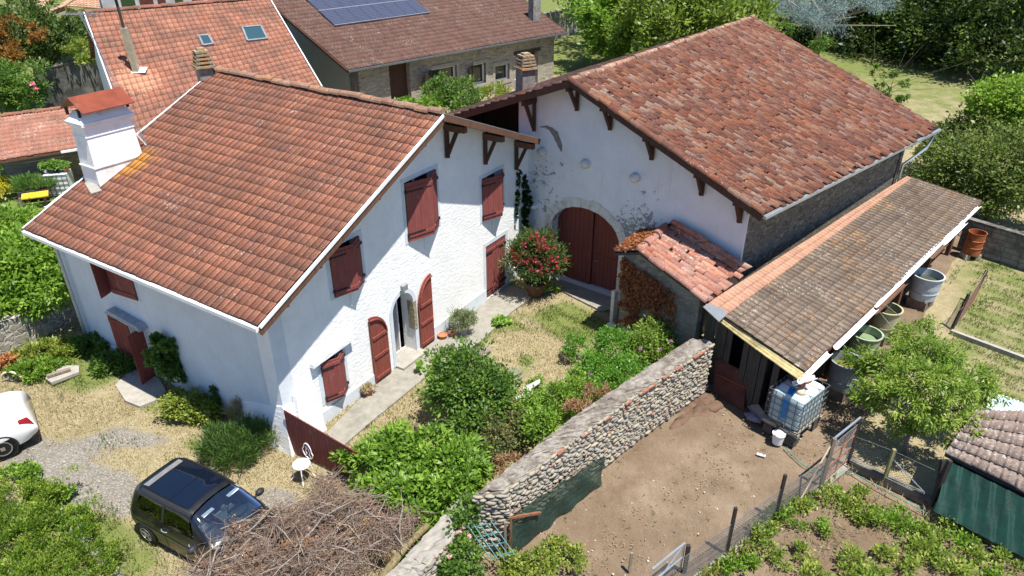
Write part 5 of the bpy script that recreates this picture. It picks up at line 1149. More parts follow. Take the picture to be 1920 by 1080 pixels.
# ------------------------------------------------------------ CARS
def catmull(pts, n):
    pts = np.asarray(pts, float); k = len(pts); out = []
    t = np.linspace(0, k - 1, n)
    for x_ in t:
        i = min(int(x_), k - 2); f_ = x_ - i
        p0 = pts[max(i - 1, 0)]; p1 = pts[i]; p2 = pts[i + 1]; p3 = pts[min(i + 2, k - 1)]
        out.append(.5 * ((2 * p1) + (-p0 + p2) * f_ + (2 * p0 - 5 * p1 + 4 * p2 - p3) * f_ ** 2 + (-p0 + 3 * p1 - 3 * p2 + p3) * f_ ** 3))
    return np.array(out)
class Car:
    """body surface from stations (rear to front); each station six half-section points sill..roof centre"""
    def __init__(s, stations, nu=64, sub=5):
        full = []
        for st in stations:
            h = np.array(st, float); mir = h[:-1][::-1] * [1, -1, 1]; full.append(np.concatenate([h, mir]))
        full = np.array(full); K, Mh = full.shape[:2]; s.K = K; s.M = Mh; s.sub = sub; s.nu = nu; s.nv = (Mh - 1) * sub + 1
        g = np.array([catmull(full[k], s.nv) for k in range(K)])
        s.g = np.array([catmull(g[:, j], nu) for j in range(s.nv)]).transpose(1, 0, 2)   # nu x nv x 3
    def ui(s, u): return u / (s.K - 1) * (s.nu - 1)
    def vi(s, v): return v * s.sub
    def at(s, u, v):
        i = min(max(s.ui(u), 0), s.nu - 1.001); j = min(max(s.vi(v), 0), s.nv - 1.001); a, b = int(i), int(j); f_, h = i - a, j - b; g = s.g
        return (g[a, b] * (1 - f_) + g[a + 1, b] * f_) * (1 - h) + (g[a, b + 1] * (1 - f_) + g[a + 1, b + 1] * f_) * h
    def normal(s, u, v):
        e = .03; d1 = s.at(u + e, v) - s.at(u - e, v); d2 = s.at(u, v + e) - s.at(u, v - e); n = np.cross(d1, d2); n /= np.linalg.norm(n) + 1e-9
        c = s.at(u, v); return n if np.dot(n, [0, c[1], c[2] - .6]) > 0 else -n
    def patch(s, name, poly, mat, parent, off=.006, n=10, loc=True):
        """poly = 4 corners in (u, v); grid patch offset from the surface"""
        vs = []; fs = []
        for i in range(n + 1):
            for j in range(n + 1):
                a, b = i / n, j / n; u = (poly[0][0] * (1 - a) + poly[1][0] * a) * (1 - b) + (poly[3][0] * (1 - a) + poly[2][0] * a) * b
                v = (poly[0][1] * (1 - a) + poly[1][1] * a) * (1 - b) + (poly[3][1] * (1 - a) + poly[2][1] * a) * b
                vs.append(s.at(u, v) + s.normal(u, v) * off)
        for i in range(n):
            for j in range(n): fs.append((i * (n + 1) + j, (i + 1) * (n + 1) + j, (i + 1) * (n + 1) + j + 1, i * (n + 1) + j + 1))
        return mk(name, vs, fs, mat, parent, smooth=True, local=True)
    def body(s, mat, parent, cut=()):
        fs = []
        for i in range(s.nu - 1):
            for j in range(s.nv - 1):
                u = (i + .5) / (s.nu - 1) * (s.K - 1); v = (j + .5) / s.sub
                if any(a <= u <= b and c <= v <= d for a, b, c, d in cut): continue
                fs.append((i * s.nv + j, (i + 1) * s.nv + j, (i + 1) * s.nv + j + 1, i * s.nv + j + 1))
        fs.append(tuple(range(s.nv))); fs.append(tuple((s.nu - 1) * s.nv + k for k in range(s.nv))[::-1])
        o = mk("body", s.g.reshape(-1, 3), fs, mat, parent, smooth=True, local=True)
        return o
def paint(name, col, rough=.25, coat=.6):
    def f(t): t.bsdf(col, rough, spec=.5, **{"Coat Weight": coat, "Coat Roughness": .05}); return t
    return M(name, f)
TYRE = mat_plain("tyre", (.018, .018, .018), .85, .1); ALLOY = mat_plain("alloy", (.45, .46, .47), .35, .1, 4, metal=.8)
def wheel(parent, x, y, r, side, w_=.20, spokes=5):
    m = MB(); c = V(x, y, r); n = 28; prof = [(r * .60, -.5), (r * .9, -.5), (r, -.36), (r, .36), (r * .9, .5), (r * .60, .5)]
    vs = []; fs = []
    for (rr_, yy) in prof:
        for k in range(n): a = 2 * math.pi * k / n; vs.append((x + rr_ * math.cos(a), y + yy * w_, r + rr_ * math.sin(a)))
    for i in range(len(prof) - 1):
        for k in range(n): fs.append((i * n + k, i * n + (k + 1) % n, (i + 1) * n + (k + 1) % n, (i + 1) * n + k))
    m.add(vs, fs); wh = m.build("wheel", TYRE, parent, smooth=True, local=True)
    m = MB(); yo = y + side * w_ * .42
    for k in range(spokes):
        a = 2 * math.pi * k / spokes + .3
        for da in (-.12, .12):
            m.box((x + math.cos(a + da) * r * .33, yo, r + math.sin(a + da) * r * .33), (r * .56, .03, .035), ax=(V(math.cos(a + da * .3), 0, math.sin(a + da * .3)), V(0, 1, 0), V(-math.sin(a), 0, math.cos(a))))
    vs = []; fs = []
    for j, (rr_, oo) in enumerate(((r * .64, -.02), (r * .64, .02), (r * .56, .02), (r * .56, -.03))):
        for k in range(n): a = 2 * math.pi * k / n; vs.append((x + rr_ * math.cos(a), yo + side * oo, r + rr_ * math.sin(a)))
    for i in range(3):
        for k in range(n): fs.append((i * n + k, i * n + (k + 1) % n, (i + 1) * n + (k + 1) % n, (i + 1) * n + k))
    m.add(vs, fs); m.box((x, yo, r), (.10, .05, .10))
    m.build("rim", ALLOY, wh, local=True)
    MB().box((x, y - side * .04, r), (r * 1.1, .05, r * 1.1), ax=(V(.7, 0, .7), V(0, 1, 0), V(-.7, 0, .7))).build("brake", DARK, wh, local=True)
    return wh
def arch_ring(car, parent, x, y, r, side, mat):
    vs = []; fs = []; n = 14
    for k in range(n + 1):
        a = math.pi * (k / n) * 1.06 - .09
        for rr_, oo in ((r * 1.02, -.10), (r * 1.02, .012), (r * 1.14, .008)): vs.append((x + rr_ * math.cos(a), y + side * oo, r + rr_ * math.sin(a)))
    for k in range(n):
        for j in (0, 1): fs.append((k * 3 + j, k * 3 + 3 + j, k * 3 + 4 + j, k * 3 + 1 + j))
    return mk("wheel_arch", vs, fs, mat, parent, local=True)
def disc(x, y, z, r, side, n=24): return [(x + r * math.cos(2 * math.pi * k / n), y, z + r * math.sin(2 * math.pi * k / n)) for k in range(n)]
BLACKP = paint("black_paint", (.005, .0055, .007), .35, .35); TRIMB = mat_plain("black_trim", (.022, .022, .024), .55, .1)
mpv = [[(.12, .62, .30), (.02, .70, .55), (.10, .68, .98), (.27, .56, 1.42), (.34, .32, 1.52), (.35, 0, 1.535)],
       [(.30, .80, .25), (.22, .835, .62), (.34, .80, 1.02), (.50, .63, 1.49), (.55, .35, 1.575), (.56, 0, 1.59)],
       [(1.0, .82, .22), (1.0, .85, .62), (1.02, .825, 1.0), (1.08, .655, 1.515), (1.1, .37, 1.60), (1.1, 0, 1.615)],
       [(1.7, .82, .22), (1.7, .85, .62), (1.72, .825, .985), (1.72, .655, 1.515), (1.72, .37, 1.595), (1.72, 0, 1.61)],
       [(2.35, .82, .22), (2.35, .85, .62), (2.45, .82, .97), (2.28, .64, 1.46), (2.24, .37, 1.545), (2.22, 0, 1.56)],
       [(2.95, .82, .24), (2.95, .84, .62), (3.0, .80, .955), (3.02, .70, 1.0), (3.06, .40, 1.045), (3.08, 0, 1.055)],
       [(3.4, .80, .26), (3.42, .80, .58), (3.42, .72, .84), (3.42, .58, .90), (3.44, .33, .93), (3.45, 0, .94)],
       [(3.72, .60, .28), (3.80, .64, .50), (3.72, .58, .70), (3.68, .46, .76), (3.69, .27, .78), (3.70, 0, .79)]]
car1 = thing("black_car", "black five door car with a glass roof parked beside the brush heap", "car", (0, 0, 0))
C1 = Car(mpv); b1_ = C1.body(BLACKP, car1, cut=((4.05, 4.93, 2.95, 7.05),(1.2, 3.95, 2.12, 2.88), (1.2, 3.95, 7.12, 7.88)))
TG = mat_glass("car_glass", (.12, .16, .16), .03)
CG = mat_glass("windscreen_glass", (.50, .58, .62), .10)
C1.patch("windscreen", ((4.05, 3.0), (4.93, 3.0), (4.93, 7.0), (4.05, 7.0)), CG, car1, .002, 14)
for sgn, (va, vb) in ((1, (2.12, 2.88)), (-1, (7.88, 7.12))):
    C1.patch("side_window", ((1.2, va), (2.5, va), (2.5, vb), (1.35, vb)), TG, car1, .001)
    C1.patch("side_window", ((2.62, va), (3.95, va), (3.9, vb), (2.62, vb)), TG, car1, .001)
    C1.patch("door_pillar", ((2.50, va), (2.62, va), (2.62, vb), (2.50, vb)), TRIMB, car1, .008, 3)
    C1.patch("rub_strip", ((1.0, 5 - (5 - 1.05) if sgn > 0 else 10 - 1.05), (4.9, 1.05 if sgn > 0 else 8.95), (4.9, 1.16 if sgn > 0 else 8.84), (1.0, 1.16 if sgn > 0 else 8.84)), mat_plain("strip_grey", (.11, .12, .115), .4), car1, .012, 12)
GRO = M("roof_glass", lambda t: (t.bsdf((.004, .008, .018), .03, spec=.9), t)[1])
C1.patch("glass_roof", ((1.45, 3.45), (2.65, 3.45), (2.65, 6.55), (1.45, 6.55)), GRO, car1, .006)
C1.patch("glass_roof", ((2.69, 3.45), (3.75, 3.45), (3.75, 6.55), (2.69, 6.55)), GRO, car1, .006)
for va, vb in ((3.02, 3.32), (6.98, 6.68)): C1.patch("roof_rail", ((1.1, va), (3.95, va), (3.95, vb), (1.1, vb)), TRIMB, car1, .012, 14)
C1.patch("roof_rear", ((.95, 3.5), (1.33, 3.6), (1.33, 6.4), (.95, 6.5)), mat_plain("grey_trim", (.16, .16, .165), .5), car1, .006, 6)
C1.patch("rear_window", ((.15, 3.0), (.55, 3.1), (.55, 6.9), (.15, 7.0)), GRO, car1, .006)
for va, vb in ((1.35, 2.35), (8.65, 7.65)): C1.patch("tail_light", ((.02, va), (.42, va), (.38, vb), (.02, vb)), M("tail_red", lambda t: (t.bsdf((.22, .008, .01), .15, spec=.6), t)[1]), car1, .02, 5)
for sx in (1, -1):
    for x_ in (.62, 3.08): arch_ring(C1, car1, x_, sx * .845, .31, sx, TRIMB)
    mm = MB().blob((2.62, sx * 1.0, 1.02), (.09, .13, .085), 10, 8, 0).tube([(2.62, sx * .82, .98), (2.62, sx * .92, 1.0)], .03); mm.build("wing_mirror", TRIMB, car1, smooth=True, local=True)
    for x_ in (1.35, 2.28):
        MB().tube([(x_, sx * .856, .86), (x_ + .05, sx * .89, .865), (x_ + .15, sx * .89, .865), (x_ + .2, sx * .856, .86)], .013).build("door_handle", ZINC, car1, local=True)
    for u_ in (2.56, 1.12, 4.1):      # door seams
        pts = [C1.at(u_, (v if sx > 0 else 10 - v)) + C1.normal(u_, (v if sx > 0 else 10 - v)) * .001 for v in np.linspace(.15, 2.0, 9)]
        MB().tube([Vector(p) for p in pts], .005, 4).build("door_seam", DARK, car1, local=True)
for x_ in (.62, 3.08):
    for sx in (1, -1): wheel(car1, x_, sx * .77, .31, sx)
for sx in (1, -1):
    for x_ in (.62, 3.08): mk("wheel_well", disc(x_, sx * .853, .33, .335, sx), [tuple(range(24))], DARK, car1, local=True)
SEAT = mat_plain("seat_cloth", (.10, .125, .12), .9, .15); m = MB()
m.box((1.75, 0, .35), (2.9, 1.5, .1)).build("floor", DARK, car1, local=True)
for y_ in (.37, -.37): MB().box((2.05, y_, .62), (.5, .5, .16)).beam((1.86, y_, .6), (1.62, y_, 1.22), .46, .12, (0, 1, 0)).box((1.6, y_, 1.30), (.1, .24, .16)).build("seat", SEAT, car1, local=True, bevel=.03)
MB().box((.95, 0, .62), (.5, 1.3, .16)).beam((.78, 0, .6), (.6, 0, 1.12), 1.3, .12, (0, 1, 0)).build("rear_seat", SEAT, car1, local=True, bevel=.03)
MB().box((2.78, 0, .82), (.55, 1.42, .22), ax=(V(.97, 0, -.1), V(0, 1, 0), V(.1, 0, .97))).build("dashboard", mat_plain("dash", (.045, .052, .055), .7), car1, local=True, bevel=.05)
MB().blob((2.62, .37, .97), (.14, .22, .06), 10, 6, 0).build("binnacle", mat_plain("dash", None), car1, smooth=True, local=True)
sw = []; 
for k in range(17): a = 2 * math.pi * k / 16; sw.append((2.42 + .07 * math.cos(a) * -.9, .37 + .18 * math.sin(a), .98 + .16 * math.cos(a)))
MB().tube(sw, .014, 6, False).beam((2.44, .21, .98), (2.44, .53, .98), .03, .02).build("steering_wheel", TRIMB, car1, local=True)
for y_ in (.42, -.30): MB().beam((2.42, y_ - .15, 1.42), (2.42, y_ + .15, 1.42), .10, .015).build("sun_visor", WPVC, car1, local=True)
def place_car(root, contact, heading, lx, ly, rear_x, sc=.86):
    """put the wheel contact (rear wheel, local (rear_x, ly)) on the ground point"""
    h = V(math.sin(R(heading)), math.cos(R(heading)), 0); lft = V(-h.y, h.x, 0); o = V(contact.x, contact.y, -.05) - h * rear_x - lft * ly
    root.location = V(contact.x, contact.y, -.05) + (o - V(contact.x, contact.y, -.05)) * sc; root.scale = (sc, sc, sc); root.rotation_euler = (0, 0, math.atan2(h.y, h.x)); return o
place_car(car1, P(281, 1014), 118.5, 0, -.83, .62)
WHITEP = paint("white_paint", (.80, .80, .80), .25, .6)
sed = [[(.20, .66, .28), (.06, .76, .50), (.12, .74, .80), (.20, .62, .93), (.24, .34, .96), (.24, 0, .97)],
       [(.45, .82, .26), (.30, .88, .58), (.40, .84, .86), (.50, .72, .96), (.52, .38, 1.0), (.52, 0, 1.01)],
       [(1.0, .86, .22), (1.0, .905, .60), (1.0, .86, .88), (.92, .70, 1.02), (.86, .40, 1.07), (.85, 0, 1.08)],
       [(1.7, .86, .20), (1.7, .89, .58), (1.7, .85, .88), (1.62, .62, 1.28), (1.6, .35, 1.36), (1.58, 0, 1.375)],
       [(2.4, .86, .20), (2.4, .89, .58), (2.4, .85, .88), (2.4, .62, 1.30), (2.4, .35, 1.385), (2.4, 0, 1.40)],
       [(3.0, .86, .20), (3.0, .89, .58), (3.0, .85, .87), (2.82, .62, 1.24), (2.78, .35, 1.32), (2.76, 0, 1.335)],
       [(3.6, .86, .22), (3.6, .90, .60), (3.5, .85, .86), (3.48, .72, .94), (3.5, .4, .98), (3.5, 0, .99)],
       [(4.25, .70, .25), (4.3, .76, .50), (4.2, .68, .66), (4.15, .5, .72), (4.15, .3, .74), (4.15, 0, .75)]]
car2 = thing("white_car", "white car half out of view with a red tail light", "car", (0, 0, 0))
C2 = Car(sed); C2.body(WHITEP, car2)
GB_ = M("dark_glass", lambda t: (t.bsdf((.02, .035, .04), .04, spec=.9), t)[1])
for va, vb in ((2.15, 2.9), (7.85, 7.1)):
    C2.patch("side_window", ((2.45, va), (5.2, va), (4.9, vb), (3.05, vb)), GB_, car2, .006)
C2.patch("rear_window", ((2.15, 3.3), (2.92, 3.2), (2.92, 6.8), (2.15, 6.7)), GB_, car2, .006)
for va, vb in ((1.5, 2.6), (8.5, 7.4)): C2.patch("tail_light", ((.25, va), (1.05, (va + vb) / 2 - .1 * (1 if va < 5 else -1)), (.9, vb), (.25, vb)), M("tail_red", None), car2, .012, 6)
for x_ in (.92, 3.5):
    for sx in (1, -1): wheel(car2, x_, sx * .80, .325, sx); arch_ring(C2, car2, x_, sx * .895, .325, sx, TRIMB); mk("wheel_well", disc(x_, sx * .90, .34, .35, sx), [tuple(range(24))], DARK, car2, local=True)
place_car(car2, P(12, 856), 233, 0, .86, .92, .93)
# ------------------------------------------------------------ YARD OBJECTS
def ring_tub(name, label, u, v, r, h, col, water, grp="rain tubs under the lean-to gutter", base_h=.28, taper=.86, rimcol=None):
    g = P(u, v, base_h); t = thing(name, label, "water tub", (g.x, g.y, 0), grp)
    m = MB().lathe((g.x, g.y, base_h), [(r * taper, 0), (r * (taper + .05), h * .3), (r * (taper + .09), h * .62), (r, h), (r + .03, h), (r + .03, h + .025), (r - .02, h + .025), (r - .03, h * .5), (r * taper - .02, .05)], 30)
    m.build("shell", mat_plain(name + "_" + str(u), col, .55, .12, 4, dirt=tuple(x * .7 for x in col), dirt_amt=.35), t, smooth=False)
    wz = base_h + h * .72
    MB().lathe((g.x, g.y, wz), [(r - .045, 0), (.01, .001)], 30).build("water", M(name + "_w" + str(u), lambda tt: (tt.bsdf(water, .05, spec=.6), tt)[1]), t)
    for z in (h * .33, h * .64): MB().tube([(g.x + (r * (taper + .07) + .004) * math.cos(a), g.y + (r * (taper + .07) + .004) * math.sin(a), base_h + z) for a in np.linspace(0, 2 * math.pi, 31)], .008, 5, False).build("hoop", mat_plain(name + "_" + str(u), None), t)
    MB().box((g.x, g.y, base_h / 2 - .03), (r * 1.5, r * 1.3, base_h + .04), .7).build("plinth_block", mat_plain("tub_block", (.17, .13, .10), .95, .3, 6), t)
    MB().tube([(g.x - .1, g.y - r * taper - .0, base_h + .06), (g.x - .1, g.y - r * taper - .1, base_h + .05)], .022, 6).build("tap", ZINC, t)
    return t
ring_tub("grey_tub", "big grey tub of green water nearest the tree, first under the gutter", 1576, 722, .40, .80, (.22, .25, .28), (.13, .14, .02))
ring_tub("pale_green_tub", "pale green tub half hidden by the gutter, second in the row", 1612, 668, .42, .78, (.30, .38, .27), (.20, .27, .15))
ring_tub("cream_tub", "cream tub with dark water, third in the row of tubs", 1652, 620, .40, .78, (.38, .37, .24), (.05, .055, .02))
ring_tub("pale_grey_tub", "pale grey ribbed tub standing clear of the gutter, farthest of the tubs", 1728, 556, .46, .80, (.40, .45, .50), (.06, .07, .035), taper=.84)
# rusty drum
g = P(1820, 476, .12); dr_ = thing("oil_drum", "rusty orange oil drum standing on blocks against the cinder block wall", "drum", (g.x, g.y, 0))
pf = [(.29, 0), (.29, .27), (.31, .29), (.29, .31), (.29, .55), (.31, .57), (.29, .59), (.29, .84), (.305, .86), (.28, .86), (.27, .2)]
MB().lathe((g.x, g.y, .15), pf, 28).build("shell", mat_plain("drum_rust", (.30, .085, .03), .8, .3, 4, dirt=(.42, .15, .06), dirt_amt=.4), dr_)
for dx in (-.2, .2): MB().box((g.x + dx, g.y, .06), (.18, .4, .2)).build("block", PALECONC, dr_)
# IBC container
b = P(1495, 815, .42); b2 = P(1542, 776, .42); b3 = P(1438, 776, .42); ax_ = (b2 - b); ay_ = (b3 - b)
Lx, Ly = ax_.length, ay_.length; ux = ax_.normalized(); uy = (ay_ - ux * ay_.dot(ux)).normalized(); Ly = ay_.dot(uy)
ibc = thing("liquid_container", "caged white plastic water container on a pallet with a blue stripe down its front", "water tank", (b.x, b.y, 0))
def ib(x, y, z): return b + ux * x + uy * y + V(0, 0, z)
IBM = M("tank_plastic", None) if "tank_plastic" in MATS else M("tank_plastic", lambda t: (t.bsdf((.50, .64, .68), .35, None, 0, .4, **{"Transmission Weight": .25}), t)[1])
def rbox(x0, x1, y0, y1, z0, z1, r, n=5):
    pts = []
    for cx, cy, a0 in ((x1 - r, y1 - r, 0), (x0 + r, y1 - r, 90), (x0 + r, y0 + r, 180), (x1 - r, y0 + r, 270)):
        for k in range(n + 1): a = R(a0 + 90 * k / n); pts.append((cx + r * math.cos(a), cy + r * math.sin(a)))
    return pts
pts = rbox(.05, Lx - .05, .05, Ly - .05, 0, 1, .12); n = len(pts); vs = []; fs = []
cxm, cym = Lx / 2, Ly / 2; zz = [(.02, .0), (.05, .02), (.24, .02), (.26, .0), (.28, .02), (.47, .02), (.49, 0), (.51, .02), (.68, .02), (.74, .0), (.78, -.06), (.79, -.14)]
for z, e in zz:
    for x_, y_ in pts: dx, dy = x_ - cxm, y_ - cym; L = math.hypot(dx, dy); vs.append(ib(x_ + dx / L * e, y_ + dy / L * e, z * 1.12))
for i in range(len(zz) - 1):
    for k in range(n): fs.append((i * n + k, i * n + (k + 1) % n, (i + 1) * n + (k + 1) % n, (i + 1) * n + k))
fs.append(tuple(range((len(zz) - 1) * n, len(zz) * n))); mk("tank", vs, fs, IBM, ibc, smooth=False)
ZH = .79 * 1.12
WT = mat_plain("tank_top_white", (.74, .78, .79), .4, .05)
mk("tank_top", [ib(x_ + (cxm - x_) * .16, y_ + (cym - y_) * .16, ZH + .004) for x_, y_ in pts], [tuple(range(n))], WT, ibc)
cage = MB(); nxb, nyb = 7, 5; rt_ = .011
for k in range(nxb + 1):
    for y_ in (0, Ly): cage.tube([ib(Lx * k / nxb, y_, 0), ib(Lx * k / nxb, y_, ZH)], rt_, 4)
for k in range(nyb + 1):
    for x_ in (0, Lx): cage.tube([ib(x_, Ly * k / nyb, 0), ib(x_, Ly * k / nyb, ZH)], rt_, 4)
for z in np.linspace(.0, ZH, 6): cage.tube([ib(0, 0, z), ib(Lx, 0, z), ib(Lx, Ly, z), ib(0, Ly, z), ib(0, 0, z)], rt_, 4)
for x_ in (.35, .7): cage.tube([ib(Lx * x_, 0, ZH + .01), ib(Lx * x_, Ly, ZH + .01)], rt_, 4)
cage.build("cage", mat_plain("cage_steel", (.17, .18, .19), .45, .1, metal=.4), ibc)
p_ = MB()
for k in range(5): p_.box(ib(Lx / 2, Ly * (k + .5) / 5, -.03), (Lx + .06, Ly / 5 - .04, .03), ax=(ux, uy, V(0, 0, 1)))
for k in range(3): p_.box(ib(Lx * k / 2 * .92 + Lx * .04, Ly / 2, -.09), (.1, Ly + .04, .09), ax=(ux, uy, V(0, 0, 1)))
p_.build("pallet", mat_wood("pallet_wood", (.22, .19, .15), (.38, .34, .28)), ibc)
for x_, y_ in ((.12, .15), (Lx - .15, .15), (.15, Ly - .15), (Lx - .15, Ly - .15)): MB().box(ib(x_, y_, -.28), (.28, .24, .29), ax=(ux, uy, V(0, 0, 1))).build("block", mat_plain("dark_block", (.07, .065, .06), .95, .3), ibc)
BL = M("blue_stripe", lambda t: (t.bsdf((.01, .20, .50), .4), t)[1])
MB().prism([ib(-.0, Ly * .42, .25), ib(-.0, Ly * .56, .22), ib(.01, Ly * .58, ZH - .1), ib(.01, Ly * .42, ZH - .1)], ux * -.006).build("blue_mark", BL, ibc)
MB().prism([ib(.12, Ly * .42, ZH + .008), ib(.12, Ly * .58, ZH + .008), ib(.42, Ly * .66, ZH + .008), ib(.42, Ly * .50, ZH + .008)], V(0, 0, .006)).build("blue_mark", BL, ibc)
MB().lathe(ib(.36, Ly * .33, ZH), [(.12, 0), (.12, .07), (.10, .09), (.1, .08)], 20).build("lid", mat_plain("lid_beige", (.42, .36, .28), .7), ibc)
MB().tube([ib(-.02, Ly * .5, .06), ib(-.12, Ly * .5, .04)], .05, 8).tube([ib(-.12, Ly * .5, .08), ib(-.12, Ly * .5, -.03)], .03, 8).build("valve", DARK, ibc)
pp = ib(.66, Ly * .55, ZH + .02); tp = thing("planter_bowl", "two halves of a terracotta pot resting on top of the caged tank", "pot", tuple(pp))
MB().lathe(pp, [(.13, 0), (.18, .12), (.19, .12), (.17, .10), (.12, .02)], 20).build("bowl", TERRA, tp); MB().lathe(pp + ux * .3 + uy * -.05, [(.10, 0), (.14, .13), (.15, .13), (.13, .11), (.09, .02)], 20).build("bowl", TERRA, tp)
# bucket and can
g = P(1457, 830, 0); bu = thing("white_bucket", "white plastic bucket under the tank valve", "bucket", tuple(g))
MB().lathe(g, [(.12, 0), (.15, .27), (.16, .27), (.16, .30), (.10, .305), (.09, .33), (.0, .33)], 20).build("shell", WPVC, bu)
MB().tube([g + V(-.16, 0, .24), g + V(-.13, -.1, .33), g + V(0, -.14, .38), g + V(.13, -.1, .33), g + V(.16, 0, .24)], .008, 5).build("handle", ZINC, bu)
g = P(1427, 853, .03); cn = thing("litter_can", "crushed white and blue can lying on the bare yard earth", "can", tuple(g))
MB().tube([g + V(-.09, .04, 0), g + V(.09, -.05, 0)], .034, 10).build("body", WPVC, cn); MB().tube([g + V(.03, -.015, 0), g + V(.06, -.033, 0)], .036, 10).build("band", BL, cn)
hose = [P(1472, 838, .02), P(1490, 858, .02), P(1520, 880, .02), P(1560, 892, .02), P(1592, 884, .03), P(1640, 910, .05), P(1700, 942, .05), P(1780, 985, .05), P(1850, 1025, .05), P(1960, 1075, .05)]
o = MB().tube([Vector(p) for p in catmull([tuple(p) for p in hose], 60)], .013, 6).build("garden_hose", mat_plain("hose_green", (.05, .22, .19), .5), None); setp(o, "thin teal garden hose running from the bucket along the vegetable plot", "hose")
# planks, rusty sheet beside the lean-to
g0 = P(1336, 738, 0); g1_ = P(1392, 768, 0)
sh = thing("rusty_sheet", "dark rusty steel sheet leaning at the end of the cobble wall", "metal sheet", tuple(g0))
tp0 = P(1342, 672, .92); tp1 = P(1402, 698, .92); m = MB()
q = [g0, g1_, tp1 + V(.0, 0, -.1), tp1 + V(-.08, .03, 0), tp0 + V(.08, 0, .0), tp0 + V(0, 0, -.08)]
m.prism(q, V(.02, -.03, 0)); m.build("sheet", mat_plain("sheet_rust", (.085, .028, .02), .8, .3, 3, dirt=(.30, .24, .20), dirt_amt=.30, bump=.4), sh)
MB().beam(g0.lerp(tp0, .6) + V(.03, -.05, 0), g1_.lerp(tp1, .6) + V(.03, -.05, 0), .03, .02).build("rib", RUST, sh)
mo = MB(); rr = random.Random(9); ct = P(1335, 755, 0)
for k in range(1): [mo.blob((ct.x - .25 + rr.uniform(-.8, .7), ct.y - .3 + rr.uniform(-.5, .6), -.06), (rr.uniform(.15, .5), rr.uniform(.12, .28), rr.uniform(.06, .16)), 12, 8, .14, .75, rr) for _ in range(16)]
setp(mo.build("shadowed_earth", mat_plain("shadow_brown_earth", (.135, .085, .058), .97, .3, 5, bump=.8), None, smooth=True), "low earth heap coloured dark as if shadowed, at the foot of the cobble wall", "earth", kind="structure")  # dark brown puts the shadow on this earth into its colour
wd = thing("white_board", "pale cardboard and cloth dropped beside the pallet", "rubbish", tuple(P(1405, 770, 0)))
MB().prism([P(1400, 762, .05), P(1425, 790, .05), P(1438, 782, .28), P(1412, 748, .3)], (0.02, 0.02, .015)).build("board", mat_plain("cardboard", (.24, .20, .18), .9), wd); MB().blob(P(1412, 782, .04), (.26, .14, .07), 10, 6, .25, -.8, rr).build("cloth", mat_plain("mauve_cloth", (.24, .22, .28), .9), wd, smooth=True)
# ------------------------------------------------------------ FENCES
def net(name, a, b, z0, z1, mat, parent, sp=.075, r=.0028, diamond=True, rows=None):
    """chain link as crossed wires between two posts"""
    a = Vector(a); b = Vector(b); d = b - a; L = V(d.x, d.y, 0).length; H = z1 - z0; m = MB()
    def pt(s, z): return a + d * (s / L) + V(0, 0, z0 + z)
    if diamond:
        k = -int(H / sp)
        while k * sp < L:
            for sg in (1, -1):
                s0, s1 = k * sp, k * sp + H; za, zb_ = 0.0, H
                if s0 < 0: za = -s0; s0 = 0
                if s1 > L: zb_ = H - (s1 - L); s1 = L
                if s1 > s0:
                    p, q = (pt(s0, za), pt(s1, zb_)) if sg > 0 else (pt(s0, H - za), pt(s1, H - zb_)); m.tube([p, q], r, 3, False)
            k += 1
    else:
        for z in np.linspace(0, H, rows or 14): m.tube([pt(0, z), pt(L, z)], r, 3, False)
        for s_ in np.arange(0, L, sp * 1.6): m.tube([pt(s_, 0), pt(s_, H)], r, 3, False)
    for z in (0, H): m.tube([pt(0, z), pt(L, z)], r * 1.6, 3, False)
    return m.build(name, mat, parent)
WIRE = mat_plain("fence_wire", (.30, .30, .30), .5, .1, metal=.3); DWIRE = mat_plain("dark_wire", (.11, .11, .11), .6)
POSTM = mat_plain("tarred_post", (.035, .03, .028), .8, .2); OLDP = mat_wood("old_post", (.14, .11, .08), (.28, .23, .18))
fA = thing("garden_fence", "wire netting fence on short black posts along the vegetable plot", "fence", tuple(P(1362, 1037)))
fps = [(1362, 1037, 952), (1453, 970, 890), (1540, 912, 820)]; prev = None
fpts = [P(1275, 1100)] + [P(u, v) for u, v, t in fps]
for (u, v, t), p in zip(fps[:2], fpts[1:3]): MB().beam(p + V(0, 0, -.05), p + V(0, 0, top_z(p, t)), .06, .06, (1, 0, 0)).build("post", POSTM, fA)
for p, q in zip(fpts[:-1], fpts[1:]): net("netting", p, q, .05, .85, DWIRE, fA, .07, .0034)
# tall gate in the fence corner
gt = thing("wire_gate", "rusty framed wire gate between the yard and the tree", "gate", tuple(P(1540, 912)))
ga = P(1540, 910); gb = P(1588, 868); ha = top_z(ga, 822); hb = top_z(gb, 783)
MB().beam(ga, ga + V(0, 0, ha), .07, .07, (1, 0, 0)).build("post", OLDP, gt); MB().beam(gb, gb + V(0, 0, hb), .07, .07, (1, 0, 0)).build("post", POSTM, gt)
MB().beam(ga + V(0, 0, ha), gb + V(0, 0, hb), .04, .04).build("rail", ZINC, gt); 
RB = mat_plain("rust_bar", (.22, .10, .05), .8, .3)
for z in (.12, .5, .85): MB().beam(ga + V(0, 0, z), gb + V(0, 0, z), .025, .025).build("rail", RB, gt)
MB().beam(ga + V(0, 0, .15), gb + V(0, 0, 1.1), .02, .02).build("brace", RB, gt); MB().beam(ga.lerp(gb, .5), ga.lerp(gb, .5) + V(0, 0, 1.15), .02, .02).build("brace", RB, gt)
net("netting", ga, gb, .05, 1.2, WIRE, gt, .08, .002)
g_ = P(1498, 940); pole = thing("bamboo_prop", "pale wooden prop leaning against the gate post", "pole", tuple(g_)); MB().tube([g_, ga + V(-.05, 0, ha * .85)], .022, 6).build("stick", mat_wood("pale_stick", (.42, .36, .26), (.56, .49, .37)), pole)
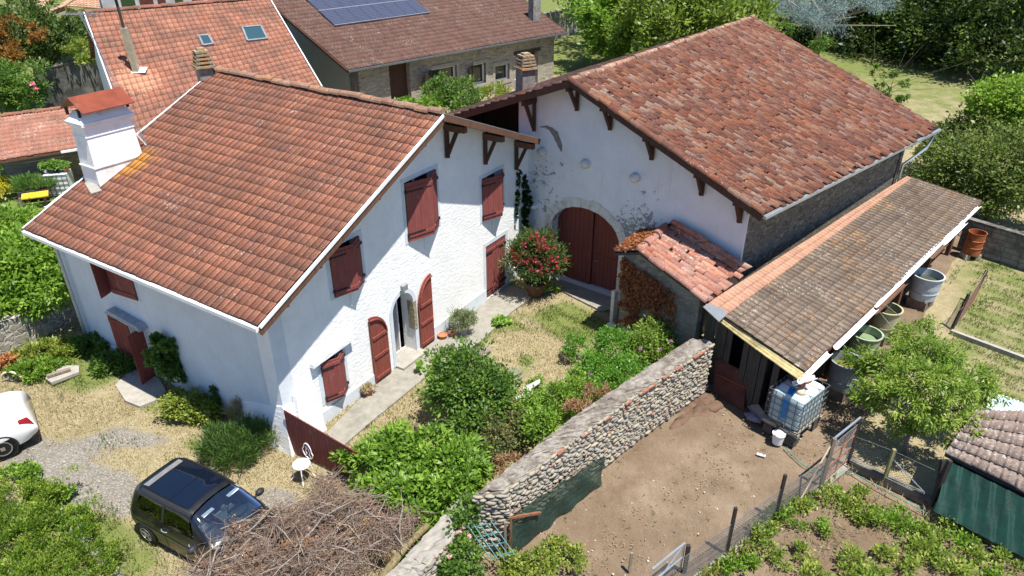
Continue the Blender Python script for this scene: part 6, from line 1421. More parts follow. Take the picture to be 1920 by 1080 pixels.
fB = thing("low_wall_fence", "chain link fence on a dark mossy kerb under the peach tree", "fence", tuple(P(1665, 900)))
kb = [P(1592, 872), P(1660, 905), P(1752, 950), P(1852, 1010), P(1990, 1085)]
for p, q in zip(kb[:-1], kb[1:]): MB().beam(p + V(0, 0, .08), q + V(0, 0, .08), .16, .24).build("kerb", MOSSCONC, fB)
p1_, p2_ = P(1660, 893, .2), P(1752, 938, .2)
MB().beam(p1_ + V(0, 0, -.2), p1_ + V(.0, 0, .80), .07, .07, (1, 0, 0)).build("post", mat_wood("mossy_post", (.16, .17, .07), (.30, .28, .14)), fB)
MB().beam(p2_ + V(0, 0, -.2), p2_ + V(0, 0, 1.15), .08, .08, (1, 0, 0)).build("post", POSTM, fB)
net("netting", P(1592, 866, .2), p1_, .0, .75, DWIRE, fB, .08, .0028); net("netting", p1_, p2_, .0, .75, DWIRE, fB, .08, .0028)
MB().tube([p1_ + V(0, 0, .55), P(1735, 925, .2)], .014, 5).build("brace", ZINC, fB)
# meadow fence
fC = thing("meadow_fence", "leaning rusty netting fence between two dark posts at the edge of the meadow", "fence", tuple(P(1787, 617)))
c1 = P(1785, 616); c2 = P(1821, 566); h1_, h2_ = top_z(c1, 552), top_z(c2, 508)
t1_ = c1 + V(.22, .1, h1_ * .96); t2_ = c2 + V(.18, .05, h2_)
MB().beam(c1, t1_, .07, .07, (1, 0, 0)).build("post", POSTM, fC); MB().beam(c2, t2_, .07, .07, (1, 0, 0)).build("post", mat_plain("rusty_post", (.10, .06, .05), .8), fC)
net("netting", c1 + V(.1, 0, 0), c2 + V(.1, 0, 0), .1, .9, mat_plain("rusty_net", (.16, .09, .06), .8), fC, .07, .003)
MB().tube([P(1758, 612, .1), c1 + V(.1, 0, .75), t2_], .010, 5).build("wire", OLDP, fC)
o = MB().beam(P(1783, 622, .03), P(1990, 699, .03), .12, .14).build("stone_kerb", PALECONC, None); setp(o, "thin pale concrete kerb dividing the meadow from the tree plot", "kerb", kind="structure")
# bottom gate and posts
gB = thing("steel_gate", "galvanised tube gate end with netting at the bottom edge of the photo", "gate", tuple(P(1270, 1075)))
a = P(1275, 1070, 0); b = P(1215, 1120, 0); za = top_z(a, 1018)
for z in (za, za * .5): MB().tube([a + V(0, 0, z), b + V(0, 0, z)], .022, 6).build("rail", ZINC, gB)
MB().tube([a, a + V(0, 0, za)], .022, 6).build("rail", ZINC, gB); MB().tube([a + V(0, 0, za), b + V(0, 0, .1)], .016, 6).build("brace", ZINC, gB)
net("netting", a, b, .05, za, WIRE, gB, .06, .0025)
MB().beam(P(1283, 1072, 0), P(1283, 1072, 0) + V(0, 0, .75), .07, .07, (1, 0, 0)).build("post", POSTM, gB)
sp_ = P(1180, 1070); o = thing("wooden_stake", "split grey wooden stake standing alone by the bottom edge", "stake", tuple(sp_)); MB().beam(sp_, sp_ + V(.02, .05, .45), .05, .05, (1, 0, 0)).build("stake", OLDP, o)
# netted chicken run against the cobble wall
GNET = M("green_net", None) if "green_net" in MATS else None
def f(t):
    g = t.geo(); c = t.mix(t.noise(g, 5, 4), (.012, .03, .024), (.03, .07, .05)); b_ = t.bsdf(c, .7); tr = t.n("BsdfTransparent")
    wv = t.ramp(t.math('ADD', t.noise(t.scale(g, (1, 1, 30)), 3, 2), t.math('MULTIPLY', t.noise(g, 2, 3), .3)), [(.42, .25), (.62, .95)])
    mx = t.n("MixShader", {0: wv, 1: tr.outputs[0], 2: b_.outputs[0]}); t.t.links.new(mx.outputs[0], t.out.inputs[0]); return t
GNET = M("green_net", f)
run = thing("netted_run", "dark green netting stretched on thin posts against the cobble wall", "netting", tuple(P(960, 1020)))
n0 = P(958, 1045); n1 = P(1128, 908); z_a, z_b = 1.15, .85; vs = []; fs = []; nn_ = 24
for i in range(nn_ + 1):
    p = n0.lerp(n1, i / nn_); zt_ = z_a + (z_b - z_a) * i / nn_
    for j in range(7): vs.append((p.x + .03 * math.sin(i * .9 + j), p.y - .03 * math.cos(i * 1.3), .02 + zt_ * j / 6))
for i in range(nn_):
    for j in range(6): fs.append((i * 7 + j, i * 7 + 7 + j, i * 7 + 8 + j, i * 7 + 1 + j))
mk("net", vs, fs, GNET, run)
for z in np.linspace(.5, 1.5, 9): MB().tube([P(925, 985, 0) + V(0, 0, z * .6 + .1), n1 + V(0, 0, z * .42 + .1)], .004, 4).build("wire", OLDP, run)
pq = P(958, 1045); MB().beam(pq, pq + V(0, 0, 1.15), .05, .05, (1, 0, 0)).build("post", RB, run); pr = P(948, 1052); MB().beam(pr, pr + V(0, 0, 1.1), .05, .05, (1, 0, 0)).build("post", OLDP, run)
MB().beam(pq + V(0, 0, 1.13), P(1012, 1010, 0) + V(0, 0, .75), .05, .05).build("rail", RB, run)
TEAL = mat_plain("teal_paint", (.07, .20, .19), .6)
tr = thing("teal_trellis", "teal diamond trellis tilted among the roses by the broken wall", "trellis", tuple(P(900, 1060)))
ta, tb, tc = P(880, 990, .95), P(918, 1045, .75), P(962, 1035, .85); e1_, e2_ = (tb - ta), (tc - tb)
for k in range(4): s_ = ta + e1_ * (k / 3); MB().beam(s_, s_ + e2_, .014, .010).build("slat", TEAL, tr)
for k in range(5): s_ = ta + e2_ * (k / 4) - e1_ * .08; MB().beam(s_, s_ + e1_ * 1.2, .014, .010).build("slat", TEAL, tr)
# ------------------------------------------------------------ henhouse bottom right
hn = thing("hen_house", "small hut with grey brown tiles and a green tarpaulin front at the right edge", "hut", tuple(P(1850, 980)))
a, b, c, d = P(1772, 850, 1.15), P(1995, 960, 1.15), P(1995, 772, 1.75), P(1830, 770, 1.75)
rh = roof_press("roof", a, b, c, d, .27, .36, mat_tiles("hut_tiles", [(.17, .12, .10), (.24, .18, .15), (.29, .22, .18)], 1.0, .4, .3, per=.5), hn, amp=.05, step=.035, seed=81)
slab("roof_boards", [a, b, c, d], .05, GREYW, rh)
q0, q1 = P(1750, 958, .25), P(1990, 1082, .25); vs = []; fs = []; nn_ = 40; tz = 1.08
ra, rb_ = P(1775, 862, 1.1), P(1990, 968, 1.1)
for i in range(nn_ + 1):
    t = i / nn_; lo_ = q0.lerp(q1, t); hi_ = ra.lerp(rb_, t)
    for j in range(7):
        p = lo_.lerp(hi_, j / 6); w_ = .035 * math.sin(i * 1.1 + j * .6) + .02 * math.sin(i * 2.7); vs.append((p.x + w_ * .5, p.y - w_, p.z))
for i in range(nn_):
    for j in range(6): fs.append((i * 7 + j, i * 7 + 7 + j, i * 7 + 8 + j, i * 7 + 1 + j))
mk("tarpaulin", vs, fs, mat_plain("green_tarp", (.005, .034, .024), .5, .35, 3, bump=.2), hn, smooth=True)
MB().beam(P(1752, 945, 0), P(1768, 862, 1.1), .08, .08).build("post", POSTM, hn)
MB().prism([flat(q0) + V(.25, .3, 0), flat(q1) + V(.25, .3, 0), flat(rb_) + V(0, 0, 1.1) , flat(ra) + V(.2, .1, 1.1)], (.03, .03, 0)).build("wall", DARK, hn)
MB().tube([P(1770, 905, .72), P(1850, 930, .8), P(1920, 960, .75), P(1990, 1000, .7)], .008, 4).build("cord", mat_plain("cord_grey", (.3, .32, .3), .7), hn)
tg = thing("corrugated_trough", "pale blue corrugated sheet lying on the grass behind the peach tree", "metal sheet", tuple(P(1900, 760)))
vs = []; fs = []; A_, B_, C_, D_ = P(1845, 760, .35), P(1960, 810, .35), P(1960, 770, .5), P(1872, 738, .5)
for i in range(61):
    for j in range(2): p = (A_.lerp(B_, i / 60)).lerp(D_.lerp(C_, i / 60), j); vs.append((p.x, p.y, p.z + .02 * math.sin(i * 1.3)))
for i in range(60): fs.append((i * 2, i * 2 + 2, i * 2 + 3, i * 2 + 1))
mk("sheet", vs, fs, mat_plain("pale_blue_sheet", (.50, .60, .66), .4, .1), tg); MB().beam(A_ + V(0, 0, -.1), B_ + V(0, 0, -.1), .03, .18).build("front_edge", mat_plain("aqua_edge", (.40, .62, .66), .5), tg)
# ------------------------------------------------------------ courtyard things
# red plank gate
g0 = P(548, 846); g1 = P(700, 905, 0); gtop1 = P(668, 846, .98)
gA = thing("plank_gate", "faded oxblood plank gate leaning from the house corner", "gate", tuple(g0)); GF = Fr(g0, to=(gtop1.x, gtop1.y)); m = None
n = int(GF.len / .115); htop = top_z(g0, 768)
for k in range(n):
    zt_ = htop + (.98 - htop) * k / n
    MB().prism([GF.p(k * .115, .04, 0), GF.p(k * .115 + .105, .04, 0), GF.p(k * .115 + .105, zt_ - .01, 0), GF.p(k * .115, zt_, 0)], GF.n * .025).build("plank", REDOLD, gA)
for z in (.3, .85): MB().fbox(GF, 0, GF.len, z, z + .09, -.04, -.002).build("rail", REDOLD, gA)
# bistro chair
cs_ = P(570, 897, 0); ch = thing("bistro_chair", "white wrought iron bistro chair with a heart back before the plank gate", "chair", tuple(cs_)); CW = mat_plain("white_enamel", (.80, .80, .80), .4, .04)
sc_ = V(cs_.x, cs_.y, .42)
MB().lathe(sc_, [(.0, 0), (.19, 0), (.2, .01), (.2, .025), (.19, .03), (.0, .025)], 26).build("seat", CW, ch)
fw = V(-.55, -.83, 0); sdv = V(fw.y, -fw.x, 0)
for a_, b_ in ((1, 1), (1, -1), (-1, 1), (-1, -1)):
    o1 = fw * .13 * a_ + sdv * .13 * b_; MB().tube([sc_ + o1, sc_ + o1 * 1.25 + V(0, 0, -.15), sc_ + o1 * 1.15 + V(0, 0, -.32), sc_ + o1 * 1.6 + V(0, 0, -.42)], .013, 6).build("leg", CW, ch)
bkp = sc_ - fw * .18; N = 24
loop = [bkp + sdv * (.17 * math.sin(2 * math.pi * k / N) * (1 - .25 * (math.cos(2 * math.pi * k / N) < 0))) + V(0, 0, .24 - .22 * math.cos(2 * math.pi * k / N)) - fw * .05 for k in range(N + 1)]
MB().tube(loop, .012, 6, False).build("backrest", CW, ch)
for sg in (1, -1):
    sp = [bkp - fw * .05 + sdv * sg * (.02 + .065 * (1 - k / 16) * abs(math.cos(k * .6)) + .0) * 1 + V(0, 0, .08 + .24 * min(1, k / 9) + .05 * math.sin(k * .6) * (k > 9)) for k in range(16)]
    MB().tube(sp, .008, 5).build("scroll", CW, ch)
# flower pots
def pot(name, label, u, v, r, h, mat, cat="flower pot", grp=None, soil=True):
    g = P(u, v, 0); t = thing(name, label, cat, tuple(g), grp); MB().lathe(g, [(r * .7, 0), (r * .95, h * .8), (r * 1.08, h * .8), (r * 1.08, h), (r * .92, h), (r * .85, h * .75)], 20).build("pot", mat, t)
    if soil: MB().lathe(g + V(0, 0, h * .74), [(r * .87, 0), (.005, .01)], 16).build("soil", mat_plain("soil", (.06, .045, .03), .95), t)
    return t, g
tt, g = pot("flower_pot", "terracotta pot with dry straw yellow growth against the front wall", 690, 739, .13, .17, TERRA)
foliage("foliage", STRAW, [(g.x, g.y, .22, .14, .14, .08)], 500, .08, .3, tt, 3)
pot("flower_pot", "wide low terracotta pot on the path by the arched shutter, left of two", 830, 633, .14, .12, TERRA, soil=False)
pot("flower_pot", "small terracotta pot on a pink saucer, right of the two by the arched shutter", 848, 630, .10, .16, TERRA)
tt, g = pot("lavender_pot", "grey stone pot of straggling lavender on the path", 868, 626, .17, .30, mat_plain("grey_pot", (.32, .31, .28), .9), "lavender")
LAV = mat_leaf("lavender_leaf", (.14, .18, .08), (.32, .36, .2), rough=.7)
foliage("foliage", LAV, [(g.x, g.y, .48, .32, .32, .22)], 2200, .12, .16, tt, 4, up=1.4)
rs = np.random.RandomState(7); m = MB()
for k in range(60):
    a = rs.rand() * 6.28; e = V(math.cos(a), math.sin(a), 0) * rs.uniform(.2, .55); m.tube([g + V(0, 0, .35), g + e * .5 + V(0, 0, .65), g + e + V(0, 0, rs.uniform(.75, 1.0))], .004, 3, False)
m.build("stem", LAV, tt)
# oleander in a terracotta urn
OLEL = mat_leaf("oleander_leaf", (.035, .075, .018), (.13, .20, .05)); FLR = mat_leaf("crimson_petal", (.60, .02, .07), (.90, .06, .16), (.90, .22, .30), rough=.6)
og = P(1004, 552, 0); ol = thing("oleander", "large potted oleander covered in crimson flowers in the corner by the barn door", "oleander", tuple(og))
MB().lathe(og, [(.24, 0), (.36, .42), (.40, .42), (.40, .50), (.34, .50), (.32, .4)], 24).build("urn", mat_plain("dark_terracotta", (.12, .06, .035), .8, .3), ol)
obl = [(og.x, og.y, 1.15, .62, .6, .65), (og.x - .35, og.y + .1, 1.45, .45, .42, .45), (og.x + .42, og.y, 1.35, .5, .45, .42), (og.x + .05, og.y + .1, 1.85, .5, .45, .38)]
foliage("leaves", OLEL, obl, 8500, .16, .22, ol, 5, sig=.25, up=.9, shell=.45)
branches(og + V(0, 0, .4), [b[:3] for b in obl], .05, ol, GBARK, "stem", .3)
rs = np.random.RandomState(9); pp = []; 
for b in obl:
    for k in range(26):
        d = rs.normal(size=3); d /= np.linalg.norm(d); d[2] = abs(d[2]) * .9 - .15; 
        if d[1] > .4: d[1] *= -1
        c = np.array(b[:3]) + d * np.array(b[3:]) * 1.12
        pp.append(c + rs.normal(0, .04, (22, 3)))
pp = np.concatenate(pp); n = len(pp); dd = rs.normal(size=(n, 3)) + [0, -.3, .6]; dd /= np.linalg.norm(dd, axis=1)[:, None]
leaf_mesh("flowers", pp, dd, rs.normal(size=(n, 3)), rs.rand(n, 2), .075, .85, FLR, ol, rs)
plant("mallow_plant", "light green broad leaved seedling at the foot of the oleander", "plant", tuple(P(1028, 545)), [(P(1028, 545).x, P(1028, 545).y, .14, .28, .2, .14)], 160, .16, .95, mat_leaf("lime_leaf", (.16, .32, .04), (.32, .48, .10)), 11, 0)
# grey board fallen in the bushes, stump
fp = P(985, 745, .55); o = thing("fallen_seat", "weathered grey plastic panel lying on the courtyard shrubs", "panel", tuple(fp))
MB().prism([P(958, 752, .62), P(975, 766, .55), P(1000, 738, .62), P(994, 728, .68)], (0, 0, .03)).prism([P(980, 728, .7), P(1012, 712, .7), P(1014, 718, .66), P(985, 738, .66)], (0, 0, .03)).build("panel", mat_plain("grey_panel", (.36, .36, .35), .7, .2), o)
sg = P(783, 806, 0); o = thing("tree_stump", "short dark stump at the edge of the vines", "stump", tuple(sg)); MB().lathe(sg, [(.10, 0), (.085, .16), (.0, .17)], 12).build("stump", BARK, o)
# well slab and boards by the left weeds, bicycle wheel
sl0 = thing("stone_slab", "broken pale stone slab half buried in the weeds by the rubble wall", "slab", tuple(P(118, 708)))
MB().prism([P(84, 712, .0), P(98, 722, 0), P(150, 702, 0), P(150, 690, 0), P(122, 690, 0)], (0, 0, .09)).build("slab", PALECONC, sl0); MB().beam(P(88, 706, .14), P(132, 692, .14), .12, .07).build("beam", OLDP, sl0)
bw = P(22, 716, .0); bt = thing("cart_wheel", "half of a cream painted wheel rim sticking out of the weeds", "wheel", tuple(bw)); pts = [bw + V(math.cos(a) * .3, .05, math.sin(a) * .3) for a in np.linspace(0, math.pi, 15)]
MB().tube(pts, .03, 8).build("rim", mat_plain("cream_rim", (.62, .58, .36), .6), bt)
for k in (3, 6, 9, 12): MB().tube([bw + V(0, .05, 0), pts[k]], .007, 4).build("spoke", ZINC, bt)
# far-left garden
yt = thing("yellow_planter", "long grass planter behind a yellow board on short legs", "planter", tuple(P(62, 392)))
MB().prism([P(40, 375, .5), P(91, 368, .5), P(91, 358, .5), P(41, 365, .5)], (0, 0, .04)).build("board", mat_plain("yellow_board", (.60, .40, .03), .6), yt)
MB().prism([P(32, 362, .5), P(88, 356, .5), P(86, 338, .5), P(30, 345, .5)], (0, 0, -.35)).build("box", GREYW, yt)
for u, v in ((44, 392), (88, 385)): q = P(u, v, 0); MB().box((q.x, q.y, .25), (.08, .08, .5)).build("leg", OLDP, yt)
q = P(58, 348, .6); foliage("grass", mat_leaf("long_grass", (.06, .14, .03), (.2, .34, .08), rough=.6), [(q.x, q.y, q.z, .75, .35, .28)], 2600, .3, .08, yt, 3, up=2)
wc = thing("white_container", "white caged container with three potted plants on top below the outbuilding roof", "water tank", tuple(P(115, 366)))
q = P(118, 362, 0); MB().box(q + V(0, 0, .5), (.95, .8, .95), .25).build("tank", mat_plain("container_white", (.66, .66, .68), .5), wc)
m = MB(); axx = (V(math.cos(.25), math.sin(.25), 0), V(-math.sin(.25), math.cos(.25), 0)); 
for k in range(6):
    for sx in (-1, 1): m.beam(q + axx[0] * (-.49 + .196 * k) + axx[1] * .42 * sx + V(0, 0, .02), q + axx[0] * (-.49 + .196 * k) + axx[1] * .42 * sx + V(0, 0, 1.0), .02, .02, (1, 0, 0))
for k in range(5): m.beam(q - axx[0] * .49 - axx[1] * .42 + V(0, 0, .1 + .22 * k), q + axx[0] * .49 - axx[1] * .42 + V(0, 0, .1 + .22 * k), .02, .02)
m.build("cage", mat_plain("cage_steel", None), wc)
for dx, s_, lb in ((-.42, .13, "small grey pot with a seedling, left on the white container"), (.0, .2, "black pot with a bushy basil plant, middle of the white container"), (.42, .12, "terracotta pot with a seedling, right on the white container")):
    g = q + axx[0] * dx + V(0, 0, 1.0); t_ = thing("potted_plant", lb, "potted plant", tuple(g), "pots on the white container"); MB().lathe(g, [(.09, 0), (.12, .2), (.13, .2), (.11, .17)], 14).build("pot", TERRA if dx > .1 else (ZINC if dx < -.1 else DARK), t_)
    foliage("foliage", mat_leaf("basil", (.09, .2, .03), (.26, .42, .08)), [(g.x, g.y, g.z + .3, s_ * 1.3, s_ * 1.3, s_)], int(5000 * s_), .09, .6, t_, 5)
for u, v, lb in ((10, 352, "yellow flowering bush in a red pot at the left edge"), (28, 306, "green potted shrub by the outbuilding wall")):
    g = P(u, v + 22, 0); plant("flower_bush", lb, "bush", tuple(g), [(g.x, g.y, .6, .5, .45, .38)], 1500, .09, .6, mat_leaf("yellow_bloom", (.30, .34, .03), (.62, .50, .03)) if u == 10 else mat_leaf("basil", None, None), 7, 0)
# antenna masts
am = on_roof(274, 272); an = thing("antenna_mast", "thin lattice antenna mast rising beside the big white chimney", "antenna", tuple(am))
mt = top_z(am, 20); tp = am + V(-1.15, .0, mt - am.z - .0)
tp = V(am.x - (am.z * 0) - .85, am.y, mt)
for k in range(3):
    o_ = V(.04 * math.cos(k * 2.1), .04 * math.sin(k * 2.1), 0); MB().tube([am + o_, tp + o_ * .6], .007, 4).build("strut", ZINC, an)
m = MB()
for k in range(30): p = am.lerp(tp, k / 30); q_ = am.lerp(tp, (k + 1) / 30); m.tube([p + V(.04, 0, 0), q_ - V(.035, .02, 0)], .004, 3)
m.build("lattice", ZINC, an)
m = MB(); m.tube([tp + V(-.5, 0, -.1), tp + V(.35, .1, -.1)], .014, 4)
for k in range(8): c = tp + V(-.5 + .12 * k, .01 * k, -.1); m.tube([c + V(0, -.22, .02), c + V(0, .22, .02)], .008, 3)
m.build("aerial", mat_plain("aerial_grey", (.16, .16, .17), .5), an)
MB().beam(am + V(-.0, -.0, .0), am + V(-.25, -.12, .55), .03, .03).build("brace", WPVC, an)
# longhouse yard: green bin, heat pump
g = P(1010, 165, 0); g = ray_at_y(1013, 44.5, 150); bn = thing("green_bin", "round green water butt by the dark doorway of the stone house", "bin", flat(g)); MB().lathe(flat(g), [(.42, 0), (.52, 1.2), (.55, 1.2), (.55, 1.27), (.46, 1.25), (.4, .4)], 18).build("shell", mat_plain("bin_green", (.06, .22, .16), .5), bn)
g = HW.p(hs(958, 160)[0], 0, 1.0); hp_ = thing("heat_pump", "white heat pump unit under the small white window", "heat pump", tuple(g)); MB().box(g + V(0, 0, .5), (.95, .4, .8), math.atan2(ed.y, ed.x)).build("case", WPVC, hp_, bevel=.03); MB().lathe(g + V(0, 0, .9), [(.2, 0), (.2, .01), (.0, .01)], 16).build("fan_grille", ZINC, hp_)
# ------------------------------------------------------------ VEGETATION
LG = mat_leaf("leaf_bright", (.045, .11, .012), (.22, .37, .04), (.32, .46, .07)); LM = mat_leaf("leaf_mid", (.028, .075, .012), (.135, .24, .035), (.22, .33, .06)); LD = mat_leaf("leaf_dark", (.009, .026, .007), (.035, .068, .014), (.07, .12, .022))
LY = mat_leaf("leaf_yellowgreen", (.07, .12, .012), (.27, .34, .05), (.38, .38, .09)); LP = mat_leaf("peach_leaf", (.05, .11, .012), (.22, .34, .04), (.40, .46, .09), rough=.45)
CED = mat_leaf("cedar_needle", (.04, .075, .07), (.19, .27, .26), (.30, .38, .37), rough=.8, trans=.15); ORL = mat_leaf("orange_leaf", (.12, .06, .012), (.30, .15, .03)); LIM = mat_leaf("lime_leaf", None, None)
def bl(u, v, z, rx, ry, rz, y=None):
    p = P(u, v, z); return (p.x, p.y, z, rx, ry, rz)
def bly(u, v, y, rx, ry, rz):
    p = ray_at_y(u, y, v); return (p.x, p.y, p.z, rx, ry, rz)
# peach tree
tb_ = P(1698, 848, 0)
pb_ = [bl(1650, 690, 1.5, .8, .7, .45), bl(1740, 660, 1.7, .9, .8, .5), bl(1700, 630, 1.3, .45, .4, .35), bl(1820, 720, 1.5, .75, .7, .45), bl(1700, 745, 1.7, .9, .7, .45), bl(1790, 790, 1.4, .8, .6, .4), bl(1630, 745, 1.2, .45, .4, .3), bl(1760, 720, 2.1, .8, .7, .4), bl(1690, 800, 1.0, .4, .3, .25), bl(1735, 610, 1.1, .3, .25, .22)]
plant("peach_tree", "spreading young fruit tree with drooping yellow green leaves beside the tubs", "tree", tuple(tb_), pb_, 19000, .12, .27, LP, 21, .07, bark=GBARK, sig=.13, hang=.4, up=.1, shell=.25, bottom=-.8, clump=46)
# courtyard shrubs
plant("glossy_shrub", "tall glossy dark green shrub in the middle of the courtyard edge", "shrub", tuple(P(880, 790)), [bl(870, 700, 1.1, .75, .65, .6), bl(910, 740, .9, .7, .6, .6), bl(850, 745, .8, .55, .5, .55), bl(905, 795, .6, .6, .5, .5)], 13000, .10, .6, LM, 31, .05, shell=.6)
plant("climbing_vine", "mass of bright palmate vine leaves spilling over beside the plank gate", "vine", tuple(P(780, 880)), [bl(730, 850, .7, .7, .6, .35), bl(800, 850, .8, .7, .6, .4), bl(860, 870, .75, .6, .6, .4), bl(690, 870, .6, .45, .4, .3), bl(770, 920, .7, .7, .5, .3), bl(850, 925, .75, .5, .4, .35), bl(885, 885, .9, .35, .3, .3), bl(700, 920, .5, .4, .3, .25)], 15000, .14, .42, LG, 32, 0, shell=.65, hang=.3)
plant("mixed_shrub", "dull olive shrub with browning tips between the glossy shrub and the wall", "shrub", tuple(P(930, 840)), [bl(920, 830, .6, .45, .5, .4), bl(965, 800, .6, .4, .4, .35), bl(890, 860, .55, .4, .3, .35)], 5500, .09, .5, mat_leaf("olive_leaf", (.05, .075, .02), (.16, .18, .06), (.34, .24, .11)), 33, 0)
plant("green_shrub", "mid green shrub by the fallen grey panel", "shrub", tuple(P(1000, 790)), [bl(1000, 775, .6, .55, .45, .4), bl(1045, 755, .75, .5, .45, .4), bl(1085, 725, .75, .45, .4, .35), bl(1010, 800, .8, .4, .4, .35), bl(1010, 730, .4, .3, .3, .25)], 9000, .085, .5, LG, 34, 0)
plant("hydrangea_bush", "leafy rounded bush with a few pink flowers before the stone shed", "bush", tuple(P(1160, 680)), [bl(1150, 650, .8, .55, .5, .5), bl(1115, 690, .6, .5, .45, .4), bl(1175, 695, .65, .45, .4, .4), bl(1150, 720, .6, .4, .35, .35), bl(1075, 650, .4, .3, .3, .3)], 11000, .075, .45, mat_leaf("leaf_fresh", (.04, .12, .012), (.15, .33, .035), (.20, .40, .05)), 35, 0)
plant("mallow_bush", "loose yellow green mallow bush with lilac flowers against the shed wall", "bush", tuple(P(1250, 640)), [bl(1230, 625, .9, .55, .35, .4), bl(1275, 615, .95, .45, .3, .35), bl(1200, 650, .8, .4, .3, .4), bl(1240, 660, .55, .5, .3, .3)], 8500, .075, .55, mat_leaf("mallow_leaf", (.06, .12, .015), (.22, .33, .05), (.30, .40, .08)), 36, 0)
rs = np.random.RandomState(3); fl = thing("mallow_flowers", "scattered lilac mallow blossoms over the bushes before the shed", "flowers", tuple(P(1200, 650, .9)))
for u, v in ((1220, 617), (1206, 632), (1238, 655), (1200, 655), (1107, 702), (1085, 665), (1258, 640), (1290, 640)):
    c = P(u, v, 1.05 if u > 1150 else .95); n = 26; dd = rs.normal(size=(n, 3)); dd /= np.linalg.norm(dd, axis=1)[:, None]
    leaf_mesh("flower", np.array(c) + rs.normal(0, .015, (n, 3)), dd, rs.normal(size=(n, 3)), rs.rand(n, 2), .05, .9, mat_leaf("lilac_petal", (.45, .16, .42), (.65, .32, .6)), fl, rs)
plant("brown_scrub", "dry reddish brown scrub along the top edge of the cobble wall", "scrub", tuple(P(1080, 760)), [bl(1085, 765, 1.1, .35, .2, .15), bl(1120, 735, 1.1, .3, .18, .14), bl(960, 870, 1.1, .3, .2, .16)], 2200, .09, .25, mat_leaf("dry_leaf", (.20, .10, .05), (.42, .27, .15)), 37, 0)
# low green edging in the courtyard
plant("squash_seedling", "pale lime broad leaved plant at the path edge left of the glossy shrub", "plant", tuple(P(818, 700)), [(P(818, 700).x, P(818, 700).y, .18, .35, .3, .14)], 260, .17, .9, LIM, 38, 0)
plant("squash_seedling", "small lime leaved plant growing in the middle of the courtyard grass", "plant", tuple(P(936, 607)), [(P(936, 607).x, P(936, 607).y, .08, .26, .16, .07)], 110, .14, .9, LIM, 39, 0)
# left side
plant("rosemary_bush", "feathery dark green rosemary shrub near the house corner", "shrub", tuple(P(430, 860)), [bl(420, 835, .35, .5, .4, .35), bl(470, 820, .35, .45, .4, .35), bl(440, 855, .25, .4, .3, .22)], 9000, .16, .10, mat_leaf("rosemary", (.03, .07, .015), (.12, .21, .045)), 41, 0, up=1.6)
q = SL.p(SLEN - 4.4, 0, .2)
plant("wall_creeper", "dark leafy creeper climbing the shaded white side wall", "creeper", (q.x, q.y, 0), [(q.x, q.y, 1.55, .16, .13, .3), (q.x + .28, q.y - .15, 1.5, .16, .13, .32), (q.x + .12, q.y - .1, 1.1, .3, .16, .35), (q.x + .15, q.y - .12, .7, .3, .2, .35), (q.x - .3, q.y + .1, 1.1, .25, .15, .18)], 3000, .10, .8, LM, 42, .02)
plant("yellow_green_bush", "low rounded yellow green bush at the foot of the side wall", "bush", tuple(P(355, 775)), [bl(345, 762, .28, .5, .4, .3), bl(385, 775, .22, .35, .3, .25), bl(330, 745, .2, .25, .25, .2)], 5200, .07, .7, LY, 43, 0)
plant("tall_weed", "single upright dark weed against the side wall", "weed", tuple(P(408, 765)), [bl(404, 750, .35, .12, .12, .4)], 700, .09, .5, LM, 44, 0)
plant("dry_weed", "tuft of bleached tall grass by the side wall near the corner", "weed", tuple(P(450, 800)), [bl(450, 775, .3, .22, .12, .35)], 900, .22, .07, STRAW, 45, 0, up=2)
for i, (u, v, s_, lb) in enumerate(((80, 670, 1.0, "weeds spreading along the foot of the rubble wall"), (180, 655, .9, "leafy weeds beside the downpipe"), (215, 690, .8, "ferny dark weeds next to the side door shutter"), (60, 705, .6, "low weeds around the cream wheel rim"))):
    plant("weed_patch", lb, "weeds", tuple(P(u, v)), [(P(u, v).x, P(u, v).y, .16, .75 * s_, .5 * s_, .24), (P(u, v).x + .6 * s_, P(u, v).y + .3, .14, .5 * s_, .4 * s_, .2)], int(4200 * s_), .10, .4, (LY, LM, LM, LG)[i], 46 + i, 0, up=.9)
plant("orange_bush", "dry orange leaved plant beside the cream wheel rim", "plant", tuple(P(12, 690)), [bl(12, 682, .2, .3, .2, .2)], 700, .11, .6, mat_leaf("rusty_leaf", (.30, .12, .04), (.55, .28, .12)), 50, 0)
# leafy bush behind the rubble wall
plant("fig_bush", "big bright green leafy bush overhanging the rubble wall on the left", "bush", tuple(P(60, 560)), [bl(60, 480, 1.9, 1.3, 1.1, .8), bl(20, 520, 1.6, 1.1, 1.0, .8), bl(95, 540, 1.3, .9, .8, .7), bl(10, 430, 1.7, 1.0, 1.0, .7), bl(30, 575, 1.0, .8, .5, .45), bl(110, 485, 1.3, .8, .9, .8)], 15000, .19, .42, LG, 51, .08, shell=.62, hang=.2)
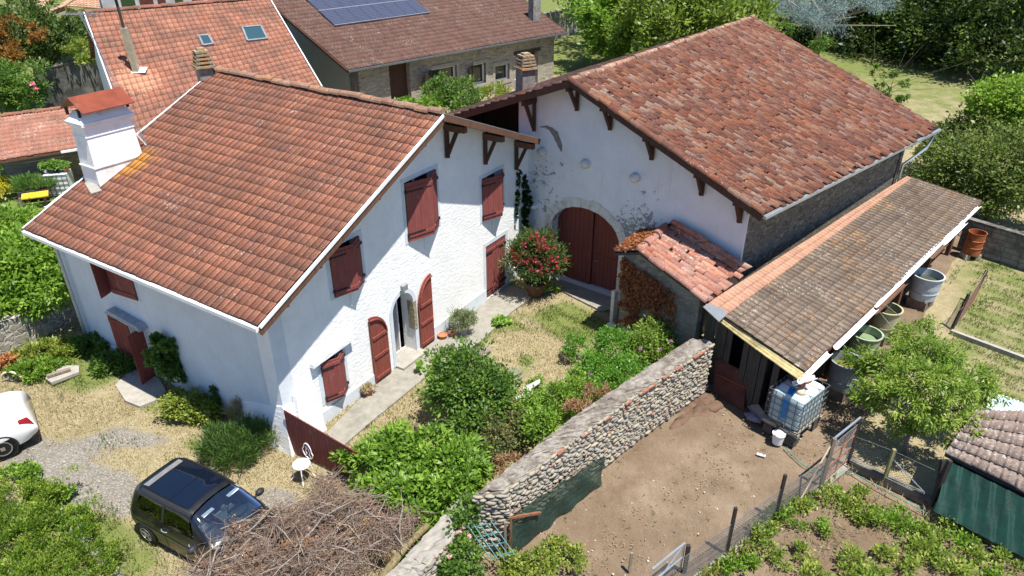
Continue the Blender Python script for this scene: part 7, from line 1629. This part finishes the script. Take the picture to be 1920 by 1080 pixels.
# hedge bottom left with a stone edge
hb_ = [bl(40, 930, .45, .8, .55, .35), bl(90, 1000, .45, .9, .6, .35), bl(10, 1010, .5, .9, .7, .4), bl(150, 1060, .4, .7, .5, .3), bl(60, 1080, .45, .9, .6, .35), bl(0, 1110, .45, .9, .6, .35), bl(-60, 960, .5, .8, .6, .35), bl(130, 1120, .4, .7, .5, .3)]
plant("low_hedge", "sprawling yellow green juniper like hedge in the bottom left corner", "hedge", tuple(P(60, 1000)), hb_, 34000, .07, .35, mat_leaf("hedge_leaf", (.035, .09, .01), (.20, .31, .03), (.36, .42, .06)), 61, 0, up=.9, shell=.45, sig=.13, clump=70)
plant("trailing_ivy", "bright ivy trailing over the stone edging of the hedge", "ivy", tuple(P(100, 950)), [bl(90, 925, .2, .5, .25, .15), bl(130, 970, .18, .35, .22, .13), bl(40, 885, .2, .4, .25, .14)], 3000, .07, .8, LG, 62, 0)
m = MB(); rr = random.Random(3)
for k in range(16):
    a = P(118 + k * 7.8, 962 + k * 9.2, .04); m.blob(a, (.13, .10, .10), 7, 5, .2, rr.random(), rr)
eg = thing("stone_edging", "row of pale mortared stones edging the hedge", "edging", tuple(P(180, 1030))); m.build("stones", PALECONC, eg)
# brush heap (dead vine twigs) on a log frame
bh = thing("brush_heap", "tangled heap of dead grey brown vine twigs over the bonnet of the black car", "brushwood", tuple(P(560, 1000)))
rs = random.Random(11); TW = mat_leaf("dead_twig", (.13, .085, .065), (.34, .25, .20), rough=.9, trans=.0)
cen = [bl(450, 1010, .75, .55, .4, .3), bl(560, 980, .75, .8, .5, .35), bl(650, 960, .75, .7, .5, .35), bl(500, 1060, .75, .8, .5, .35), bl(620, 1050, .8, .8, .5, .4), bl(720, 1000, .75, .6, .45, .35), bl(610, 915, .6, .4, .3, .25), bl(400, 1085, .7, .6, .4, .35), bl(760, 965, .7, .3, .25, .22)]
tv = []; tf = []; tuv = []
wts = [c[3] * c[4] for c in cen]
for k in range(7000):
    c = rs.choices(cen, wts)[0]; d = Vector((rs.gauss(0, 1), rs.gauss(0, 1), rs.gauss(0, 1))).normalized(); rad = rs.uniform(.45, 1.08)
    p = V(c[0] + d.x * c[3] * rad, c[1] + d.y * c[4] * rad, max(.03, c[2] + (d.z * .9 + .05) * c[5] * rad)); dr_ = V(rs.gauss(0, 1), rs.gauss(0, 1), rs.gauss(0, .35)).normalized(); L = rs.uniform(.15, .42); bend = V(rs.gauss(0, .3), rs.gauss(0, .3), rs.gauss(-.1, .3)) * L; w_ = rs.uniform(.0028, .0065)
    x_ = dr_.cross(V(0, 0, 1)).normalized(); y_ = x_.cross(dr_); b_ = len(tv); u_ = rs.random()
    for s in range(4):
        t = s / 3; q = p + dr_ * L * t + bend * t * t
        for j in range(3): a = 2.094 * j; tv.append(q + (x_ * math.cos(a) + y_ * math.sin(a)) * w_ * (1.2 - t * .6))
    for s in range(3):
        for j in range(3): tf.append((b_ + s * 3 + j, b_ + s * 3 + (j + 1) % 3, b_ + s * 3 + 3 + (j + 1) % 3, b_ + s * 3 + 3 + j)); tuv += [(u_, u_)] * 4
mk("twigs", np.array([tuple(v) for v in tv]), np.array(tf), TW, bh, uv=tuv)
m = MB()
for k in range(110):
    c = rs.choices(cen, wts)[0]; a = rs.uniform(0, 6.28); p = V(c[0] + rs.uniform(-.7, .7) * c[3], c[1] + rs.uniform(-.7, .7) * c[4], c[2] + rs.uniform(.0, .85) * c[5]); L = rs.uniform(.35, .9); d = V(math.cos(a), math.sin(a), rs.uniform(-.35, .3)); r_ = rs.uniform(.008, .019)
    e = p + d * L; m.tube([p, p.lerp(e, .5) + V(rs.uniform(-.08, .08), rs.uniform(-.08, .08), rs.uniform(-.02, .08)), e], [r_, r_ * .8, r_ * .35], 5)
m.build("branches", GBARK, bh, smooth=True)
foliage("dead_leaves", mat_leaf("dry_leaf", None, None), cen, 1500, .06, .5, bh, 5)
LOGM = mat_wood("lichen_log", (.12, .10, .05), (.27, .22, .11))
lg = thing("log_frame", "thick lichened logs propping the brush heap beside the broken wall", "log", tuple(P(750, 1040)))
MB().tube([P(712, 1090, .55), P(760, 1025, .62), P(802, 985, .66)], [.09, .08, .07], 8).build("log", LOGM, lg, smooth=True); MB().tube([P(722, 1020, .6), P(745, 1040, .62)], .055, 8).build("log", LOGM, lg, smooth=True)
plant("shade_ivy", "bright ivy under the logs at the broken wall", "ivy", tuple(P(790, 1030)), [bl(790, 1020, .3, .3, .35, .2), bl(815, 975, .5, .3, .25, .25), bl(760, 1070, .3, .3, .3, .2)], 2600, .08, .8, LG, 66, 0)
# roses
rsb = thing("rose_bush", "climbing rose with small pink blooms over the broken wall end", "rose", tuple(P(870, 1060)))
rb_ = [bl(865, 985, .9, .28, .25, .4), bl(870, 1050, .6, .32, .28, .45), bl(850, 1075, .6, .25, .25, .35), bl(885, 950, 1.1, .25, .2, .25)]
foliage("foliage", LM, rb_, 4200, .07, .7, rsb, 67); branches(P(870, 1075), [b[:3] for b in rb_], .03, rsb, BARK, "stem")
rs = np.random.RandomState(4)
for u, v in ((862, 998), (868, 988), (842, 1043), (880, 1005)):
    c = P(u, v, 1.1); dd = rs.normal(size=(40, 3)); dd /= np.linalg.norm(dd, axis=1)[:, None]; leaf_mesh("flower", np.array(c) + rs.normal(0, .012, (40, 3)), dd, rs.normal(size=(40, 3)), rs.rand(40, 2), .04, .9, mat_leaf("pink_petal", (.75, .38, .38), (.85, .55, .5)), rsb, rs)
plant("rose_shrub", "low open rose shrub at the bottom edge of the yard", "shrub", tuple(P(1020, 1060)), [bl(1010, 1055, .3, .45, .3, .22), bl(1070, 1050, .25, .35, .28, .2), bl(960, 1060, .3, .3, .3, .22), bl(1040, 1022, .25, .3, .22, .16), bl(1000, 1090, .25, .5, .3, .2)], 4200, .065, .6, LY, 68, 0)
# ivy strand at the house and barn corner
c_ = FRONT.p(FW - .3, 0, .1); iv = []
for z in np.arange(.9, 3.6, .16): iv.append((c_.x + .05 * math.sin(z * 5), c_.y - .05, z, .10 + .05 * math.sin(z * 3), .08, .13))
for z in np.arange(2.4, 3.9, .16): iv.append((FRONT.p(FW - .85 + .1 * (z - 2.4), 0, .05).x, FRONT.p(FW - .85 + .1 * (z - 2.4), 0, .05).y, z, .05, .05, .1))
plant("corner_ivy", "dark ivy strand climbing the drainpipe between the house and the barn", "ivy", tuple(FRONT.p(FW - .3, 0, .1)), iv, 2600, .08, .8, LD, 69, 0)
cw = MB(); rr = random.Random(5)
# vegetable plot rows
pot_m = mat_leaf("potato_leaf", (.09, .16, .02), (.28, .38, .06), (.50, .48, .12))
rows = [((1440, 1060), (1560, 985), (1600, 960)), ((1490, 1105), (1580, 1040), (1660, 990)), ((1560, 935), (1680, 985), (1760, 1020)), ((1640, 1110), (1720, 1060), (1800, 1020)), ((1760, 1000), (1860, 1050), (1940, 1090))]
rs = random.Random(6); grn_ = 0
veg = [(1470, 970, .5), (1495, 950, .45), (1430, 1010, .45), (1440, 1040, .4), (1400, 1060, .3), (1560, 940, .4), (1580, 955, .55), (1620, 970, .6), (1650, 985, .5), (1590, 1050, .45), (1600, 1080, .45), (1640, 1100, .5), (1690, 985, .6), (1720, 1005, .6), (1735, 1030, .65), (1760, 1055, .6), (1800, 1020, .35), (1790, 1085, .5), (1830, 1050, .4), (1660, 1040, .35), (1540, 1000, .25), (1500, 1040, .3), (1610, 930, .25), (1700, 1075, .35), (1860, 1090, .4), (1520, 1080, .35), (1780, 990, .3), (1880, 1050, .3), (1370, 1070, .28)]
gidx = ["beside the fence footing", "in the middle of the plot", "near the mossy kerb"]
cnt = [0, 0, 0]; ORD = "first second third fourth fifth sixth seventh eighth ninth tenth eleventh twelfth thirteenth fourteenth fifteenth sixteenth seventeenth eighteenth".split()
for k, (u, v, s_) in enumerate(veg):
    g = P(u, v, 0); zn = 0 if u < 1510 else (2 if (u - 1590) * .55 - (v - 930) > -15 else 1); cnt[zn] += 1
    t = thing("potato_plant", ("big leafy " if s_ > .5 else "small sparse " if s_ < .36 else "sprawling ") + "potato plant, " + ORD[sorted([q for q in veg if (0 if q[0] < 1510 else (2 if (q[0] - 1590) * .55 - (q[1] - 930) > -15 else 1)) == zn], key=lambda q: q[1]).index((u, v, s_))] + " from the top " + ("along the fence footing", "in the middle of the plot", "beside the mossy kerb")[zn], "potato plant", tuple(g), "potato plants on the vegetable plot")
    foliage("foliage", pot_m if (k * 7) % 4 else LG, [(g.x, g.y, .10 + s_ * .05, s_ * .68, s_ * .5, .07 + s_ * .1), (g.x + s_ * .5, g.y + (k % 3 - 1) * .25, .08, s_ * .4, s_ * .3, .07)], int(950 * s_), .08, .5, t, 70 + k, up=.8, sig=.34, shell=.2)
x, y, i, j, rs_ = sample(lambda i, j, x, y: .55 * (clump_n(x * 1.3, y * 1.2) > .45), 14000, 3.2, 11.5, 8.6, 12.6, 77)
k = inpoly(x, y, GARDEN); blades("dry_haulm", x[k], y[k], rs_, .20, .08, STRAW, "withered straw coloured stalks littering the vegetable plot", "dry stalks", .0)
x, y, i, j, rs_ = sample(lambda i, j, x, y: np.where((np.abs((x - 5.1) * .62 + (y - 10.6) * -.75) < .25), .8, 0), 9000, 3.2, 7.5, 9.0, 12.3, 78)
k = inpoly(x, y, GARDEN); blades("plot_edge_weeds", x[k], y[k], rs_, .16, .3, LY, "yellow green weeds along the inner side of the fence footing", "weeds", .0)
# right: large bushes and trees beyond the meadow
plant("laurel_bush", "huge mixed green bush right of the barn gutter", "bush", tuple(P(1850, 420)), [bl(1790, 310, 1.9, 1.3, 1.3, 1.1), bl(1870, 310, 2.3, 1.6, 1.6, 1.3), bl(1850, 260, 2.4, 1.4, 1.6, 1.2), bl(1790, 265, 1.9, 1.1, 1.2, .9), bl(1920, 360, 1.6, 1.3, 1.2, 1.1), bl(1840, 365, 1.1, 1.3, 1.1, .9), bl(1765, 335, .9, .8, .9, .8), bl(1930, 265, 2.5, 1.5, 1.6, 1.4), bl(1745, 285, .9, .6, .8, .7)], 32000, .17, .45, mat_leaf("bush_leaf", (.04, .075, .015), (.16, .22, .045), (.26, .32, .07)), 81, .12, shell=.62)
plant("lime_top_bush", "bright lime green bushy tree top at the right edge of the meadow", "tree", tuple(P(1900, 280)), [bly(1880, 190, 31, 1.3, 1.3, .95), bly(1925, 210, 30, 1.4, 1.4, 1.2), bly(1850, 205, 31, .8, .9, .6)], 8000, .17, .5, mat_leaf("leaf_lime2", (.09, .18, .015), (.28, .42, .05)), 82, .12)
plant("young_sapling", "small sapling with upright leafy shoots in the meadow behind the barn", "sapling", tuple(P(1665, 190)), [bly(1637, 135, 36, .12, .12, .5), bly(1650, 160, 36, .18, .15, .5), bly(1678, 142, 36, .35, .15, .16), bly(1692, 158, 35.5, .4, .15, .14), bly(1660, 180, 35.5, .3, .2, .3)], 1100, .14, .4, LM, 83, .05)
plant("meadow_shrub", "leggy shrub half hidden behind the barn roof at the meadow edge", "shrub", tuple(P(1700, 200)), [bly(1700, 186, 33, .5, .2, .12)], 350, .14, .4, LM, 84, 0)
FARS = [("willow", "bright willow like tree nearest the longhouse on the meadow", [bly(1165, 50, 55, 3.0, 3, 2.0), bly(1200, 20, 56, 3.6, 3, 2.6), bly(1148, 80, 54, 1.9, 2, 1.1), bly(1125, 15, 57, 2.2, 2.5, 1.8), bly(1215, 85, 52, 2.6, 2, 1.6)], LG, 15000, .36),
        ("willow", "second bright green tree leaning over the barn ridge", [bly(1250, 30, 50, 3.6, 3, 3), bly(1300, 60, 47, 3.2, 2.6, 2.6), bly(1340, 20, 48, 3.4, 3, 3), bly(1260, 85, 46, 2.6, 2, 2), bly(1360, 60, 45, 2.2, 2, 1.8)], mat_leaf("leaf_olive_bright", (.05, .09, .012), (.19, .27, .035), (.27, .36, .05)), 14000, .34),
        ("broad_tree", "bright broad leaved tree left of the blue cedar", [bly(1190, -10, 62, 5, 4, 4), bly(1370, 0, 58, 5, 4, 4), bly(1280, -20, 62, 5, 4, 4), bly(1100, -15, 68, 3, 4, 2.5)], LY, 11000, .42),
        ("dark_tree", "dark evergreen at the far side of the meadow, behind the cedar", [bly(1560, 5, 70, 7, 4, 4.5), bly(1640, 15, 68, 6, 4, 4.5), bly(1490, 40, 68, 4.5, 3, 3.5), bly(1600, 78, 66, 6, 3, 2.6), bly(1520, 82, 67, 4.5, 3, 2.2), bly(1560, 100, 66, 3.5, 2.5, 1.3)], LD, 21000, .38),
        ("dark_tree", "tall dark tree with sunlit leaf sprays at the top right of the meadow", [bly(1730, 0, 64, 6, 4, 4.5), bly(1690, 72, 62, 4.6, 3, 2.7), bly(1780, 72, 59, 4.8, 3, 3.0), bly(1655, 60, 65, 4.0, 2.6, 2.8), bly(1740, 50, 62, 4.5, 3, 2.8)], mat_leaf("leaf_dark_lit", (.009, .024, .006), (.05, .09, .013), (.18, .28, .035)), 19000, .34),
        ("dark_tree", "dense dark tree filling the top right corner", [bly(1850, 10, 57, 5.4, 4, 4), bly(1925, 30, 54, 5, 4, 4), bly(1850, 96, 54, 4.2, 3, 2.4), bly(1920, 105, 51, 4.2, 3, 2.9), bly(1800, 60, 57, 3, 3, 2.6)], mat_leaf("leaf_dark_lit", None, None), 21000, .32),
        ("broad_tree", "green tree with broad leaves at the top left corner", [bly(60, 70, 47, 2.6, 2.5, 1.6), bly(118, 75, 47, 1.8, 2, 1.3), bly(20, 40, 50, 2.6, 3, 1.5), bly(85, 90, 46, 1.8, 1.8, 1.1), bly(150, 60, 47, 1.3, 1.6, 1.0), bly(20, 100, 45, 2.2, 1.8, 1.3)], mat_leaf("leaf_deep", (.025, .055, .012), (.10, .16, .03), (.16, .22, .05)), 14000, .24),
        ("orange_shrub", "rusty orange leaved tree among the greens at the left edge", [bly(35, 60, 44, 1.7, 1.2, .7), bly(-5, 85, 43, 1.3, 1.2, .9), bly(5, 112, 42, 1.1, 1.0, .7)], ORL, 3600, .2),
        ("broad_tree", "dark glossy bush with two pink blooms left of the blackened wall", [bly(15, 160, 37, 1.6, 1.4, 1.1), bly(-20, 180, 36.5, 1.5, 1.3, 1.1), bly(45, 180, 36.5, .9, .9, .8)], LM, 8000, .17),
        ("yellow_shrub", "yellow green shrub beside the wall of the orange roofed house", [bly(150, 98, 43, .9, .8, .7), bly(163, 108, 42, .5, .6, .4)], LY, 2200, .15)]
for k, (nm, lb, bs, mt, n, lf) in enumerate(FARS):
    c = bs[-1 if nm != "broad_tree" else 0]; gz = (c[0], c[1], 0)
    t = thing(nm, lb, "tree", gz, None); foliage("crown", mt, bs, n, lf, .5, t, 90 + k, shell=.55, sig=.115, clump=max(10, int(n / len(bs) / 48)))
    branches(gz, [b[:3] for b in bs], .22 if lf > .2 else .08, t, BARK, "trunk", .4, k)
# blue cedar: flat sprays on long limbs
cd_ = thing("blue_cedar", "blue grey cedar with flat drooping sprays above the barn roof", "tree", tuple(flat(ray_at_y(1540, 60, 56))))
sp = [bly(u, v, y, rx, 1.6, .28) for u, v, y, rx in ((1440, 5, 52, 2.2), (1475, 20, 50, 2.0), (1500, 10, 52, 2.6), (1545, 18, 50, 2.4), (1530, 38, 48, 1.6), (1555, 50, 47, 1.1), (1590, 5, 53, 2.4), (1630, 0, 54, 2.2), (1460, 0, 53, 2), (1650, 12, 53, 1.3), (1510, 28, 49, 1.5))]
foliage("crown", CED, sp, 15000, .22, .13, cd_, 120, sig=.45, hang=.35, up=.2, shell=.2)
branches(flat(ray_at_y(1540, 60, 56)), [b[:3] for b in sp], .3, cd_, GBARK, "trunk", .6, 3)
# bushes under the longhouse
plant("rambling_bush", "climbing green bush in front of the tall window of the stone house", "bush", tuple(flat(ray_at_y(840, 40, 190))), [bly(830, 195, 39, .9, .7, .9), bly(865, 180, 39.5, .9, .7, 1.0), bly(815, 175, 40, .6, .6, .8), bly(880, 195, 38, .7, .6, .6)], 6000, .16, .5, LM, 131, .05)
plant("leafy_vine", "bright vine leaves behind the ridge of the white house", "vine", tuple(flat(ray_at_y(770, 38, 205))), [bly(760, 196, 38, .9, .6, .3), bly(800, 200, 37.5, .8, .6, .35)], 1800, .16, .6, LG, 132, 0)
plant("round_bush", "small round bush before the heat pump", "bush", tuple(flat(ray_at_y(932, 42, 185))), [bly(930, 175, 42, .8, .7, .5)], 1600, .17, .35, LY, 133, 0)
plant("barn_side_shrub", "small shrubs behind the top of the barn roof", "shrub", tuple(flat(ray_at_y(1530, 40, 90))), [bly(1540, 88, 44, .55, .4, .6), bly(1470, 58, 46, .4, .4, .5)], 1300, .15, .45, LM, 134, 0)
# pink blooms
fl = thing("pink_blooms", "two pink blossoms on the dark bush by the blackened wall", "flowers", tuple(ray_at_y(60, 29.4, 158)))
rs = np.random.RandomState(5)
for u, v in ((61, 157), (67, 166)):
    c = ray_at_y(u, 35.2, v); dd = rs.normal(size=(40, 3)); dd /= np.linalg.norm(dd, axis=1)[:, None]; leaf_mesh("flower", np.array(c) + rs.normal(0, .03, (40, 3)), dd, rs.normal(size=(40, 3)), rs.rand(40, 2), .1, .9, mat_leaf("rose_pink", (.8, .2, .3), (.9, .35, .4)), fl, rs)
